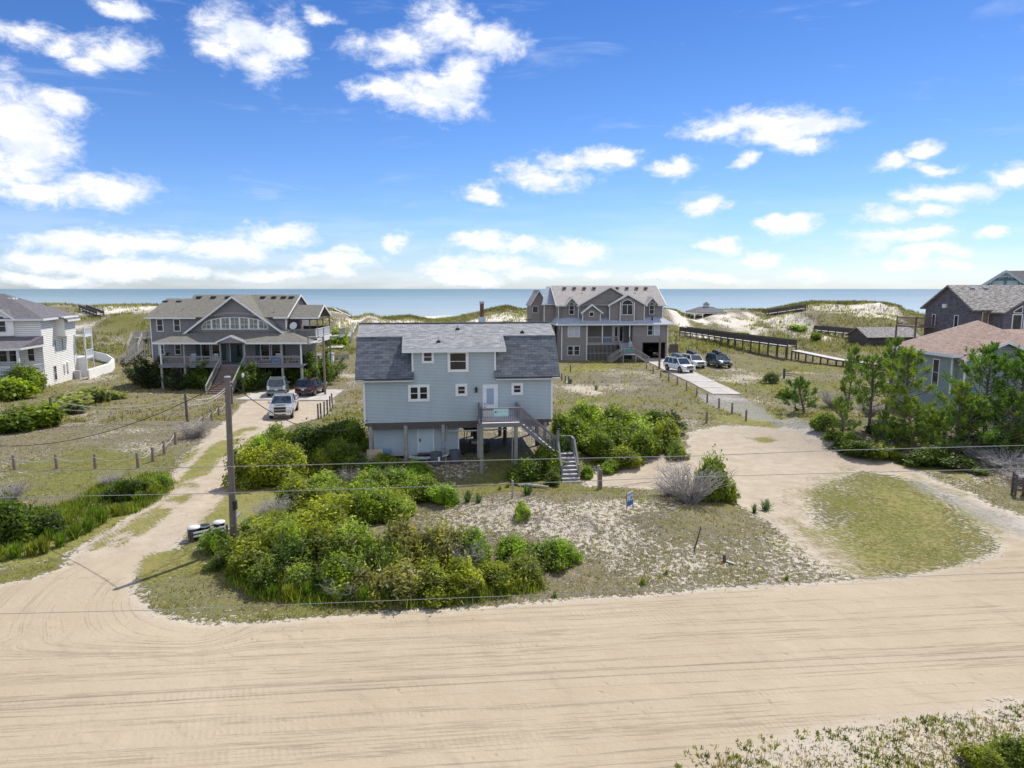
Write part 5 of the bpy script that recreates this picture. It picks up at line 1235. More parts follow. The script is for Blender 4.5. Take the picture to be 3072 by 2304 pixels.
def pink_house():
    T = thing('pink_roof_house', 'grey green cottage with pinkish shingle roof behind the pines at the right edge', 'house', (39.9, 59.8, 0), 4)
    w = MB().mat(SID_GREEN); w.box(-.55, 14, .9, 9, -.4, 6.05); w.build('wall', None, T)
    g = MB().mat(SID_GREEN); g.prism([(0, -.4), (7, -.4), (7, 5.5), (3.5, 6.95), (0, 5.5)], 'y', .02, 4)
    g.lap((0, 0, 0), (1, 0, 0), (0, -1, 0), -.4, 6.95, lambda z: (0, 7) if z < 5.5 else ((z-5.5)/1.45*3.5, 7-(z-5.5)/1.45*3.5), .2, .02)
    g.lap((0, 4, 0), (0, -1, 0), (-1, 0, 0), -.4, 5.4, lambda z: (0, 4), .2, .02); gg = g.build('front_wing', None, T)
    rf = MB().mat(RF_PINK); e = 5.95
    rf.slab([(-1.0, .3, e), (9.9, .3, e), (4.5, 4.7, 8.75)], .16); rf.slab([(-1.0, 9.6, e), (-1.0, .3, e), (4.5, 4.7, 8.75)], .16); rf.slab([(9.9, 9.6, e), (-1.0, 9.6, e), (4.5, 4.7, 8.75)], .16); rf.slab([(9.9, .3, e), (9.9, 9.6, e), (4.5, 4.7, 8.75)], .16); gable_roof_x(rf, 1.4, 8.4, 6.1, 7.72, 5.6, 16, .3, .15)
    gable_roof_y(rf, 0, 7, 5.6, 7.05, -.45, 4.4, .45, .14); r0 = rf.build('roof', None, T)
    t = MB(); rake_y(t, 0, 7, 5.6, 7.05, -.45, .45, .14, .24); t.box(-1.06, -1.0, .3, 9.6, e-.3, e-.02); t.box(-1.0, 0, .24, .3, e-.3, e-.02); t.box(-.03, .12, -.04, .03, -.4, 5.4); t.box(-.58, -.45, .86, .93, -.4, 5.8); t.build('white_trim', WHITE, T)
    window(T, 2.4, 3.3, 2.8, 5.3, 0, .08, 1, 2, side=(-.55, -1)); window(T, 5.6, 6.4, 2.8, 5.3, 0, .08, 1, 2, side=(-.55, -1)); window(T, 1.0, 2.0, 2.6, 5.2, 0, .08, 1, 2, side=(0, -1))
    b = MB().mat(SID_GREEN); b.box(-.9, -.05, .0, .85, -.4, 2.3); b.build('side_block', None, T)
    x, y = 39.6, 58.9; T2 = thing('blue_tub', 'bright blue tub on a ledge beside the grey green cottage wall', 'tub', (40.35, 59.45, 2.55), 0)
    mb = MB(); mb.tube([(0, 0, 0), (0, 0, .5), (0, 0, .56)], [.25, .32, .36], 12); mb.build('tub', mat('bright_blue', (.03, .22, .55), .35), T2)
pink_house()
def blue_gable_house():
    T = thing('teal_gable_house', 'house with dark roof and decorated teal gable peeking over the shake house', 'house', (71.2, 106.5, 0), -33)
    w = MB().mat(mat('teal_wall', (.14, .24, .29), .7)); w.prism([(0, 0), (8.0, 0), (8.0, 11), (4.0, 14.2), (0, 11)], 'y', .02, 10); w.box(8, 24, 2, 10, 0, 11); w.build('wall', None, T)
    rf = MB().mat(RF_DARK); gable_roof_y(rf, 0, 8.0, 11.2, 14.3, -.5, 10, 1.2, .18); rf.slab([(6, 1, 11.2), (26, 1, 11.2), (26, 6, 14.5), (4, 6, 14.5)], .18); r0 = rf.build('roof', None, T)
    t = MB(); rake_y(t, 0, 8.0, 11.2, 14.3, -.5, 1.2, .18, .35, .1)
    ap = arch_pts(4.0, 12.2, 1.9, 1.35, 12); 
    for p, q in zip(ap, ap[1:]): t.bar((p[0], -.5, p[1]), (q[0], -.5, q[1]), .08, .12)
    for k in (-1.1, -.5, 0, .5, 1.1): t.bar((4+k*.8, -.5, 13.3-abs(k)*.3), (4.0+k*.25, -.5, 14.1-abs(k)*.25), .06)
    t.build('gable_trim', mat('pale_teal_trim', (.42, .52, .54), .6), T)
    for x in (7.5, 9.8): q = MB(); q.box(x, x+.7, 4.6, 5.0, 14.0, 14.3); q.build('roof_vent', WHITE, r0)
    for i in range(2):
        q = MB(); q.box(2.4+i*1.8, 3.8+i*1.8, -.06, .0, 11.4, 12.9); q.build('window', mat('pale_teal_trim', (.42, .52, .54), .6), T)
blue_gable_house()
def shed():
    a = G(1845, 745); T = thing('beach_shed', 'low dark wooden shed with shingle roof between the pines and the shake house', 'shed', (a.x+1.5, a.y-2, 0), 8)
    W_, D, ze, za = 10.5, 6, 2.6, 4.1
    w = MB().mat(DARKW); w.box(0, W_, 0, D, -.3, ze); w.prism([(0, ze), (D/2, za), (D, ze)], 'x', .0, W_); w.build('wall', None, T)
    rf = MB().mat(RF_SHAKE); gable_roof_x(rf, 0, D, ze, za, -.4, W_+.4, .5, .14); rf.build('roof', None, T)
shed()

# ------------------------------------------------------------------ plants
def leaf_mesh(name, P0, Nn, size, rnd, mat_, asp=1.7, seed=0, curve=False):
    """one mesh of many rhombic leaves: centres P0, normals Nn, half lengths size"""
    rs = np.random.RandomState(seed); n = len(P0)
    t = rs.normal(size=(n, 3)); t -= (t*Nn).sum(1)[:, None]*Nn; t /= np.linalg.norm(t, axis=1)[:, None]+1e-9
    b = np.cross(Nn, t); s = size[:, None]
    V = np.stack([P0-t*s*asp, P0-b*s, P0+t*s*asp, P0+b*s], 1).reshape(-1, 3)
    return quads_mesh(name, V, np.repeat(rnd, 4), mat_)
def quads_mesh(name, V, rnd, mat_):
    me = bpy.data.meshes.new(name); nv = len(V); nf = nv//4
    me.vertices.add(nv); me.vertices.foreach_set('co', V.astype(np.float32).ravel())
    me.loops.add(nv); me.loops.foreach_set('vertex_index', np.arange(nv, dtype=np.int32))
    me.polygons.add(nf); me.polygons.foreach_set('loop_start', (np.arange(nf)*4).astype(np.int32))
    me.update(calc_edges=True)
    a = me.attributes.new('rnd', 'FLOAT', 'POINT'); a.data.foreach_set('value', rnd.astype(np.float32))
    me.materials.append(mat_); return me
def link(me, name, parent=None, color=None):
    o = bpy.data.objects.new(name, me); COL.objects.link(o)
    if parent: o.parent = parent
    if color: o.color = (*color, 1)
    return o
def crown_points(rs, lobes, n, inner=.35):
    """points on/inside a union of blobs, thinned out deep inside"""
    out = []; nr = []
    w = np.array([l[3]**2 for l in lobes]); w /= w.sum()
    for (cx, cy, cz, r, fl), k in zip(lobes, rs.multinomial(n, w)):
        d = rs.normal(size=(k, 3)); d /= np.linalg.norm(d, axis=1)[:, None]
        d[:, 2] = np.where(d[:, 2] < -.35, -d[:, 2], d[:, 2])
        rr = r*(1-np.abs(rs.normal(size=k))*.16); p = d*rr[:, None]*np.array([1, 1, fl])+np.array([cx, cy, cz])
        out.append(p); nr.append(d)
    p = np.concatenate(out); d = np.concatenate(nr)
    dep = np.full(len(p), -9.)
    for (cx, cy, cz, r, fl) in lobes:
        q = (p-np.array([cx, cy, cz]))/np.array([1, 1, fl]); dep = np.maximum(dep, r-np.linalg.norm(q, axis=1))
    keep = (dep < .30) & (p[:, 2] > 0.02)
    return p[keep], d[keep]
def shrub_lobes(rs, w=1.0, h=1.0, k=26, lr=(.22, .42)):
    L = []; ph = rs.uniform(0, 6)
    for i in range(k):
        a = rs.uniform(0, 2*math.pi); r = math.sqrt(rs.uniform(0, 1))*.78; z = rs.uniform(.12, 1)
        r *= math.sqrt(max(.12, 1-(z*.95)**2.2))*(.72+.42*math.sin(a*2+ph)+.22*math.sin(a*5+ph*3)); z *= .74+.34*math.sin(a*1+ph*2)*min(1, r*1.6)+rs.uniform(-.1, .25)
        L.append((r*math.cos(a)*w, r*math.sin(a)*w, z*h*.80, rs.uniform(*lr)*min(w, 1.1), rs.uniform(.75, 1.05)))
    L.append((0, 0, h*.35, .55*w, .8)); return L
def stems(mb, rs, n, h, w, r=.02, kink=3):
    for i in range(n):
        a = rs.uniform(0, 2*math.pi); e = Vector((math.cos(a)*w*rs.uniform(.3, 1), math.sin(a)*w*rs.uniform(.3, 1), h*rs.uniform(.6, 1)))
        pts = [Vector((rs.uniform(-.1, .1), rs.uniform(-.1, .1), -.1))]
        for k in range(1, kink+1): pts.append(e*(k/kink)+Vector(rs.normal(size=3))*.05*h)
        mb.tube(pts, [r*(1-.75*k/kink) for k in range(kink+1)], 4, False)
        for q in range(3):
            p = pts[rs.randint(1, kink+1)]; d = Vector(rs.normal(size=3)); d.z = abs(d.z); mb.tube([p, p+d.normalized()*h*.25], [r*.4, r*.12], 3, False)
SRC = bpy.data.collections.new('unused')
TPL = {}
def tpl(key, name, parts):
    """a template thing: kept as plain data; the first placement uses it directly"""
    TPL[key] = (name, parts)
def place(key, loc, sc, rz, color, label, cat, group=None, tilt=0):
    name, parts = TPL[key]
    T = thing(name, label, cat, loc, rz, group); T.scale = (sc,)*3 if not hasattr(sc, '__len__') else sc
    if tilt: T.rotation_euler = (R(tilt), 0, R(rz))
    for pn, me, colr in parts: link(me, pn, T, color if colr else None)
    return T
def mk_shrub(key, seed, n, size, w=1.0, h=1.0, k=26, lr=(.2, .4), up=.8, asp=1.7, m=None, name='shrub', dead=0):
    rs = np.random.RandomState(seed); L = shrub_lobes(rs, w, h, k, lr)
    p, d = crown_points(rs, L, n)
    sh = rs.uniform(size=len(p)) < .30; ks = fbm(p[:, 0]*4+3, p[:, 1]*4+p[:, 2]*3, seed+5, 2)
    p = p+(d*.35+np.array([0, 0, .65]))*(sh*np.abs(rs.normal(size=len(p)))*.15+np.clip(ks-.45, 0, 1)*.55)[:, None]+rs.normal(size=p.shape)*.025
    nn = d*.30+rs.normal(size=p.shape)*.6+np.array([0, 0, up]); nn /= np.linalg.norm(nn, axis=1)[:, None]
    tuft = fbm(p[:, 0]*3+9, p[:, 1]*3+p[:, 2]*2.1, seed, 2)
    rnd = np.clip(rs.uniform(0, 1, len(p))*.42+(tuft-.14)*1.15, 0, 1)
    me = leaf_mesh('foliage', p, nn, size*rs.uniform(.6, 1.25, len(p)), rnd, m or LEAF, asp, seed)
    mb = MB(); stems(mb, rs, 12, h*.95, w*.75, .022); st = mb.build('stems', TWIG if dead else BARK); sm = st.data; bpy.data.objects.remove(st)
    tpl(key, name, [('foliage', me, 1), ('stems', sm, 0)])
for i in range(5): mk_shrub('bush%d' % i, 100+i, 15000, .031, w=(1.0, 1.15, .95, 1.05, 1.2)[i], h=(1.0, .9, 1.1, .85, 1.0)[i], k=60, lr=(.13, .33))
for i in range(3): mk_shrub('lime%d' % i, 200+i, 12000, .022, w=1.0, h=1.0, k=50, lr=(.10, .24), up=.6, asp=2.6)
for i in range(2): mk_shrub('thin%d' % i, 300+i, 5000, .028, w=1.05, h=1.05, k=50, lr=(.10, .30), up=.6, asp=2.4, dead=1)
for i in range(2): mk_shrub('far%d' % i, 400+i, 3000, .065, w=1.0, h=.9, k=22)
for i in range(3):     # leafless grey twiggy shrub
    rs = np.random.RandomState(500+i); mb = MB(); stems(mb, rs, 150, 1.0, .9, .014, 4); st = mb.build('twigs', TWIG); tpl('twig%d' % i, 'dead_shrub', [('twigs', st.data, 0)]); bpy.data.objects.remove(st)
def mk_blades(key, seed, n, ln, wd, spread, name, pn, droop=.3):
    rs = np.random.RandomState(seed); a = rs.uniform(0, 2*math.pi, n); tl = np.abs(rs.normal(size=n))*spread; L = ln*rs.uniform(.6, 1.1, n)
    d = np.stack([np.cos(a)*np.sin(tl), np.sin(a)*np.sin(tl), np.cos(tl)], 1); s = np.stack([-np.sin(a), np.cos(a), 0*a], 1)
    b = rs.normal(size=(n, 3))*np.array([.08, .08, 0])*ln; w = (wd*rs.uniform(.6, 1.2, n))[:, None]
    m = b+d*L[:, None]*.6; e = b+d*L[:, None]*1.0-np.array([0, 0, 1])*(L*droop*np.sin(tl))[:, None]
    V = np.stack([b-s*w*.5, b+s*w*.5, m+s*w*.5, m-s*w*.5, m-s*w*.5, m+s*w*.5, e+s*w*.08, e-s*w*.08], 1).reshape(-1, 3)
    tpl(key, name, [(pn, quads_mesh(pn, V, np.repeat(rs.uniform(0, 1, n), 8), BLADE), 1)])
mk_blades('yucca', 1, 90, .75, .045, .75, 'yucca', 'foliage_blades', .15)
for i in range(2): mk_blades('weed%d' % i, 10+i, 260, 1.0, .035, .28, 'tall_weed', 'foliage_blades', .35)
mk_blades('clump', 20, 150, .45, .03, .6, 'grass_clump', 'foliage_blades', .5)

def mk_pine(key, seed, h=6.0, cw=1.0, base=.22, lean=.04, n_br=44):
    rs = np.random.RandomState(seed); mb = MB(); top = Vector((lean*h, rs.uniform(-.3, .3), h))
    tp = [Vector((top.x*(t**1.3), top.y*t+.10*math.sin(t*5+seed), h*t)) for t in np.linspace(0, 1, 9)]
    tp[0].z = -.3; mb.tube(tp, [.13*(1-.86*t) for t in np.linspace(0, 1, 9)], 8); tk = mb.build('trunk', BARK); tm = tk.data; bpy.data.objects.remove(tk)
    lb = MB(); C_ = []; ax = []
    for i in range(n_br):
        t = base+(1-base)*(i+.5)/n_br*.99; a = i*2.4+rs.uniform(-.5, .5); L = cw*h*.36*(1-t)**.6*rs.uniform(.25, 1.45)+.2
        o = Vector((top.x*t**1.3, top.y*t, h*t)); el = .15+.75*t+rs.uniform(-.25, .2)
        d = Vector((math.cos(a)*math.cos(el), math.sin(a)*math.cos(el), math.sin(el))); mid = o+d*L*.55+Vector((0, 0, -.03)); e = o+d*L+Vector((0, 0, .16*L))
        lb.tube([o, mid, e], [.035, .022, .008], 4, False)
        if rs.uniform() < .16 and t < .6: continue
        for k in range(int(6+L*7)):
            f = 1-abs(rs.normal())*.24; f = max(f, .15); q = o.lerp(e, f)+Vector(rs.normal(size=3))*.11*(.5+L*.35); dd = (d+Vector((0, 0, .75))+Vector(rs.normal(size=3))*.35).normalized()
            C_.append(q); ax.append(dd)
    for k in range(9): C_.append(top+Vector(rs.normal(size=3))*.12); ax.append(Vector((0, 0, 1)))
    bm = lb.build('limbs', BARK); bmm = bm.data; bpy.data.objects.remove(bm)
    C_ = np.array(C_); ax = np.array(ax); m = 15; nC = len(C_)
    Cn = np.repeat(C_, m, 0); A = np.repeat(ax, m, 0); d = A*.8+rs.normal(size=A.shape)*.62; d /= np.linalg.norm(d, axis=1)[:, None]
    L = rs.uniform(.13, .24, len(d))[:, None]; s = np.cross(d, rs.normal(size=d.shape)); s /= np.linalg.norm(s, axis=1)[:, None]; w = .017
    b = Cn+A*rs.uniform(-.10, .16, len(d))[:, None]
    V = np.stack([b-s*w, b+s*w, b+d*L+s*w*.35, b+d*L-s*w*.35], 1).reshape(-1, 3)
    rnd = np.repeat(np.clip(np.repeat(rs.uniform(0, 1, nC), m)*.6+rs.uniform(0, .4, nC*m), 0, 1), 4)
    tpl(key, 'pine_tree', [('crown', quads_mesh('crown', V, rnd, NEEDLE), 1), ('trunk', tm, 0), ('limbs', bmm, 0)])
mk_pine('pine0', 1, 6.0, 1.0, .24, .03, 52); mk_pine('pine1', 2, 6.0, .9, .30, .08, 50); mk_pine('pine2', 3, 6.0, 1.1, .22, -.03, 52); mk_pine('pineb', 4, 3.6, 1.5, .06, .02, 44); mk_pine('pine3', 6, 6.0, 1.35, .10, .0, 64)
def mk_juniper(key, seed, h, w):       # ragged upright shrub with sweeping fingers
    rs = np.random.RandomState(seed); P0 = []; Nn = []; mb = MB()
    for i in range(26):
        a = rs.uniform(0, 2*math.pi); el = rs.uniform(.55, 1.35); L = h*rs.uniform(.55, 1.0)
        d = np.array([math.cos(a)*math.cos(el)*w, math.sin(a)*math.cos(el)*w, math.sin(el)]); b = rs.normal(size=3)*.22*w; b[2] = abs(b[2])*.5
        mb.tube([Vector(b), Vector(b+d*L*.95)], [.05, .01], 5, False)
        for k in range(420):
            f = rs.uniform(.08, 1)**.8; r = .26*(1-f)+.09; P0.append(b+d*L*f+rs.normal(size=3)*r); q = rs.normal(size=3)*.6+d+np.array([0, 0, .5]); Nn.append(q/np.linalg.norm(q))
    P0 = np.array(P0); Nn = np.array(Nn); k = P0[:, 2] > .05; P0 = P0[k]; Nn = Nn[k]
    me = leaf_mesh('foliage', P0, Nn, .05*rs.uniform(.6, 1.3, len(P0)), rs.uniform(0, 1, len(P0)), LEAF, 1.5, seed); st = mb.build('stems', BARK)
    tpl(key, 'juniper', [('foliage', me, 1), ('stems', st.data, 0)]); bpy.data.objects.remove(st)
mk_juniper('jun0', 1, 3.2, .9); mk_juniper('jun1', 2, 3.2, .7); mk_juniper('jun2', 3, 3.2, 1.1)

DKG, MID, OLV, YEL, LIM, VIV, TAN, SIL = (.085,.125,.02), (.165,.215,.028), (.20,.225,.028), (.255,.275,.03), (.275,.335,.075), (.185,.265,.032), (.26,.245,.09), (.20,.215,.10)
# (picture x, picture y of the foot, radius m, height m, template, colour, label)
BUSHES = [
 (470,1192,.85,.95,'bush2',VIV,'small bright green shrub at the left end of the thicket below the bins'),
 (548,1236,1.35,1.9,'bush0',OLV,'olive yellow shrub at the left corner of the roadside thicket'),
 (508,1218,.9,1.2,'bush3',DKG,'low dark green shrub at the left foot of the roadside thicket'),
 (588,1262,.80,1.75,'lime0',LIM,'feathery lime shrub at the front left of the thicket, left one of two'),
 (648,1268,.95,2.05,'lime1',LIM,'feathery lime shrub at the front left of the thicket, taller right one of two'),
 (640,1240,1.2,1.9,'bush4',DKG,'dark green bush in the thicket just behind the two lime shrubs'),
 (612,1196,1.5,2.1,'bush1',OLV,'wide olive bush in the thicket just right of the utility pole'),
 (560,1150,.9,1.0,'bush2',MID,'low green bush right beside the foot of the utility pole'),
 (700,1212,1.35,2.1,'bush3',OLV,'rounded olive bush in the middle left of the thicket'),
 (668,1165,1.5,2.0,'bush0',YEL,'yellow green bush on the upper left of the thicket'),
 (590,1120,1.0,1.3,'twig0',TAN,'grey leafless twiggy shrub right of the utility pole'),
 (735,1272,1.05,2.2,'bush2',MID,'mid green bush at the thicket front with pale bare sticks beside it'),
 (762,1225,1.15,2.4,'lime2',LIM,'tall light green shrub in the centre left of the thicket'),
 (795,1288,1.0,1.9,'thin0',TAN,'thin yellowish shrub with pale sticks at the roadside front, leftmost'),
 (812,1235,1.1,2.1,'bush1',MID,'dark centred green bush behind the pale roadside sticks'),
 (865,1286,1.1,2.0,'thin1',TAN,'thin yellowish tan shrub at the middle of the roadside front'),
 (880,1232,1.15,2.4,'thin0',TAN,'tall tan shrub with bare tips in the middle of the thicket'),
 (935,1282,1.05,1.9,'bush0',OLV,'olive bush at the roadside front right of the middle'),
 (955,1228,1.15,2.3,'thin1',TAN,'tall sparse tan shrub right of the thicket middle'),
 (1003,1276,1.1,1.75,'thin0',YEL,'yellowish sparse shrub at the right part of the roadside front'),
 (1022,1215,.95,2.25,'lime0',VIV,'vivid green dome shaped shrub standing above the thicket, left one of two'),
 (1068,1262,1.1,1.6,'bush3',OLV,'olive shrub below the right vivid green dome'),
 (1108,1212,.95,1.95,'lime1',VIV,'vivid green dome shaped shrub standing above the thicket, right one of two'),
 (1135,1250,1.0,1.35,'thin1',OLV,'thin olive shrub near the right end of the thicket'),
 (1160,1222,.85,1.4,'bush4',MID,'leafy green shrub tucked left of the end shrub of the thicket'),
 (1208,1215,.80,1.7,'lime2',VIV,'vivid green feathery shrub at the very right end of the thicket'),
 (1130,1118,.55,.9,'thin0',LIM,'small pale green shrub alone above the right part of the thicket'),
 (735,1120,1.4,1.9,'bush1',YEL,'yellow green bush at the top of the thicket below the grey twigs'),
 (808,1122,1.3,1.9,'bush4',MID,'green bush at the top centre of the thicket'),
 (862,1120,.9,1.6,'lime0',LIM,'light green feathery shrub at the top right of the thicket'),
 (700,1062,1.3,1.4,'lime2',LIM,'pale green shrub in the row between the thicket and the blue house'),
 (565,1046,1.35,2.0,'bush0',YEL,'large yellow olive bush at the edge of the left sand drive, front one'),
 (560,1000,1.2,1.9,'bush3',VIV,'bright green bush at the bend of the left sand drive'),
 (625,1040,1.35,2.2,'bush2',OLV,'olive bush with yellow tips right of the bush at the drive edge'),
 (655,985,1.5,2.3,'bush4',DKG,'large dark green bush left of the blue house, nearer the drive'),
 (715,970,1.5,2.2,'bush1',DKG,'large dark green bush left of the blue house, middle one'),
 (765,975,1.1,2.2,'bush3',MID,'green bush touching the left corner of the blue house'),
 (820,1040,1.1,1.4,'bush0',MID,'leafy bush in front of the left part of the blue storage room'),
 (800,1075,1.3,1.6,'bush2',MID,'green bush just below the leaning plywood sheet'),
 (868,1062,1.15,1.6,'bush1',VIV,'rounded bright green bush in front of the dark steps'),
 (910,1080,1.1,1.45,'bush4',MID,'green bush below the air conditioners'),
 (958,1085,.95,1.0,'bush0',VIV,'bright low bush at the right end of the row below the air conditioners'),
 (765,1048,.8,1.2,'twig1',TAN,'grey leafless shrub in front of the left pile of the blue house'),
 (625,1225,.8,2.6,'lime2',LIM,'light lime shrub rising behind the two front left lime shrubs'),
 (600,1160,.9,1.9,'lime1',OLV,'feathery olive shrub behind the pole side of the thicket'),
 (850,1250,.8,2.1,'lime0',LIM,'pale lime shrub between the tan shrubs and the green bush'),
 (1315,970,1.4,2.1,'bush4',MID,'green bush in the middle of the hedge beside the sand lot'),
 (1375,955,1.3,1.7,'bush0',LIM,'lighter green bush in the middle back of the hedge'),
 (1210,1000,1.0,1.9,'bush3',DKG,'dark bush squeezed between the stair landing and the hedge'),
 (1320,1018,.8,.9,'bush2',VIV,'low bright bush at the front foot of the hedge'),
 (1460,985,.8,1.0,'bush1',MID,'low green bush closing the right end of the hedge'),
 (600,975,1.2,1.9,'bush1',MID,'green bush at the drive side between the bright bend bush and the dark ones'),
 (620,1010,1.2,1.7,'bush0',YEL,'yellow green bush behind the front bush of the left sand drive'),
 (640,1098,1.2,1.5,'bush0',OLV,'olive bush bridging the thicket and the pale green row behind it, left one'),
 (770,1092,1.2,1.5,'bush3',MID,'green bush between the thicket top and the plywood sheet bushes'),
 (835,1100,1.1,1.4,'bush1',OLV,'olive bush between the thicket top and the bushes below the dark steps'),
 (700,1098,.9,1.3,'lime1',LIM,'light green shrub at the back of the thicket behind its yellow green bush'),
 (835,1010,1.0,1.0,'bush4',OLV,'low olive bush right below the storage room wall of the blue house'),
 (900,1035,1.0,1.2,'bush2',VIV,'bright green bush right of the olive bush below the storage room'),
 (845,1060,1.0,1.5,'twig2',TAN,'grey leafless stems rising from the bushes in front of the blue house'),
 (740,1010,1.2,1.8,'bush0',MID,'green bush below the two dark bushes left of the blue house'),
 (690,1020,1.1,1.7,'bush3',OLV,'olive bush left of the green bush below the dark ones'),
 (905,1215,.9,2.3,'twig1',TAN,'bare pale stems standing out of the middle of the thicket'),
 (1000,1235,.9,2.1,'twig2',TAN,'bare grey stems between the tan shrubs and the left vivid dome'),
 (742,1292,.8,1.4,'twig0',TAN,'fan of pale dead sticks at the roadside front of the thicket'),
 (1135,1035,1.0,1.5,'bush3',DKG,'dark leafy bush in front of the upper stair flight, left one'),
 (1180,1020,1.0,1.9,'bush2',MID,'green leafy bush under the stair flight of the blue house'),
 (1195,1045,.7,1.1,'bush0',DKG,'dark green bush left of the lowest stair treads'),
 (1268,1030,.5,.8,'bush4',VIV,'small bright green shrub right of the lowest stair treads'),
 (1232,968,1.5,2.3,'bush1',MID,'green bush in the hedge right of the blue house, nearest its corner'),
 (1290,985,1.5,2.0,'bush0',MID,'green bush in the hedge right of the blue house, second from its corner'),
 (1345,1005,1.25,1.6,'bush3',OLV,'olive green bush at the front of the hedge beside the sand lot'),
 (1395,985,1.4,1.9,'bush4',MID,'green bush in the right half of the hedge beside the sand lot'),
 (1440,965,1.2,1.9,'bush2',OLV,'olive tipped bush at the right end of the hedge beside the sand lot'),
 (1345,945,1.6,2.2,'bush1',MID,'wide green bush at the back of the hedge beside the sand lot'),
 (1265,920,1.3,1.9,'bush2',LIM,'light green bush at the back of the hedge near the house corner'),
 (1410,935,1.5,1.8,'bush3',DKG,'darker green bush at the back right of the hedge'),
 (1490,1084,1.75,2.3,'twig2',TAN,'large grey leafless shrub on the sand in the middle right'),
 (1450,1072,1.2,.9,'twig0',TAN,'low grey leafless shrub spreading left of the large grey one'),
 (1538,1082,.95,2.2,'bush4',MID,'leafy green shrub leaning on the right of the large grey shrub'),
 (1566,1084,.6,1.1,'bush0',OLV,'small green shrub at the right foot of the large grey shrub'),
 (10,1165,1.5,2.0,'bush1',DKG,'dark green bush at the left edge of the picture'),
 (55,1160,1.1,1.3,'bush3',DKG,'dark green bush second from the left edge above the tall weeds'),
 (20,1085,1.1,1.2,'twig1',TAN,'grey leafless shrub at the left edge above the dark bush'),
 (265,1082,.9,1.2,'bush0',DKG,'dark green shrub left of the left sand drive, left one of three'),
 (312,1068,.85,1.1,'lime1',MID,'green shrub left of the left sand drive, middle one of three'),
 (348,1050,.7,.9,'lime2',VIV,'bright green shrub left of the left sand drive, right one of three'),
 (240,1052,.9,1.0,'twig0',TAN,'grey leafless shrub left of the three shrubs beside the drive'),
 (420,945,1.6,1.4,'twig2',TAN,'large grey leafless shrub beside the rope fence of the left drive'),
 (150,890,2.2,2.0,'far0',SIL,'silvery green bush in front of the cream house, largest'),
 (205,868,2.0,1.8,'far1',SIL,'silvery green bush right of the largest silvery bush'),
 (240,862,1.2,1.2,'far0',SIL,'small silvery green bush at the right end of the silvery group'),
 (95,920,2.0,2.0,'far1',MID,'green bush left of the first tall rope post'),
 (45,918,1.8,1.9,'thin1',SIL,'sparse grey green shrub near the left edge below the cream house'),
 (10,935,1.6,1.7,'far0',DKG,'dark green shrub at the left edge below the cream house porch'),
 (30,862,2.2,2.6,'far0',MID,'green bush against the porch of the cream house'),
 (-10,858,2.0,2.2,'far1',DKG,'dark bush against the cream house porch at the picture edge'),
 (60,848,1.6,2.9,'bush2',MID,'tall green bush at the porch corner of the cream house'),
 (312,742,2.0,2.2,'far0',MID,'green bush behind the left end of the grey porch house'),
 (725,745,2.6,3.2,'far1',VIV,'tall green bush behind the right corner of the grey porch house'),
 (1725,712,2.2,1.3,'far0',VIV,'bright green bush on the dunes between the two boardwalks'),
 (1590,728,3.2,1.2,'far1',VIV,'wide bright green bush behind the long boardwalk'),
 (1668,828,1.3,1.6,'thin1',SIL,'sparse bush beside the small dark post on the right'),
 (1762,738,1.2,2.0,'far0',DKG,'dark bush at the left end of the second boardwalk'),
 (2200,1672,.6,.8,'bush2',MID,'dark leaved shrub cut off by the bottom right corner'),
 (2130,1668,.5,.7,'bush0',OLV,'small shrub just left of the bottom right corner shrub'),
 (1700,860,1.0,1.1,'far1',MID,'low shrub left of the short bushy pine'),
 (1850,985,1.2,1.1,'bush1',DKG,'dark undergrowth bush at the lower left edge of the pine grove'),
 (1895,990,1.2,1.0,'thin1',OLV,'sparse yellow undergrowth at the lower edge of the grove'),
 (2000,1005,1.2,1.1,'bush0',DKG,'dark undergrowth bush in front of the nearest pine'),
 (2060,1010,1.3,1.0,'bush4',DKG,'wide dark undergrowth bush between the nearest pine and the branch pile'),
 (1930,940,1.5,1.3,'far0',DKG,'dark undergrowth behind the grove trunks, left part'),
 (2010,930,1.6,1.6,'far1',DKG,'dark undergrowth behind the grove trunks, right part'),
 (1980,1000,1.0,.8,'twig1',TAN,'low bare brushwood in front of the grove centre'),
 (1830,960,1.0,1.0,'bush3',MID,'low green bush at the left foot of the pine grove'),
 (1775,930,1.1,1.3,'thin0',MID,'sparse green shrub below the short bushy pine'),
 (1950,985,.9,1.0,'thin1',OLV,'low olive shrub under the middle of the pine grove'),
 (2120,975,1.4,1.2,'bush1',DKG,'dark undergrowth bush below the large right pine'),
 (2190,970,1.3,1.3,'bush3',MID,'undergrowth bush at the right edge below the pines'),
 (1880,900,1.4,1.5,'twig1',TAN,'tangle of bare grey branches inside the pine grove'),
 (1800,880,1.6,1.9,'twig2',TAN,'bare grey branches reaching left of the pine grove'),
 (2170,1010,2.0,1.1,'twig0',TAN,'pile of cut grey branches at the right edge below the pines, upper part'),
 (2110,990,1.3,.9,'twig1',TAN,'pile of cut grey branches left of the one at the right edge'),
 (2225,1045,1.6,.9,'twig2',TAN,'lowest pile of cut grey branches at the right edge'),
]
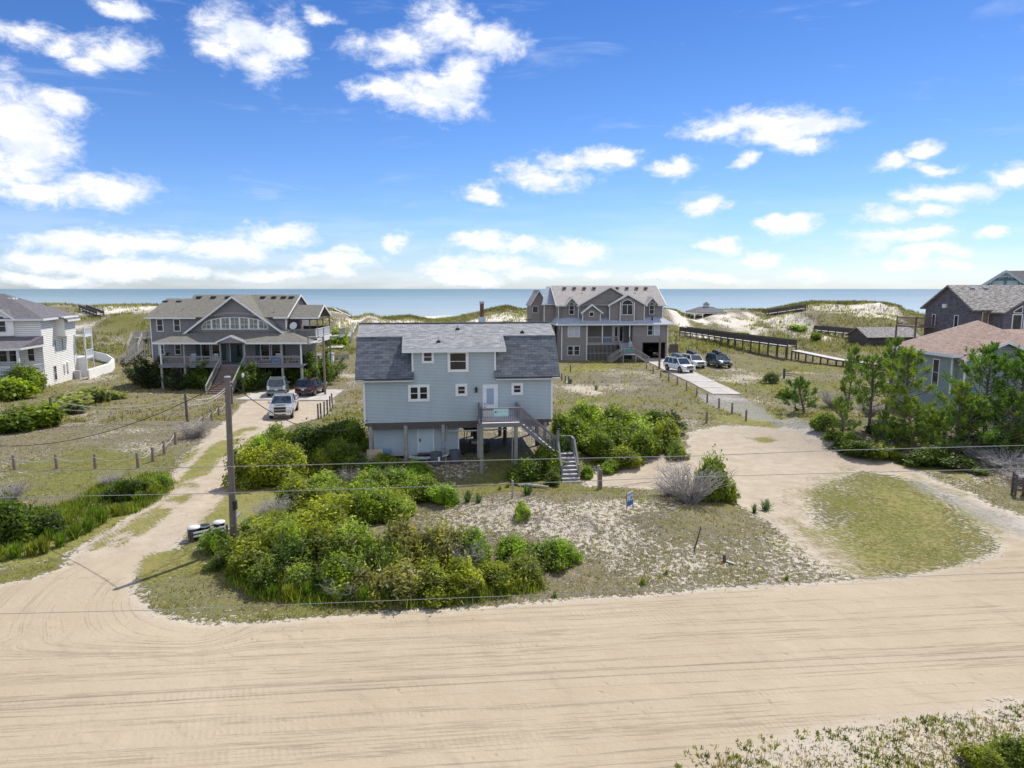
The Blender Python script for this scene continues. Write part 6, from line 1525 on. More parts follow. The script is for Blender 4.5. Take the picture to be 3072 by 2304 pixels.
def plants():
    r = random.Random(7)
    for (fx, fy, rad, h, k, c, lab) in BUSHES:
        p = G(fx, fy); hk = 1.0
        if 490 < fx < 1260 and fy > 1100: hk = .60 if fy > 1258 else .74 if fy > 1200 else .80
        s = (rad*1.3*r.uniform(.88, 1.15), rad*1.3*r.uniform(.88, 1.15), h*.95*hk*r.uniform(.88, 1.15))
        j = 1+r.uniform(-.12, .12); col = tuple(min(1, x*j) for x in c)
        nm = TPL[k][0]; cat = 'dead shrub' if nm == 'dead_shrub' else 'shrub'
        place(k, (p.x, p.y, p.z-.05), s, r.uniform(0, 360), col, lab, cat, 'dead grey shrubs' if cat == 'dead shrub' else 'green shrubs', tilt=r.uniform(-7, 7))
    PN = [(1735,892,3.1,'pineb','short bushy pine at the left end of the pine grove',1.0,(.085,.15,.035)),
          (1880,930,5.4,'pine0','pine with a bare dark trunk near the left of the grove',1.0,(.11,.165,.035)),
          (1828,905,5.6,'pine1','slender leaning pine at the left of the grove behind the bare branches',.8,(.12,.17,.035)),
          (1912,905,6.3,'pine1','tall pine at the back of the grove, left of centre',.9,(.10,.155,.035)),
          (1950,945,6.2,'pine0','pine in the centre of the grove with a clear lower trunk',1.05,(.145,.19,.035)),
          (2062,985,4.9,'pine0','nearest pine of the grove with a grey forked trunk',.95,(.14,.185,.035)),
          (2128,960,6.8,'pine3','large dense pine near the right edge, left of two',1.0,(.08,.145,.03)),
          (2195,965,6.4,'pine3','large dense pine cut by the right edge',1.05,(.085,.15,.03)),
          (1972,975,3.4,'pineb','bushy pine filling the foot of the grove centre',1.0,(.15,.20,.045)),
          (2010,985,3.0,'pineb','small round pine at the front of the grove',.9,(.14,.19,.04)),
          (2090,985,3.6,'pineb','dense low pine left of the large right pines',1.0,(.09,.145,.035)),
          (2165,985,4.0,'pineb','dense low pine between the two large right pines',1.0,(.085,.14,.03)),
          (1820,940,2.6,'pineb','small bright pine at the left foot of the grove',.8,(.15,.21,.045)),
          (1905,965,2.4,'pineb','young pine at the foot of the grove',.6,(.10,.16,.03))]
    for (fx, fy, h, k, lab, w, c) in PN:
        p = G(fx, fy); b = 3.6 if k == 'pineb' else 6.0; s = h/b
        c = tuple(x*1.3 for x in c); place(k, (p.x, p.y, p.z-.1), (s*1.05*w/ .95, s*1.05*w/.95, s), r.uniform(0, 360), c, lab, 'pine tree', 'pines on the right', tilt=r.uniform(-5, 5))
    J = [(330,838,1.45,'jun2',(.05,.065,.025),'dark windswept juniper at the left corner of the grey porch house'),
         (305,830,.9,'jun0',(.045,.06,.025),'dark ragged juniper branch clump left of the windswept one'),
         (435,838,1.15,'jun1',(.11,.17,.03),'bright green juniper left of the grey house stairs'),
         (455,842,.9,'jun0',(.10,.16,.03),'lower green juniper touching the left side of the stairs'),
         (385,842,.8,'jun2',(.055,.08,.04),'low dark juniper under the left part of the porch'),
         (525,845,1.05,'jun0',(.10,.155,.03),'upright green juniper right of the grey house stairs'),
         (548,842,1.15,'jun1',(.09,.14,.03),'upright green juniper between the stairs and the garage opening'),
         (625,828,1.35,'jun2',(.055,.09,.025),'dark green juniper at the middle of the right porch half'),
         (662,832,1.5,'jun1',(.12,.18,.03),'tall bright juniper at the right end of the porch, left one'),
         (690,828,1.45,'jun0',(.13,.19,.03),'tall bright juniper at the right end of the porch, right one'),
         (707,822,1.1,'jun2',(.07,.11,.03),'green juniper right of the porch behind the lamp pole')]
    for (fx, fy, s, k, c, lab) in J:
        p = G(fx, fy); place(k, (p.x, p.y, p.z-.1), s, r.uniform(0, 360), c, lab, 'juniper', 'junipers around the grey porch house')
    for (fx, fy, s, lab) in [(1010,1085,.95,'spiky blue green yucca in front of the blue house, left one of a pair'),(1033,1086,.7,'small spiky yucca right beside the left yucca'),
            (1138,1070,.95,'spiky blue green yucca right of the short stake'),(950,1090,.6,'small yucca left of the yucca pair'),(1655,1103,.9,'dark spiky plant on the mound edge near the lawn'),(1630,1108,.7,'spiky plant left of the one on the mound edge'),
            (1232,828,.9,'dark green yucca behind the blue house, near its right corner'),(1288,842,.8,'yucca on the white sand behind the hedge')]:
        p = G(fx, fy); place('yucca', p, s, r.uniform(0, 360), (.09,.15,.08), lab, 'yucca', 'yuccas')
    WL = [(95,1195),(130,1180),(160,1165),(70,1200),(190,1150),(220,1130),(250,1115),(35,1205),(110,1165),(145,1145),(200,1120),(300,1090),(330,1080),
          (560,1278),(590,1290),(625,1296),(668,1290),(710,1298),(750,1296),(790,1306),(830,1302),(880,1304),(930,1300),(985,1298),(1040,1290),(1090,1280),(535,1262),(610,1275),(1010,1285),(860,1298)]
    for i, (fx, fy) in enumerate(WL):
        p = G(fx, fy); left = fx < 500
        place('weed%d' % (i % 2), p, (.9, .9, r.uniform(.75, 1.1)*(.8 if left else .72)), r.uniform(0, 360), (.13, .20, .03) if i % 3 else (.20, .22, .04),
              'clump of tall bright green weeds left of the left sand drive' if left else 'clump of tall bright green weeds along the road edge of the thicket', 'weeds', 'tall weeds left of the drive' if left else 'tall weeds along the thicket')
    CL = [(1198,1289,.6,'small bright round grass clump at the road edge, left one'),(1388,1262,.65,'bright green grass clump at the road edge in the middle'),(1098,1052,.8,'yellowish flowering clump between the stake and the stairs bush'),
          (1440,1240,.5,'small yellowish clump right of the road edge grass'),(1700,1252,.5,'small dark green clump near the lawn corner'),(1080,1058,.7,'second yellowish clump left of the short stake')]
    for (fx, fy, s, lab) in CL: place('clump', G(fx, fy), s, r.uniform(0, 360), (.17, .22, .03) if fx > 1120 else (.25, .22, .04), lab, 'grass clump', 'grass clumps')
plants()

# ------------------------------------------------------------------ uncountable ground cover
def scatter():
    rs = np.random.RandomState(5)
    def blades(P0, H, Wd, lean, name, rndv, nb, m=BLADE):
        n = len(P0); P_ = np.repeat(P0, nb, 0)+np.concatenate([rs.normal(size=(n*nb, 2))*np.repeat(H, nb)[:, None]*.35, np.zeros((n*nb, 1))], 1); h = np.repeat(H, nb)*rs.uniform(.5, 1.2, n*nb)
        a = rs.uniform(0, 2*math.pi, n*nb); tl = np.abs(rs.normal(size=n*nb))*lean
        d = np.stack([np.cos(a)*np.sin(tl), np.sin(a)*np.sin(tl), np.cos(tl)], 1); a2 = rs.uniform(0, 2*math.pi, n*nb); s = np.stack([np.cos(a2), np.sin(a2), 0*a2], 1)*(np.repeat(Wd, nb)*.5)[:, None]
        e = P_+d*h[:, None]; V = np.stack([P_-s, P_+s, e+s*.3, e-s*.3], 1).reshape(-1, 3)
        return quads_mesh(name, V, np.repeat(np.clip(np.repeat(rndv, nb)+rs.normal(size=n*nb)*.15, 0, 1), 4), m)
    zr, zd, zl = Z_ROAD, Z_DRIVEL, Z_LOT
    def free(x, y):
        ok = (sdist(x, y, zr) < -.15) & (sdist(x, y, zd) < -.1) & (sdist(x, y, zl) < -.2)
        for z in [Z_LAWN]+Z_LAWN2[:3]+Z_GRASSL+Z_GRAV: ok &= sdist(x, y, z) < 0
        return ok & ~((x > 21.3) & (x < 26) & (y > 75) & (y < 114)) & ~((x > -29.8) & (x < -19) & (y > 70) & (y < 80))
    # near field: y 12..62
    def field(n, y0, y1, xk, H, Wd, lean, nb, dens_seed, thr, pw=1.6):
        y = y0+(y1-y0)*rs.uniform(0, 1, n)**pw; x = rs.uniform(-1, 1, n)*(y*xk+4); d = fbm(x*.55, y*.55, dens_seed, 4); k = (d+rs.uniform(-.12, .12, n) > thr) & free(x, y)
        x, y = x[k], y[k]; z = height(x, y); h = H*rs.uniform(.5, 1.3, len(x)); return np.stack([x, y, z-.02], 1), h, Wd*rs.uniform(.6, 1.3, len(x)), lean, nb
    jobs = [('dry_grass', 80000, 14, 62, .80, .12, .026, .9, 5, 3, .38, (.25,.205,.095), 'short dry grass tufts scattered over the sand between road and houses'),
            ('green_sprigs', 42000, 14, 62, .80, .10, .035, .8, 5, 8, .45, (.17,.20,.045), 'small green sprigs scattered over the sand between road and houses'),
            ('dead_litter', 52000, 14, 62, .80, .07, .026, 1.3, 4, 12, .42, (.10,.085,.07), 'dark dead stems scattered over the sand between road and houses'),
            ('field_grass', 52000, 60, 150, .85, .24, .07, .9, 5, 15, .40, (.26,.235,.095), 'dry and green grass of the fields around the far houses')]
    for (nm, n, y0, y1, xk, H, Wd, ln, nb, sd_, thr, col, lab) in jobs:
        P0, h, w, ln, nb = field(n, y0, y1, xk, H, Wd, ln, nb, sd_, thr); o = link(blades(P0, h, w, ln, nm, rs.uniform(.1, .9, len(P0)), nb), nm, None, col); tag(o, lab, 'grass', kind='stuff')
    # creeping sprigs of the verge at the bottom right
    n = 5200; x = rs.uniform(3, 24, n); y = rs.uniform(10.5, 19, n); k = (sdist(x, y, Z_DARK) > -.3) & (fbm(x*1.1, y*1.1, 33, 3) > .42); x, y = x[k], y[k]
    o = link(blades(np.stack([x, y, height(x, y)], 1), np.full(len(x), .10), np.full(len(x), .04), 1.35, 'verge_sprigs', rs.uniform(0, 1, len(x)), 6), 'verge_sprigs', None, (.12, .15, .02)); tag(o, 'creeping green sprigs on the sandy verge at the bottom right', 'ground cover', kind='stuff')
    # dune grass: longer, in patches following the pale/green pattern
    n = 60000; y = 118+95*rs.uniform(0, 1, n)**.9; x = rs.uniform(-1, 1, n)*(y*.86+5); d = fbm(x*.10, y*.09, 91, 4)+.35*(fbm(x*.4, y*.3, 55, 3)-.47); k = (d+rs.uniform(-.07, .07, n) < .515) & free(x, y); x, y = x[k], y[k]
    XD, YD = x, y
    # rank green weeds left of the drive and along the foot of the thicket
    zw = [P((-60,1090),(60,1110),(170,1085),(240,1040),(350,1025),(375,1050),(330,1085),(240,1140),(120,1170),(0,1215),(-60,1235)), P((500,1255),(560,1290),(640,1302),(760,1310),(900,1308),(1080,1292),(1170,1272),(1150,1250),(1000,1275),(800,1285),(620,1275),(520,1235))]
    for q, nn, c_, lb, seed in ((zw[0], 9000, (.15, .19, .035), 'rank green weeds filling the bank left of the left sand drive', 1), (zw[1], 2600, (.17, .215, .035), 'fringe of green weeds along the road foot of the thicket', 2)):
        x = rs.uniform(q[:, 0].min(), q[:, 0].max(), nn*3); y = rs.uniform(q[:, 1].min(), q[:, 1].max(), nn*3); k = (sdist(x, y, q) > rs.uniform(-.3, .5, nn*3)) & (fbm(x*.8, y*.8, 44+seed, 3) > .40); x, y = x[k][:nn], y[k][:nn]
        o = link(blades(np.stack([x, y, height(x, y)-.03], 1), rs.uniform(.15, .5, len(x)), np.full(len(x), .04), .75, 'green_weeds', rs.uniform(0, 1, len(x)), 6), 'green_weeds', None, c_); tag(o, lb, 'weeds', kind='stuff')
    x, y = XD, YD
    o = link(blades(np.stack([x, y, height(x, y)-.05], 1), rs.uniform(.35, .85, len(x)), np.full(len(x), .11), .55, 'dune_grass', rs.uniform(0, 1, len(x)), 5), 'dune_grass', None, (.20, .20, .11)); tag(o, 'long beach grass covering the dunes before the sea', 'dune grass', kind='stuff')
    # darker shrubby patches on the dune crest
    C_ = [(1455,668,80,10),(1090,664,45,8),(1740,662,60,7),(1840,664,50,8),(1660,668,50,5),(880,688,55,5),(1930,656,30,6)]
    X_, Y_ = [], []
    for (fx, fy, rx, ry) in C_:
        for i in range(380):
            q = (fx+rs.normal()*rx*.45, fy+abs(rs.normal())*ry*.8); d = ray_fu(*q); a = d[0]/d[1]; yy = 190+rs.normal()*5-ry*.3*abs(rs.normal()); X_.append(a*yy); Y_.append(yy)
    x = np.array(X_); y = np.array(Y_)
    o = link(blades(np.stack([x, y, height(x, y)-.1], 1), rs.uniform(.3, .8, len(x)), np.full(len(x), .18), .6, 'dune_scrub', rs.uniform(0, 1, len(x)), 7), 'dune_scrub', None, (.12, .11, .055)); tag(o, 'dark scrub growing along the dune crests', 'scrub', kind='stuff')
scatter()

# ------------------------------------------------------------------ vehicles (front at -y)
def paint(name, c, metal=.3, rough=.28): return mat(name, c, rough, .03, 1.0, metal=metal, coat=.8)
CARGL = glassmat('car_glass', (.03, .045, .06), .04); TYRE = mat('tyre', (.02, .02, .022), .85); RIMM = mat('rim', (.30, .31, .33), .3, .1, metal=.8); CHROME = mat('chrome', (.62, .64, .66), .18, .05, metal=1)
HEADL = mat('headlight_lens', (.62, .68, .74), .1, .1); TAILL = mat('red_lens', (.32, .012, .015), .2, .1); PLATE = mat('plate_white', (.65, .66, .68), .4)
def vehicle(label, loc, rz, P, kind='suv', box=None, L=5.0, Wd=1.98, H=1.84, rear=False, rack=True, grille='bars', stickers=False, name='parked_car', cat='car', group=None, low=None):
    T = thing(name, label, cat, loc, rz, group); w = Wd/2; yf, yr = -L/2, L/2
    pick = kind == 'pickup'
    hb = 1.28 if pick else 1.12                       # belt height
    hf = yf+1.25; gy0 = yf+1.15
    # lower body: stations (y, top, half width, bottom)
    st = [(yf, .92, w*.86, .42), (yf+.10, hb-.12, w*.95, .36), (yf+.6, hb-.03, w*.99, .34), (hf, hb, w, .34), (0, hb+.02, w, .34)]
    if pick: st += [(yf+3.55, hb+.02, w, .40), (yr-.05, hb+.02, w, .42), (yr, hb-.0, w*.98, .46)]
    else: st += [(yr-.5, hb+.02, w*.99, .36), (yr-.08, hb, w*.95, .40), (yr, hb-.3, w*.90, .46)]
    mb = MB(); mb.sm = False; V = []; k = 12
    for (y, zt, hw, zb) in st:
        sec = [(hw*.80, zb), (hw*.97, zb+.10), (hw, zb+.35), (hw*.985, zt-.16), (hw*.93, zt-.03), (hw*.80, zt)]
        V += [(x, y, z) for x, z in sec]+[(-x, y, z) for x, z in reversed(sec)]
    F = [(i*k+j, i*k+(j+1) % k, (i+1)*k+(j+1) % k, (i+1)*k+j) for i in range(len(st)-1) for j in range(k)]
    F += [tuple(range(k-1, -1, -1)), tuple((len(st)-1)*k+j for j in range(k))]
    mb.faces(V, F)
    body = mb.build('body', P, T)
    me = body.data; me.polygons.foreach_set('use_smooth', [True]*len(me.polygons)); bv = body.modifiers.new('b', 'BEVEL'); bv.width = .03; bv.segments = 2; bv.limit_method = 'ANGLE'; bv.angle_limit = R(35)
    # glasshouse
    g1 = yf+3.45 if pick else yr-.10; g1t = g1-.22 if pick else g1-.38; gt = gy0+.80; wt = w*.76; z1 = H-.05; wb = w*.93; zb = hb-.02
    B = [(-wb, gy0, zb), (wb, gy0, zb), (wb, g1, zb), (-wb, g1, zb)]; Tp = [(-wt, gt, z1), (wt, gt, z1), (wt, g1t, z1), (-wt, g1t, z1)]
    mb = MB(); mb.faces(B+Tp, [(0,1,5,4),(1,2,6,5),(2,3,7,6),(3,0,4,7),(4,5,6,7)]); mb.build('glass', CARGL, T)
    mb = MB(); mb.slab([(-wt-.03, gt-.04, H-.03), (wt+.03, gt-.04, H-.03), (wt+.03, g1t+.05, H-.03), (-wt-.03, g1t+.05, H-.03)], .06)
    mb.slab([(-wt*.85, gt+.12, H), (wt*.85, gt+.12, H), (wt*.85, g1t-.12, H), (-wt*.85, g1t-.12, H)], .05)
    rf = mb.build('roof', P, T)
    mb = MB(); lp = lambda a, b, t: tuple(a[i]+(b[i]-a[i])*t for i in range(3))
    for s in (0, 1): mb.bar(B[s], Tp[s], .07, .05)
    for s in (2, 3): mb.bar(B[s], Tp[s], .13 if not pick else .2, .07)
    for side in ((0, 3), (1, 2)):
        for t in ((.40, .72) if not pick else (.52,)): mb.bar(lp(B[side[0]], B[side[1]], t), lp(Tp[side[0]], Tp[side[1]], t), .07, .05)
    mb.bar(B[3], B[2], .06, .05); mb.bar(B[0], B[1], .05, .04); mb.build('pillar', P, T)
    # wheels and arches
    for yy in (yf+.98, yr-1.05):
        for s in (-1, 1):
            a = MB(); a.tube([(s*(w-.20), yy, .43), (s*(w+.008), yy, .43)], .46, 20); a.build('wheel_arch', BLACK, T)
            a = MB(); a.tube([(s*(w-.24), yy, .385), (s*(w-.03), yy, .385), (s*(w+.015), yy, .385)], [.385, .385, .345], 20); wh = a.build('wheel', TYRE, T)
            a = MB(); a.tube([(s*(w-.05), yy, .385), (s*(w+.02), yy, .385)], [.25, .24], 10); a.build('rim', RIMM, wh)
    for s in (-1, 1): a = MB(); a.mat(P); a.box(s*(w+.01), s*(w+.22), gy0+.30, gy0+.42, hb-.02, hb+.16); a.build('mirror', None, T)
    a = MB()
    for s in (-1, 1): a.prism([(s*w*.5, .80), (s*w*.93, .82), (s*w*.93, .99), (s*w*.5, .97)] if s > 0 else [(s*w*.93, .82), (s*w*.5, .80), (s*w*.5, .97), (s*w*.93, .99)], 'y', yf-.015, yf+.20); hl = a.build('headlight', HEADL, T); a = MB()
    a = MB(); a.box(-w*.52, w*.52, yf-.02, yf+.04, .64, 1.14 if pick else 1.0); gr = a.build('grille', BLACK, T); a = MB()
    if grille == 'chrome':
        gt_ = 1.15 if pick else 1.0; a.box(-w*.55, w*.55, yf-.05, yf, gt_, gt_+.05); a.box(-w*.55, -w*.50, yf-.05, yf, .64, gt_); a.box(w*.50, w*.55, yf-.05, yf, .64, gt_); a.box(-w*.5, w*.5, yf-.045, yf, .88, .92); a.box(-w*.53, w*.53, yf-.05, yf, .62, .67)
    else:
        for z in (.72, .82, .92): a.box(-w*.5, w*.5, yf-.035, yf, z, z+.035)
    a.build('grille_bar', CHROME, gr)
    a = MB(); a.box(-w*.92, w*.92, yf-.07, yf+.05, .42, .60); bp = a.build('front_bumper', CHROME if pick else P, T, bevel=.02); a = MB(); a.box(-w*.5, w*.5, yf-.078, yf-.06, .44, .53); a.build('air_intake', BLACK, bp)
    a = MB(); a.box(-.16, .16, yf-.09, yf-.075, .50, .60); a.build('licence_plate', PLATE, T)
    a = MB(); a.box(-w*.9, w*.9, yr-.05, yr+.06, .42, .62); a.build('rear_bumper', CHROME if pick or stickers is None else P, T, bevel=.02)
    for s in (-1, 1):
        a = MB(); z0, z1_ = (.80, 1.25) if kind == 'boxy' else (.80, 1.05); a.box(s*w*.70, s*w*.93, yr-.12, yr+.015, z0, min(z1_, hb+.1)); a.build('taillight', TAILL if kind != 'boxy' else HEADL, T)
    a = MB(); a.box(-.16, .16, yr+.005, yr+.02, .74, .86); a.build('licence_plate', PLATE, T)
    if stickers: a = MB(); a.box(-.42, .42, yr+.005, yr+.03, .93, .99); a.build('chrome_strip', CHROME, T)
    if rack and not pick:
        a = MB()
        for s in (-1, 1): a.bar((s*wt*.92, gt+.25, H+.05), (s*wt*.92, g1t-.2, H+.05), .04); [a.bar((s*wt*.92, y, H-.02), (s*wt*.92, y, H+.05), .04) for y in (gt+.25, g1t-.2)]
        a.build('roof_rack', METAL if P is not MATS.get('burgundy') else CHROME, T)
    if box:
        a = MB(); y0, y1 = box[0], box[1]; bw = .42; h0 = H+.12; a.sm = False
        secs = [(y0, .10, .55), (y0+.18, .30, .85), ((y0+y1)/2, .40, 1.0), (y1-.2, .40, 1.0), (y1, .22, .85)]; VV = []
        for (y, hh, ww) in secs: VV += [(bw*ww, y, h0), (bw*ww, y, h0+hh*.55), (bw*ww*.75, y, h0+hh), (-bw*ww*.75, y, h0+hh), (-bw*ww, y, h0+hh*.55), (-bw*ww, y, h0)]
        a.faces(VV, [(i*6+j, i*6+(j+1) % 6, (i+1)*6+(j+1) % 6, (i+1)*6+j) for i in range(4) for j in range(6)]+[(5,4,3,2,1,0), tuple(24+j for j in range(6))]); rb = a.build('roof_box', mat('roof_box_'+box[2], box[3], .35, .05), T, bevel=.02)
        a = MB(); [a.box(-wt*.9, wt*.9, y-.03, y+.03, H+.04, H+.12) for y in (y0+.5, y1-.5)]; a.build('crossbar', BLACK, rb)
    if pick:
        a = MB(); a.box(-w*.82, w*.82, yf+3.62, yr-.10, hb-.55, hb-.5)
        a2 = MB(); yb0 = yf+3.50
        a2.box(-w*.90, w*.90, yb0+.05, yr-.06, hb+.016, hb+.028); a2.build('bed_shade', mat('bed_shadow', (.10, .10, .11), .7), T)  # dark sheet standing in for the shade inside the open bed
        for s in (-1, 1): a2 = MB(); a2.box(s*w*.86, s*w*.98, yb0+.05, yr-.03, hb-.02, hb+.10); a2.build('bed_rail', P, T)
        a2 = MB(); a2.box(-w*.86, w*.86, yr-.08, yr-.02, hb-.3, hb+.10); a2.build('tailgate', P, T)
        a2 = MB(); a2.box(-w*.45, w*.45, gy0+.2-.9, gy0-.1, hb+.01, hb+.05); a2.build('hood_bulge', P, T, bevel=.03)
    return T
def cars():
    g = 'cars parked at the grey porch house'; g2 = 'cars parked beside the concrete driveway'
    zc = .10
    vehicle('silver pickup truck facing the road, nearest vehicle on the left driveway', (-21.45, 63.4, hz(-21.8, 63)+.03), 11, paint('silver_paint', (.55, .57, .60), .5), 'pickup', L=5.9, Wd=2.05, H=1.95, grille='chrome', name='pickup_truck', cat='pickup truck', group=g)
    vehicle('tall grey green boxy suv seen from behind beside the silver pickup', (-26.0, 75.1, .09), 14+180, paint('grey_green_paint', (.14, .19, .20), .4), 'boxy', L=4.7, Wd=2.0, H=1.93, name='parked_suv', cat='suv', group=g)
    vehicle('dark burgundy suv with red tail lights seen from behind near the lamp pole', (-22.35, 75.3, .09), 180-6, paint('burgundy', (.030, .010, .014), .3), 'suv', L=4.8, Wd=1.95, H=1.8, name='parked_suv', cat='suv', stickers=True, group=g)
    Wp = paint('white_paint', (.74, .76, .78), .0, .3)
    vehicle('white suv with a dark roof box standing on the concrete driveway, nearest of three', (23.55, 95.6, .11+max(0, hz(23.5, 95.6))), 20, Wp, 'suv', (-.6, 1.6, 'grey', (.10, .13, .16)), L=5.2, Wd=2.02, H=1.92, name='parked_suv', cat='suv', group=g2)
    vehicle('white suv with a black roof box, middle one half hidden behind the front white suv', (27.2, 102.2, hz(27.2, 102.2)), 12, Wp, 'suv', (-.5, 1.5, 'black', (.02, .02, .025)), L=5.1, Wd=1.98, H=1.85, name='parked_suv', cat='suv', group=g2)
    vehicle('dark blue grey suv with a chrome grille and roof box, rightmost of three', (30.85, 101.4, hz(30.8, 101.4)), 8, paint('slate_paint', (.055, .085, .10), .45), 'suv', (-.3, 1.7, 'black', (.02, .02, .025)), L=5.3, Wd=2.04, H=1.9, grille='chrome', name='parked_suv', cat='suv', group=g2)
    vehicle('dark red car in the shade of the open garage', (24.3, 116.5, .12), 6, paint('dark_red', (.10, .012, .012), .3), 'suv', L=4.6, Wd=1.85, H=1.5, name='parked_car', cat='car')
cars()

# ------------------------------------------------------------------ poles, wires, ropes
def sag(a, b, s, n=16): a = Vector(a); b = Vector(b); return [a.lerp(b, i/n)-Vector((0, 0, 4*s*(i/n)*(1-i/n))) for i in range(n+1)]
def utility():
    b = Vector((-12.55, 29.5, 0)); b.z = hz(b.x, b.y); top = atY(491, 815, 29.5); 
    T = thing('utility_pole', 'tall grey wooden utility pole standing at the left end of the thicket', 'utility pole', b)
    mb = MB(); mb.tube([(0, 0, -.5), (top.x-b.x, top.y-b.y, top.z-b.z)], [.165, .115], 14); mb.build('pole', woodmat('pole_wood', (.155, .13, .12)), T)
    mb = MB(); mb.box(.13, .27, -.18, .0, 1.75, 2.15); mb.build('pole_box', DARKM, T); mb = MB(); mb.tube([(top.x-b.x, 0, top.z-b.z), (top.x-b.x, 0, top.z-b.z+.05)], [.14, .12], 14); mb.build('cap', METAL, T)
    WIRE = mat('wire_grey', (.24, .24, .25), .5, .05); WD = mat('black_cable', (.02, .02, .02), .6)
    def wire(pts, r, m, lab, g=None, cat='power line'):
        mb = MB(); mb.tube(pts, r, 6); tag(mb.build('overhead_wire', m), lab, cat, g)
    def road(pys, Y0, lab, r):
        P_ = []
        for fx, fy in pys:
            Y = Y0+ (fx-1106)*1.38879/2048*Y0*math.tan(R(5.6))*1.0; P_.append(atY(fx, fy, Y))
        a, z = P_[0], P_[-1]; P_ = [a+(a-P_[1])]+P_+[z+(z-P_[-2])]
        wire(P_, r, WIRE, lab, 'wires along the road')
    road([(0,1018),(250,1013),(490,1008),(700,1003),(900,998),(1106,993),(1300,989),(1500,985),(1800,973),(2212,962)], 22, 'uppermost pale grey wire crossing the whole picture', .011)
    road([(0,1075),(250,1070),(490,1065),(800,1055),(1106,1045),(1500,1030),(1800,1022),(2212,1012)], 22, 'middle pale grey wire crossing the whole picture below the uppermost one', .010)
    road([(0,1326),(330,1318),(700,1303),(1106,1287),(1500,1270),(1860,1250),(2212,1236)], 15, 'lowest thin wire crossing the picture above the road edge', .006)
    h = top+Vector((.0, 0, -.15))
    wire(sag(h, (_mh(.2, 0)[0], _mh(.2, 0)[1], 2.9), 1.4), .018, WD, 'black cable sagging from the utility pole to the blue house', None, 'cable')
    e = atY(-25, 962, 36); wire(sag(h+Vector((-.05, 0, 0)), e, .9), .018, WD, 'black cable running from the utility pole to the left picture edge', None, 'cable')
    # lamp poles
    x, y = -20.75, 75.0; T = thing('lamp_pole', 'thin wooden pole with a square lamp arm right of the burgundy suv', 'lamp pole', (x, y, hz(x, y)))
    mb = MB(); mb.box(-.09, .09, -.09, .09, -.3, 6.55); mb.build('pole', REDW, T); mb = MB(); mb.box(-1.7, -.05, -.06, .06, 6.35, 6.45); mb.box(-1.7, -.05, -.06, .06, 5.75, 5.83); mb.box(-1.75, -1.62, -.06, .06, 5.75, 6.45); mb.box(-1.6, -.7, -.3, .3, 6.45, 6.5); mb.build('arm', OLDW, T)
    x, y = 22.0, 101.2; T = thing('sign_post', 'tall square wooden post standing in front of the garage of the taupe house', 'post', (x-.25, y-1, 0)); mb = MB(); mb.box(-.13, .13, -.13, .13, -.3, 4.75); mb.build('post', REDW, T)
    p = G(540, 855); p = Vector((-30.0, 75.5, 0)); T = thing('garden_lamp', 'small white lantern on a thin post right of the grey house stairs', 'lamp', p); mb = MB(); mb.tube([(0, 0, -.2), (0, 0, 1.9)], .05, 8); mb.build('post', DARKW, T); mb = MB(); mb.tube([(0, 0, 1.9), (0, 0, 2.2), (0, 0, 2.42)], [.09, .17, .02], 6); mb.build('lantern', WHITE, T)
utility()
def z6(x, y): return (x*.42199/1.38879, (1200+y*.42199)/1.38879)
def zc_(x, y): return ((1900+x*.27125)/1.38879, (960+y*.27125)/1.38879)
def z3_(x, y): return ((1560+x*.30741)/1.38879, (820+y*.30741)/1.38879)
ORD = ['first', 'second', 'third', 'fourth', 'fifth', 'sixth', 'seventh', 'eighth', 'ninth', 'tenth', 'eleventh', 'twelfth']
ROPE = mat('white_rope', (.55, .54, .50), .8, .15)
def post_line(pts, h, w, lab, grp, m, rope=None, sagm=.22, rname=None, rt=.8, rr=.018):
    P_ = []
    src = None
    for i, q in enumerate(pts):
        p = G(*q) if len(q) == 2 else Vector(q); P_.append(p)
        if src is None:
            mb = MB(); mb.tube([(0, 0, -.3), (.01, 0, h-.03), (.01, 0, h)], [w, w*.95, w*.7], 8); src = mb.build('fence_post', m); o = src
        else: o = src.copy(); COL.objects.link(o)
        o.location = p; o.rotation_euler = (R(random.Random(i).uniform(-2, 2)), R(random.Random(i+9).uniform(-3, 3)), i*1.1); tag(o, ORD[i]+' '+lab, 'post', grp)
    if rope:
        mb = MB()
        for a, b in zip(P_, P_[1:]): mb.tube(sag(a+Vector((0, -w, h*rt)), b+Vector((0, -w, h*rt)), sagm, 8), rr, 5)
        tag(mb.build('rope', ROPE), rope, 'rope')
    return P_
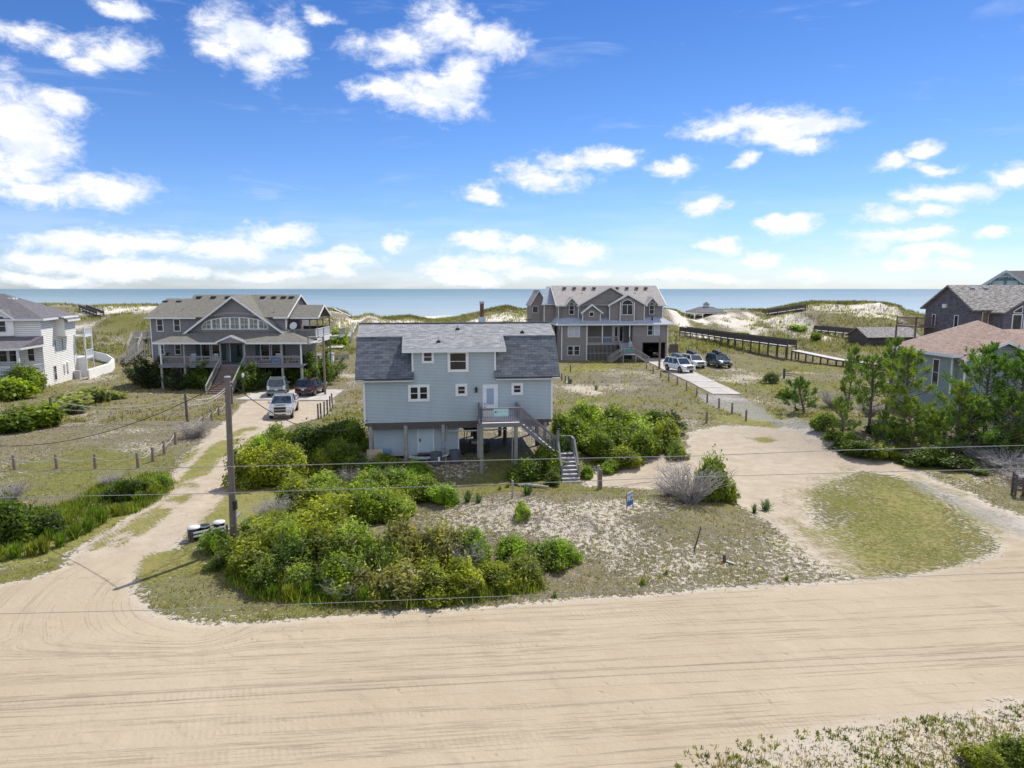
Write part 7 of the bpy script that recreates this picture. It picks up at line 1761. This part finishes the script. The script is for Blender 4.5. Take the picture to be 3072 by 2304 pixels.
def fences():
    post_line([z6(*q) for q in [(105,495),(405,490),(678,488),(983,480),(1088,438),(1170,385),(1247,315),(1450,180),(1507,147),(1555,112),(1612,75)]], 1.0, .11,
              'weathered post of the left rope fence, counted from the picture edge', 'rope fence posts on the left', REDW, 'sagging rope along the low posts on the left of the left driveway', .28)
    post_line([zc_(*q) for q in [(145,540),(220,590),(302,640),(391,678),(485,722),(589,780),(697,848),(817,915),(947,975),(1090,1035),(1245,1120)]], 1.0, .10,
              'dark post beside the concrete driveway, counted from the taupe house', 'posts along the concrete driveway', REDW, 'thin rope along the posts left of the concrete driveway', .2)
    post_line([zc_(*q) for q in [(808,1142),(430,1110)]], 1.05, .11, 'dark post of the short rope fence behind the hedge', 'short rope fence posts behind the hedge', REDW, 'thin rope behind the hedge right of the blue house', .25)
    post_line([z3_(*q) for q in [(492,960),(408,1048),(440,1078),(475,1078)]], .95, .09, 'small dark post near the right roof end of the blue house', 'small posts near the blue house roof end', DARKW)
    def e_(x, y): return ((700+x*.13562)/1.38879, (1100+y*.13562)/1.38879)
    post_line([e_(*q) for q in [(1880,1170),(1940,1150),(2010,1110),(2085,1065),(2137,980),(2192,910)]], 1.45, .08, 'thin dark post of the row right of the silver pickup', 'thin posts right of the pickup', DARKW, 'low rope hung on the thin posts right of the silver pickup', .25, rt=.3)
    # tall posts with a double white rope
    A = [G(*z6(378, 178)), G(*z6(1332, 155)), G(*z6(1648, 30))]
    P_ = post_line([tuple(p) for p in A], 2.5, .12, 'tall post carrying white ropes in the left field, counted from the picture edge', 'tall rope posts in the left field', DARKW)
    mb = MB()
    for a, b in zip(P_, P_[1:]): mb.tube(sag(a+Vector((.1, 0, 2.2)), b+Vector((.1, 0, 2.35)), .85, 12), .03, 5); mb.tube(sag(a+Vector((.1, 0, 1.5)), b+Vector((.1, 0, 2.0)), .6, 12), .022, 5)
    tag(mb.build('rope', ROPE), 'thick white ropes strung between the tall posts in the left field', 'rope')
    # single posts of the foreground
    def zz8(x, y): return ((1500+x*.5425)/1.38879, (1200+y*.5425)/1.38879)
    p = G(*zz8(548, 490)); T = thing('fence_post', 'double grey post standing on the sand right of the blue house stairs', 'post', p); mb = MB(); mb.tube([(0, 0, -.3), (-.06, 0, 1.5)], .09, 8); mb.build('post', OLDW, T); mb = MB(); mb.tube([(.1, -.1, -.3), (.08, -.1, 1.25)], .09, 8); mb.build('second_post', REDW, T)
    p = G(*zz8(1085, 822)); T = thing('leaning_stake', 'thin dark leaning stake standing on the right part of the sandy mound', 'stake', p); mb = MB(); mb.tube([(-.15, 0, -.2), (.0, 0, .25), (.17, 0, 1.0)], [.04, .035, .03], 7); mb.build('stake', DARKW, T)
    p = G(*zz8(1240, 893)); T = thing('short_stump', 'short dark stump with a pale board beside it on the mound', 'stump', p); mb = MB(); mb.tube([(0, 0, -.2), (0, 0, .30)], .075, 8); mb.build('stump', DARKW, T); mb = MB(); mb.bar((.08, -.05, .05), (.34, -.26, .02), .08, .03); mb.build('board', TREAD, T)
    p = G((560+1802*.5425)/1.38879, (1300+360*.5425)/1.38879); T = thing('short_stake', 'short grey stake standing between the two yuccas below the stairs', 'stake', p); mb = MB(); mb.tube([(0, 0, -.2), (0, 0, .95)], .055, 8); mb.build('stake', OLDW, T)
    p = G(1140, 1052); T = thing('driftwood_log', 'bleached driftwood log lying left of the stair foot', 'log', p); mb = MB(); mb.tube([(-.6, .15, .1), (.1, 0, .12), (1.3, -.25, .08)], [.09, .11, .06], 8); mb.build('log', TWIG, T)
    for fx, fy, lab in ((1100, 1046, 'thin bleached branch lying on the sand near the short stake'), (1385, 1046, 'thin grey pole lying on the sand left of the grey leafless shrub')):
        p = G(fx, fy); T = thing('branch', lab, 'branch', p, 20); mb = MB(); mb.tube([(-1.3, 0, .05), (0, .1, .07), (1.5, .05, .04)], [.025, .03, .015], 6); mb.build('branch', TWIG, T)
    # for-sale type sign (no brand): blue and white panel seen at an angle
    p = G(1360, 1103); T = thing('yard_sign', 'blue and white yard sign standing on the sandy mound', 'sign', p, 52); T.scale = (.85,)*3
    mb = MB(); mb.box(-.38, .38, -.015, .015, .30, 1.12); pn = mb.build('panel', mat('sign_white', (.62, .66, .72), .4), T)
    mb = MB(); mb.prism([(-.37, .31), (.37, .31), (.37, .58), (.0, .62), (-.15, .60), (-.22, .78), (-.28, .62), (-.37, .60)], 'y', -.019, -.016); mb.build('blue_field', mat('sign_blue', (.02, .13, .36), .4), pn)
    mb = MB(); mb.box(-.36, .36, -.019, -.016, .96, .99); mb.box(-.36, .36, -.019, -.016, 1.03, 1.05); mb.box(.0, .3, -.019, -.016, .70, .76); mb.box(.05, .3, -.019, -.016, .80, .84); mb.build('sign_lines', mat('sign_navy', (.03, .06, .20), .4), pn)
    mb = MB(); [mb.tube([(x, .0, -.25), (x, 0, 1.15)], .018, 6) for x in (-.39, .39)]; mb.build('stake', DARKW, T)
fences()
def bins():
    """bin rack made of boards with round bins in it"""
    p = G(448, 1158); T = thing('bin_rack', 'white and dark board rack for rubbish bins left of the utility pole', 'bin rack', p, 40); T.scale = (.74,)*3
    mb = MB(); [mb.bar((-1.0, -.42, z), (1.1, -.42, z), .04, .11) for z in (.30, .52)]; [mb.bar((-1.0, .42, z), (1.1, .42, z), .04, .11) for z in (.3, .52)]; mb.build('rail', WHITE, T)
    
    for x in (-1.0, .05, 1.1):
        for y in (-.42, .42): mb = MB(); mb.box(x-.05, x+.05, y-.05, y+.05, -.2, .62); mb.build('post', DARKW, T)
    c, s = math.cos(R(40)), math.sin(R(40))
    for k, (x, lid, lab) in enumerate(((-.78, 1, 'round bin with a white lid at the near end of the rack'), (-.15, 0, 'open black round bin in the middle of the rack'), (.75, 1, 'round bin with a large white lid at the far end of the rack'))):
        B = thing('rubbish_bin', lab, 'bin', (p.x+x*c*.74, p.y+x*s*.74, p.z), 40, 'bins in the left rack'); B.scale = (.8, .8, .8)
        mb = MB(); mb.tube([(0, 0, .02), (0, 0, .68)], [.26, .33], 16, True); mb.build('drum', BLACK, B)
        mb = MB(); r_ = .36
        if lid: mb.tube([(0, 0, .68), (0, 0, .74), (0, 0, .80)], [r_, r_, .16], 16); mb.build('lid', mat('lid_white', (.62, .63, .66), .5), B)
        else: mb.tube([(0, 0, .68), (0, 0, .72)], [r_, r_], 16, False); mb.build('rim', WHITE, B); mb = MB(); mb.tube([(0, 0, .685), (0, 0, .69)], .33, 16); mb.build('inside', DARKM, B)
    q = p+Vector((1.1*c, 1.1*s, 0)); T2 = thing('loose_boards', 'pair of bleached boards leaning behind the bin rack near the utility pole', 'boards', q, 40)
    mb = MB(); mb.bar((-.1, 0, .2), (.55, .1, .85), .16, .04); mb.build('board', TREAD, T2); mb = MB(); mb.bar((.15, -.2, .1), (.7, -.1, .55), .12, .04); mb.build('board', OLDW, T2)
    p = G(2190, 1072); T = thing('bin_enclosure', 'dark slatted bin enclosure cut off by the right picture edge', 'bin rack', (p.x, p.y, p.z), -28)
    for z in (.35, .62, .9, 1.15):
        mb = MB(); mb.box(0, 2.2, -.05, 0, z, z+.12); mb.build('slat', DARKW if z < 1.1 else TREAD, T); mb = MB(); mb.box(-.0, .04, 0, .9, z, z+.12); mb.build('side_slat', DARKW, T)
    
    for x in (.05, 1.1, 2.1):
        for y in (-.02, .9): mb = MB(); mb.box(x-.06, x+.06, y-.04, y+.06, -.2, 1.28); mb.build('post', DARKW, T)
    c, s = math.cos(R(-28)), math.sin(R(-28))
    B = thing('rubbish_bin', 'large dark wheeled bin with a pale label inside the right enclosure', 'bin', (p.x+.75*c-.45*s, p.y+.75*s+.45*c, p.z), -28); mb = MB(); mb.prism([(-.28, 0), (.28, 0), (.33, 1.0), (-.33, 1.0)], 'y', -.32, .32); mb.build('body', mat('bin_navy', (.02, .03, .05), .4), B, bevel=.02); mb = MB(); mb.box(-.36, .36, -.38, .36, 1.0, 1.08); mb.build('lid', mat('bin_navy', (.02, .03, .05), .4), B, bevel=.02); mb = MB(); mb.box(-.2, .2, -.345, -.335, .45, .8); mb.build('bin_label', PLATE, B)
bins()

# ------------------------------------------------------------------ boardwalks, steps, gazebo
def walkway(label, pts, w=1.5, rail=True, name='boardwalk', hpost=1.0, seg=2.4, m=DARKW, cat='boardwalk'):
    """pts: (x, y, z) centre line of the deck surface"""
    T = thing(name, label, cat, (0, 0, 0)); D_ = MB().mat(TREAD); Rr = [MB(), MB()]; Ps = []
    for a, b in zip(pts, pts[1:]):
        a, b = Vector(a), Vector(b); d = b-a; n = Vector((-d.y, d.x, 0)).normalized()*w/2; L = d.length; k = max(1, int(L/.16))
        for i in range(k):
            p, q = a.lerp(b, i/k), a.lerp(b, (i+.9)/k); D_.slab([p-n, p+n, q+n, q-n][::-1], .04)
        D_.mat(m)
        for s in (-1, 1): D_.bar(a+n*s-Vector((0, 0, .14)), b+n*s-Vector((0, 0, .14)), .05, .2)
        D_.mat(TREAD); js = max(1, round(L/seg))
        for i in range(js+1):
            p = a.lerp(b, i/js)
            for s in (-1, 1):
                q = p+n*s; Ps.append((q, rail))
        if rail:
            for s in (-1, 1):
                r_ = Rr[(s+1)//2]; A, B = a+n*s, b+n*s; U = Vector((0, 0, 1)); r_.bar(A+U*hpost, B+U*hpost, .12, .05); r_.bar(A+U*.12, B+U*.12, .05, .05); balusters(r_, A, B, .1, hpost, .15, .085)
    D_.build('deck', None, T)
    if rail: [r_.build('railing', m, T) for r_ in Rr]
    for q, rl in Ps: mb = MB(); g = hz(q.x, q.y); mb.box(q.x-.09, q.x+.09, q.y-.09, q.y+.09, min(g-.4, q.z-.5), q.z+(hpost+.04 if rl else -.05)); mb.build('post', m, T)
    return T
def dunes_structures():
    walkway('long raised boardwalk with slatted railings rising towards the dunes right of the taupe house',
            [(46.0, 112.0, 2.35), (41.9, 126, 2.45), (37.0, 147.5, 2.55)], 1.7, m=DARKW)
    a = G(1795, 792); walkway('low pale boardwalk without railings running down to the pine grove', [(46.3, 111.2, 1.75), (50.2, 104.0, 1.0), (54.5, 97, .75)], 1.7, rail=False, name='low_boardwalk')
    # second boardwalk before the shed
    A, B = atY(1765, 728, 152), atY(1845, 742, 139); walkway('short raised boardwalk with grey railings in front of the dark shed', [(A.x, A.y, 2.6), (B.x, B.y, 2.6)], 1.6, name='boardwalk')
    # dune crossover decks right
    A, B = atY(1656, 680, 176), atY(1735, 684, 176); walkway('weathered dune platform with bench rails right of the gazebo', [(A.x, A.y, max(hz(A.x, A.y)+.5, A.z-.2)), (B.x, B.y, max(hz(B.x, B.y)+.4, B.z-.3))], 2.2, name='dune_deck', hpost=.9)
    A, B = atY(178, 652, 178), atY(215, 657, 170); walkway('small dune deck with dark rails far behind the cream house', [(A.x, A.y, hz(A.x, A.y)+.7), (B.x, B.y, hz(B.x, B.y)+.7)], 1.6, name='dune_deck', hpost=.8)
    A, B = atY(722, 672, 182), atY(757, 673, 182); walkway('small dark dune deck right of the grey porch house roof', [(A.x, A.y, hz(A.x, A.y)+.7), (B.x, B.y, hz(B.x, B.y)+.7)], 1.6, rail=False, name='dune_deck')
    # dune stairs: pale walk with steps
    def stair(label, a, b, w, n, name='dune_stairs', rail=True, m=OLDW):
        a, b = Vector(a), Vector(b); T = thing(name, label, 'stairs', (0, 0, 0)); d = b-a; nn = Vector((-d.y, d.x, 0)).normalized()*w/2; dn = Vector((d.x, d.y, 0)).normalized()*.3; mb = MB()
        for i in range(n+1): p = a.lerp(b, i/n); mb.slab([p-nn, p+nn, p+nn+dn, p-nn+dn][::-1], .06)
        mb.build('treads', m, T)
        mb = MB(); [mb.bar(a+nn*s-Vector((0, 0, .12)), b+nn*s-Vector((0, 0, .12)), .06, .26) for s in (-1, 1)]; mb.build('stringer', DARKW, T)
        for s in (-1, 1):
            if not rail: break
            mb = MB(); U = Vector((0, 0, 1))
            for hh in (1.0, .72, .44): mb.bar(a+nn*s+U*hh, b+nn*s+U*hh, .06, .09)
            k = max(2, int(d.length/2))
            for i in range(k+1): p = a.lerp(b, i/k)+nn*s; mb.box(p.x-.06, p.x+.06, p.y-.06, p.y+.06, hz(p.x, p.y)-.3, p.z+1.05)
            mb.build('railing', m, T)
        return T
    def zq(x, y): return ((260+x*.10247)/1.38879, (960+y*.10247)/1.38879)
    a = G(*zq(1050, 1330)); b = atY(*zq(1110, 1000), a.y+6.5)
    a = G(*zq(1040, 1330)); x0, y0 = a.x, a.y
    stair('lower flight of the weathered stairs climbing the dune left of the grey house', (x0, y0, a.z+.1), (x0+1.3, y0+3.2, a.z+2.2), 1.5, 9)
    c = atY(*zq(1490, 520), y0+11); d2 = atY(*zq(1350, 880), y0+4.5)
    stair('upper flight of the weathered stairs climbing the dune left of the grey house', (d2.x, d2.y, d2.z), (c.x, c.y, c.z), 1.5, 16)
    e = c+Vector((.3, 2.2, 0)); walkway('short railed platform at the top of the stairs left of the grey house', [(c.x, c.y, c.z), (e.x, e.y, e.z), (e.x+5, e.y+.3, e.z)], 1.5, name='dune_deck', m=OLDW)
    # middle path
    def zm(x, y): return ((900+x*.12057)/1.38879, (900+y*.12057)/1.38879)
    a = G(*zm(1160, 1075)); b = atY(*zm(1200, 735), a.y+9.5)
    stair('grey wooden stairs on the path between the grey house and the blue house roof', (a.x, a.y, a.z+.1), (b.x, b.y, max(b.z, hz(b.x, b.y))), 1.6, 13)
    a2 = b; far_ = atY(*zm(1370, 400), 176); pts = []
    for i in range(9):
        t = i/8; x = a2.x+(far_.x-a2.x)*t; y = a2.y+(far_.y-a2.y)*t; pts.append((x, y, hz(x, y)+.18))
    walkway('pale sandy boardwalk leading from the grey stairs over the dune', pts, 1.3, rail=False, name='dune_path')
    a = G(*zm(870, 1230)); T = thing('wooden_platform', 'low pale wooden platform left of the grey path stairs', 'platform', a, 8); mb = MB().mat(TREAD); [mb.box(-1.3, 1.3, y, y+.2, .3, .36) for y in np.arange(0, 4.2, .22)]; mb.mat(DARKW); mb.box(-1.3, 1.3, -.03, 0, -.1, .34); mb.build('deck', None, T)
    a = G(*zm(780, 1640)); T = thing('outdoor_shower', 'pale wooden shower stall with shingled cap right of the junipers', 'shower stall', a, 0); mb = MB(); mb.box(-.35, .35, -.3, .3, 0, 1.9); mb.build('stall', WHITE, T); mb = MB(); mb.faces([(-.5, -.5, 1.9), (.5, -.5, 1.9), (.5, .5, 1.9), (-.5, .5, 1.9), (0, 0, 2.2)], [(0,1,4),(1,2,4),(2,3,4),(3,0,4),(3,2,1,0)]); mb.build('cap', RF_TAN, T)
    mb = MB(); mb.bar((.5, -.3, .4), (2.6, 1.2, .9), .1, .1); mb.bar((.4, .5, 1.2), (2.3, 1.8, 1.3), .08, .8); mb.build('ramp_rail', OLDW, T)
    a = G(*z3_(1520, 700)); T = thing('fence_post', 'lone thin dark post right of the taupe house before the boardwalk', 'post', a); mb = MB(); mb.tube([(0, 0, -.2), (0, 0, 1.6)], .08, 7); mb.build('post', DARKW, T)
    a = G(*zc_(1665, 645)); T = thing('low_gate', 'small dark post with a slatted panel right of the sparse bush', 'gate', a); mb = MB(); mb.box(-.12, .12, -.1, .1, -.2, 1.3); mb.build('post', DARKW, T); mb = MB(); [mb.box(.15, 1.0, -.02, .02, z, z+.07) for z in (.35, .6, .85, 1.05)]; mb.build('panel', DARKW, T)
    # dune sand piles kept in the terrain; gazebo on the beach side
    g = atY(1525, 674, 182); T = thing('gazebo', 'open white gazebo with dark hip roof and cupola behind the dunes', 'gazebo', (g.x, 182, g.z-3.2))
    W2 = 4.4
    rf = MB().mat(RF_DARK); z = 3.3; rf.slab([(-W2, -W2, z), (W2, -W2, z), (1.6, 0, z+1.35), (-1.6, 0, z+1.35)], .12); rf.slab([(W2, W2, z), (-W2, W2, z), (-1.6, 0, z+1.35), (1.6, 0, z+1.35)], .12); rf.slab([(-W2, W2, z), (-W2, -W2, z), (-1.6, 0, z+1.35)], .12); rf.slab([(W2, -W2, z), (W2, W2, z), (1.6, 0, z+1.35)], .12); rf.build('roof', None, T)
    cp = MB(); cp.box(-.6, .6, -.6, .6, z+1.0, z+1.9); c_ = cp.build('cupola', mat('cupola_blue', (.45, .52, .56), .6), T); cp = MB().mat(RF_DARK); cp.faces([(-.85, -.85, z+1.9), (.85, -.85, z+1.9), (.85, .85, z+1.9), (-.85, .85, z+1.9), (0, 0, z+2.6)], [(0,1,4),(1,2,4),(2,3,4),(3,0,4),(3,2,1,0)]); cp.build('cupola_roof', None, c_)
    fr = MB(); fr.box(-W2+.1, W2-.1, -W2+.1, -W2+.25, z-.35, z-.12); fr.box(-W2+.1, W2-.1, W2-.25, W2-.1, z-.35, z-.12); fr.box(-W2+.1, -W2+.25, -W2+.25, W2-.25, z-.35, z-.12); fr.box(W2-.25, W2-.1, -W2+.25, W2-.25, z-.35, z-.12); fr.build('frieze', WHITE, T)
    for x in (-4.1, -2.0, 2.0, 4.1):
        for y in (-4.1, 4.1): mb = MB(); mb.box(x-.12, x+.12, y-.12, y+.12, -1.5, z-.35); [mb.bar((x, y, z-.9), (x+s*.6, y, z-.4), .08) for s in (-1, 1)]; mb.build('post', WHITE, T)
dunes_structures()
